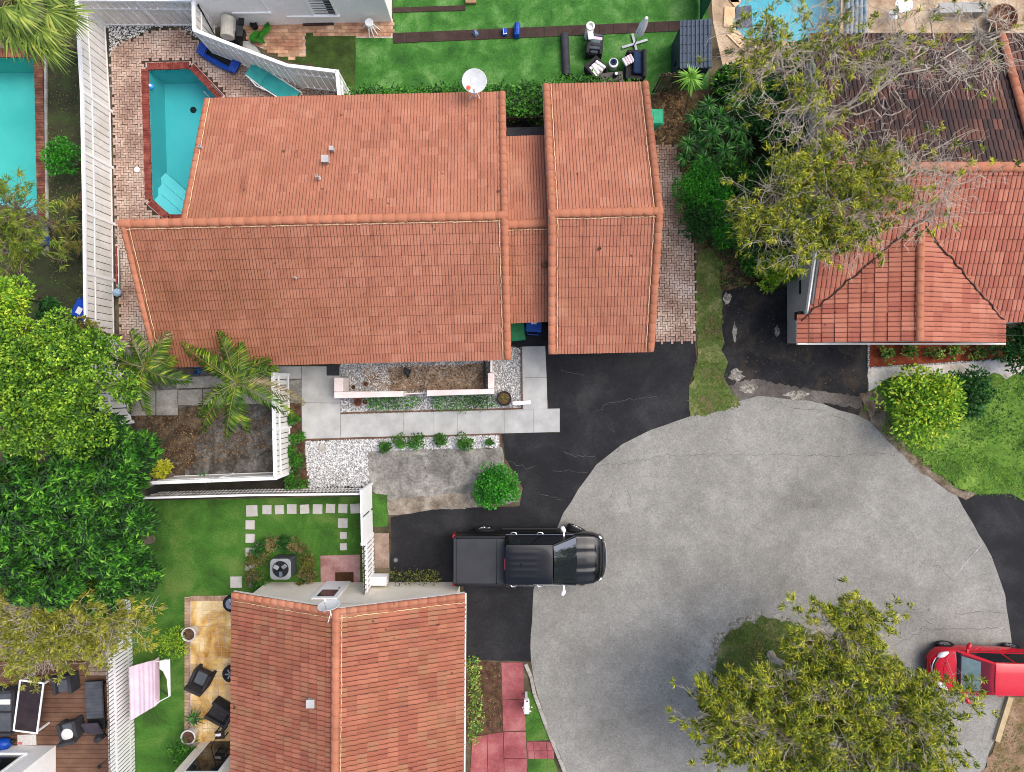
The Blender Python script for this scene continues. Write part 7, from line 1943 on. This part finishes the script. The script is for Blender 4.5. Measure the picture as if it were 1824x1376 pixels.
# ---- hedges and shrubs
def clump_hedge(name, poly_px, ztop, label, lm, dens=260, L=.12, w=.06, cat='hedge', mat_stem=None, var=.22):
    poly = px_poly(poly_px, ztop * .8)
    cx = sum(p[0] for p in poly) / len(poly); cy = sum(p[1] for p in poly) / len(poly)
    t = thing(name, (cx, cy, 0), 0, label, cat)
    st = MB()
    for p in scatter(poly, 5): st.tube([(p[0], p[1], 0), (p[0] + R.gauss(0, .05), p[1] + R.gauss(0, .05), ztop * .85)], [.02, .01], 4)
    if not st.v: st.tube([(cx, cy, 0), (cx, cy, ztop * .8)], [.02, .01], 4)
    obj('stems', st, mat_stem or m_barkd, t, True, kind='stuff')
    p = scatter(poly, dens); n = len(p)
    lump = np.sin(p[:, 0] * 5.1 + np.sin(p[:, 1] * 4.3) * 2) * .5 + np.sin(p[:, 1] * 6.3 + p[:, 0] * 2.2) * .5
    z = ztop * (1 - .12 * NR.random(n) ** .5 * 2.2) + lump * var * ztop * .4 - NR.random(n) ** 3 * ztop * .6
    c = np.stack([p[:, 0] + NR.normal(0, .05, n), p[:, 1] + NR.normal(0, .05, n), np.clip(z, .04, None)], 1)
    d = unit(NR.normal(0, 1, (n, 3)) * np.array([1, 1, .5]) + np.array([0, 0, .5]))
    V, Q = leaf_quads(c, d, L * NR.uniform(.6, 1.3, n), w * NR.uniform(.7, 1.3, n), None, .15, .1)
    np_obj('foliage', V, Q, lm, t)
    return t
clump_hedge('hedge', [(610, 178), (622, 162), (664, 155), (740, 156), (830, 151), (900, 152), (905, 150), (968, 148), (976, 144), (1040, 136), (1095, 140), (1152, 150), (1155, 180), (968, 184), (968, 206), (902, 206), (900, 184)], 1.7, 'long leafy hedge along the north side of the tiled roofs', lm_hedge, 700, .15, .07)
clump_hedge('hedge', [(650, 708), (690, 707), (745, 708), (750, 720), (735, 728), (700, 730), (655, 728)], .5, 'left clipped hedge below the pink wall', lm_hedge, 520, .09, .05)
clump_hedge('hedge', [(768, 708), (880, 704), (884, 722), (850, 730), (800, 732), (770, 728)], .5, 'right clipped hedge below the pink wall', lm_hedge, 520, .09, .05)
clump_hedge('hedge', [(694, 1020), (782, 1018), (784, 1038), (696, 1040)], .9, 'brownish box hedge against the cream wall beside the truck', leaf_mat('brownish_hedge_leaf', [G(70, 84, 30), G(104, 104, 44), G(54, 64, 28), G(150, 144, 60)]), 520, .09, .05)
clump_hedge('hedge', [(833, 1175), (852, 1172), (857, 1230), (860, 1300), (850, 1326), (838, 1326)], .9, 'narrow yellow green hedge along the lower house gutter', lm_var, 520, .1, .055)
def shrub(px, py, r_px, h, label, lm, n=700, L=.1, w=.055, name='shrub', group=None, lumps=12, kind='leaf', k=8):
    z = h * .45; r = r_px * (H - z) / F
    return broad_tree(name, px, py, z, (r * .8, r * .8, h * .45), label, lm, kind, n, lumps, r * .38, L, w, k, group=group)
shrub(886, 866, 41, 1.5, 'round clipped bright green bush at the edge of the black drive', lm_topi, 5200, .1, .065, 'round_bush', lumps=46)
shrub(1642, 724, 72, 1.8, 'big yellow green bush on the right beside the white path', lm_yg, 5200, .15, .08, 'bush', lumps=40)
shrub(1722, 700, 46, 1.0, 'dark green bush behind the big yellow green bush', lm_dark, 2000, .14, .075, 'bush', lumps=20)
shrub(1812, 620, 46, 1.8, 'dark green bush at the right edge above the white path', lm_dark, 2600, .15, .08, 'bush', lumps=22)
shrub(1250, 342, 50, 1.6, 'fine leaved green bush beside the brick path', lm_topi, 5200, .12, .05, 'bush', lumps=34)
shrub(1246, 392, 40, 1.3, 'second fine leaved bush just below the first by the brick path', lm_dark, 3200, .12, .055, 'bush', lumps=26)
shrub(1292, 408, 34, 1.1, 'pale flecked green bush between brick path and feathery tree', lm_topi, 1900, .1, .06, 'bush', lumps=18)
shrub(1384, 484, 40, 1.4, 'light green bush at the corner of the grey walled house', lm_yg, 2200, .14, .07, 'bush', lumps=18)
shrub(1330, 462, 34, .8, 'low green bush above the worn black drive', lm_hedge, 1400, .12, .06, 'bush', lumps=14)
for x, y, r_, lb in ((685, 797, 14, 'leftmost small shrub in the gravel strip below the front walk'), (712, 786, 14, 'second small shrub from the left in the gravel strip below the walk'), (742, 787, 17, 'widest small shrub in the gravel strip below the front walk'), (788, 785, 15, 'small shrub in the middle right of the gravel strip'), (829, 788, 20, 'largest right hand shrub in the gravel strip below the walk'), (872, 787, 7, 'tiny tuft at the right end of the gravel strip')):
    shrub(x, y, r_, .45, lb, lm_hedge, int(26 * r_), .09, .045, lumps=9)
for x, y, r_, lb in ((523, 752, 16, 'topmost shrub in the mulch strip beside the vinyl fence'), (529, 780, 14, 'second shrub from the top beside the vinyl fence mulch'), (522, 802, 14, 'third shrub from the top in the mulch strip'), (530, 828, 18, 'fourth shrub from the top in the mulch strip'), (526, 858, 22, 'lowest and widest shrub in the mulch strip')):
    shrub(x, y, r_, .5, lb, lm_hedge, int(30 * r_), .1, .05, lumps=9)
ringp = [(452, 1000, 18, lm_croton), (462, 975, 16, lm_dark), (484, 966, 15, lm_mix), (508, 968, 16, lm_dark), (532, 976, 16, lm_mix), (548, 1000, 17, lm_croton), (547, 1026, 18, lm_mix), (452, 1026, 18, lm_mix), (466, 1044, 15, lm_hedge), (470, 995, 12, lm_mix), (534, 1042, 14, lm_croton)]
ringl = ['reddish olive shrub level with the fan at the left of the air conditioner', 'dark green shrub at the upper left of the air conditioner', 'brownish shrub just above the fan, left of the middle', 'dark green shrub straight above the air conditioner', 'brownish shrub at the upper right of the air conditioner', 'olive shrub level with the fan at the right of the air conditioner', 'reddish shrub at the lower right of the air conditioner', 'reddish shrub at the lower left of the air conditioner beside the stepping stone', 'green shrub touching the cream wall left of the air conditioner', 'small reddish shrub squeezed against the left side of the air conditioner', 'small olive shrub touching the cream wall right of the air conditioner']
for (x, y, r_, lm), lb in zip(ringp, ringl):
    shrub(x, y, r_, .5, lb, lm, int(24 * r_), .14, .035, group='shrubs round the air conditioner', lumps=7)
for x, y, lb in ((1578, 632, 'leftmost variegated plant in the red mulch'), (1622, 626, 'second variegated plant from the left in red mulch'), (1664, 631, 'third variegated plant in the red mulch'), (1700, 625, 'fourth variegated plant in the red mulch'), (1742, 629, 'rightmost variegated plant in the red mulch')):
    shrub(x, y, 16, .5, lb, lm_var, 170, .12, .07, lumps=7)
shrub(308, 1144, 32, .8, 'olive shrub spilling from the white pot onto the lawn', lm_yg, 900, .11, .03, lumps=18)
shrub(328, 1334, 30, .9, 'dull green shrub in the lower white pot', lm_hedge, 900, .1, .04, lumps=16)
rosette(346, 1280, .5, .4, 'spiky dark plant in the small white patio pot', lm_dark, 30, w=.035, name='spiky_plant')
rosette(898, 710, .35, .22, 'small dry plant in the round black planter', lm_croton, 16, w=.03, name='spiky_plant')
rosette(364, 852, .3, .3, 'lone bright green sprout between the two fences', lm_topi, 9, w=.05, name='sprout')
rosette(1375, 380, 1.2, .4, 'dark rosette plant below the olive feathery tree', lm_ros, 26)
for x, y, r_, lb in ((1430, 110, 40, 'dark leafy shrub at the near corner of the blue pool'), (1380, 175, 40, 'dark shrub below the blue pool rim')):
    shrub(x, y, r_, 1.4, lb, lm_dark, 1700, .16, .07, 'shrub', lumps=16)
for x, y, r_, lb in ((1280, 330, 30, 'low dark shrub touching the fine leaved bush from the right'), (1330, 330, 36, 'low dark shrub in the shade left of the olive feathery tree'), (1370, 420, 36, 'low dark shrub under the lower edge of the feathery tree'), (1350, 300, 34, 'low dark shrub between the rosette clump and grey panel fence')):
    shrub(x, y, r_, 1.0, lb, lm_dark, 1100, .14, .06, 'shrub', group='undergrowth below the twiggy trees', lumps=14)

for x, y, r_, h_, lb in ((1345, 205, 44, 1.6, 'dark leafy shrub between the rosette clump and the blue pool'), (1392, 258, 40, 1.8, 'dark leafy shrub beside the grey panel fence top'), (1302, 318, 34, 1.3, 'dark shrub under the lower corner of the rosette clump'), (1300, 150, 34, 1.3, 'dark shrub right of the grey shed corner'), (1460, 150, 36, 1.6, 'dark green shrub between blue pool and dark roof')):
    shrub(x, y, r_, h_, lb, lm_dark if x % 2 else lm_mango, 1900, .2, .08, lumps=18)

# ---- grass blades, weeds and fallen leaves nobody could count
def blades(name, poly, dens, L, w, lm, z, exclude=(), lean=.9):
    p = scatter(poly, dens)
    for e in exclude: p = p[~in_poly(p[:, 0], p[:, 1], np.array(e))]
    n = len(p)
    clump = np.sin(p[:, 0] * 3.1 + np.cos(p[:, 1] * 2.7) * 2) + np.cos(p[:, 1] * 3.7 + p[:, 0] * 1.3)
    keep = NR.random(n) < .62 + .25 * clump; p = p[keep]; n = len(p)
    d = unit(np.concatenate([NR.normal(0, lean, (n, 2)), np.full((n, 1), .8)], 1))
    V, Q = leaf_quads(np.concatenate([p, np.full((n, 1), z)], 1), d, L * NR.uniform(.5, 1.4, n), w * NR.uniform(.7, 1.4, n), None, .05, .3)
    return np_obj(name, V, Q, lm, kind='stuff')
blades('grass', px_poly([(1566, 765), (1600, 690), (1640, 675), (1840, 672), (1840, 890), (1740, 882), (1700, 872), (1640, 832), (1592, 790)]), 620, .11, .024, leaf_mat('lush_blade', [G(72, 112, 30), G(98, 142, 40), G(124, 164, 56), G(58, 96, 28), G(150, 172, 76)], .25, .6), .02)
blades('grass', px_poly([(1242, 450), (1262, 442), (1288, 475), (1286, 600), (1292, 690), (1320, 722), (1290, 732), (1230, 742), (1228, 690), (1244, 640), (1242, 606)]), 480, .12, .022, lm_grassdry, .02)
blades('grass', island, 480, .14, .026, lm_grassdry, .03)
blades('grass', px_poly([(1805, 1245), (1850, 1245), (1850, 1400), (1750, 1400), (1780, 1318)]), 220, .1, .022, lm_grassdry, .02)
blades('grass', px_poly([(935, 1234), (946, 1234), (980, 1318), (938, 1319)]), 320, .07, .016, lm_grass, .02)
blades('weeds', px_poly([(1690, 690), (1840, 690), (1840, 800), (1740, 800), (1690, 750)]), 60, .15, .045, lm_dark, .03)
blades('weeds', px_poly([(1600, 790), (1840, 720), (1840, 885), (1700, 868)]), 30, .13, .04, lm_hedge, .03)
blades('weeds', px_poly([(862, 1190), (892, 1185), (896, 1300), (864, 1306)]), 90, .14, .03, lm_mix, .01)
blades('weeds', px_poly([(82, 60), (145, 60), (200, 560), (215, 720), (100, 720), (86, 440)]), 110, .1, .025, lm_grass, .005)
blades('ground_cover', px_poly([(1225, 200), (1330, 180), (1345, 300), (1225, 300)]), 200, .3, .06, lm_dark, .2)
blades('ground_cover', px_poly([(1240, 300), (1420, 300), (1420, 515), (1290, 515), (1262, 445), (1240, 430)]), 130, .16, .05, lm_dark, .01)
def litter(name, poly, dens, L, lm, z, exclude=()):
    p = scatter(poly, dens)
    for e in exclude: p = p[~in_poly(p[:, 0], p[:, 1], np.array(e))]
    n = len(p); a = NR.uniform(0, 2 * PI, n)
    d = unit(np.stack([np.cos(a), np.sin(a), NR.normal(0, .15, n)], 1))
    V, Q = leaf_quads(np.concatenate([p, np.full((n, 1), z) + NR.random((n, 1)) * .02], 1), d, L * NR.uniform(.5, 1.3, n), L * .5 * NR.uniform(.7, 1.3, n), np.tile(np.array([[0, 0, 1.]]), (n, 1)) + NR.normal(0, .2, (n, 3)), .1, .0)
    return np_obj(name, V, Q, lm, kind='stuff')
litter('fallen_leaves', px_poly([(1168, 165), (1215, 165), (1240, 250), (1206, 258), (1168, 258)]), 170, .13, lm_litter, .015)
litter('fallen_leaves', px_poly([(240, 742), (318, 742), (380, 725), (480, 740), (480, 800), (330, 840), (280, 840)]), 110, .09, lm_litter, .015)
litter('fallen_leaves', px_poly([(690, 655), (866, 648), (866, 694), (700, 698)]), 110, .09, lm_litter, .03)
litter('fallen_leaves', px_poly([(1285, 300), (1400, 300), (1400, 515), (1290, 515)]), 70, .1, lm_litter, .015)
litter('fallen_leaves', px_poly([(1290, 520), (1400, 515), (1400, 610), (1540, 615), (1540, 700), (1400, 700), (1300, 690)]), 9, .06, lm_litter, .02)
litter('fallen_leaves', px_poly([(225, 893), (330, 893), (330, 1060), (240, 1060)]), 14, .06, lm_litter, .02)
litter('fallen_leaves', px_poly([(1200, 1100), (1760, 1080), (1780, 1370), (1150, 1370)]), 5, .06, lm_litter, .03)
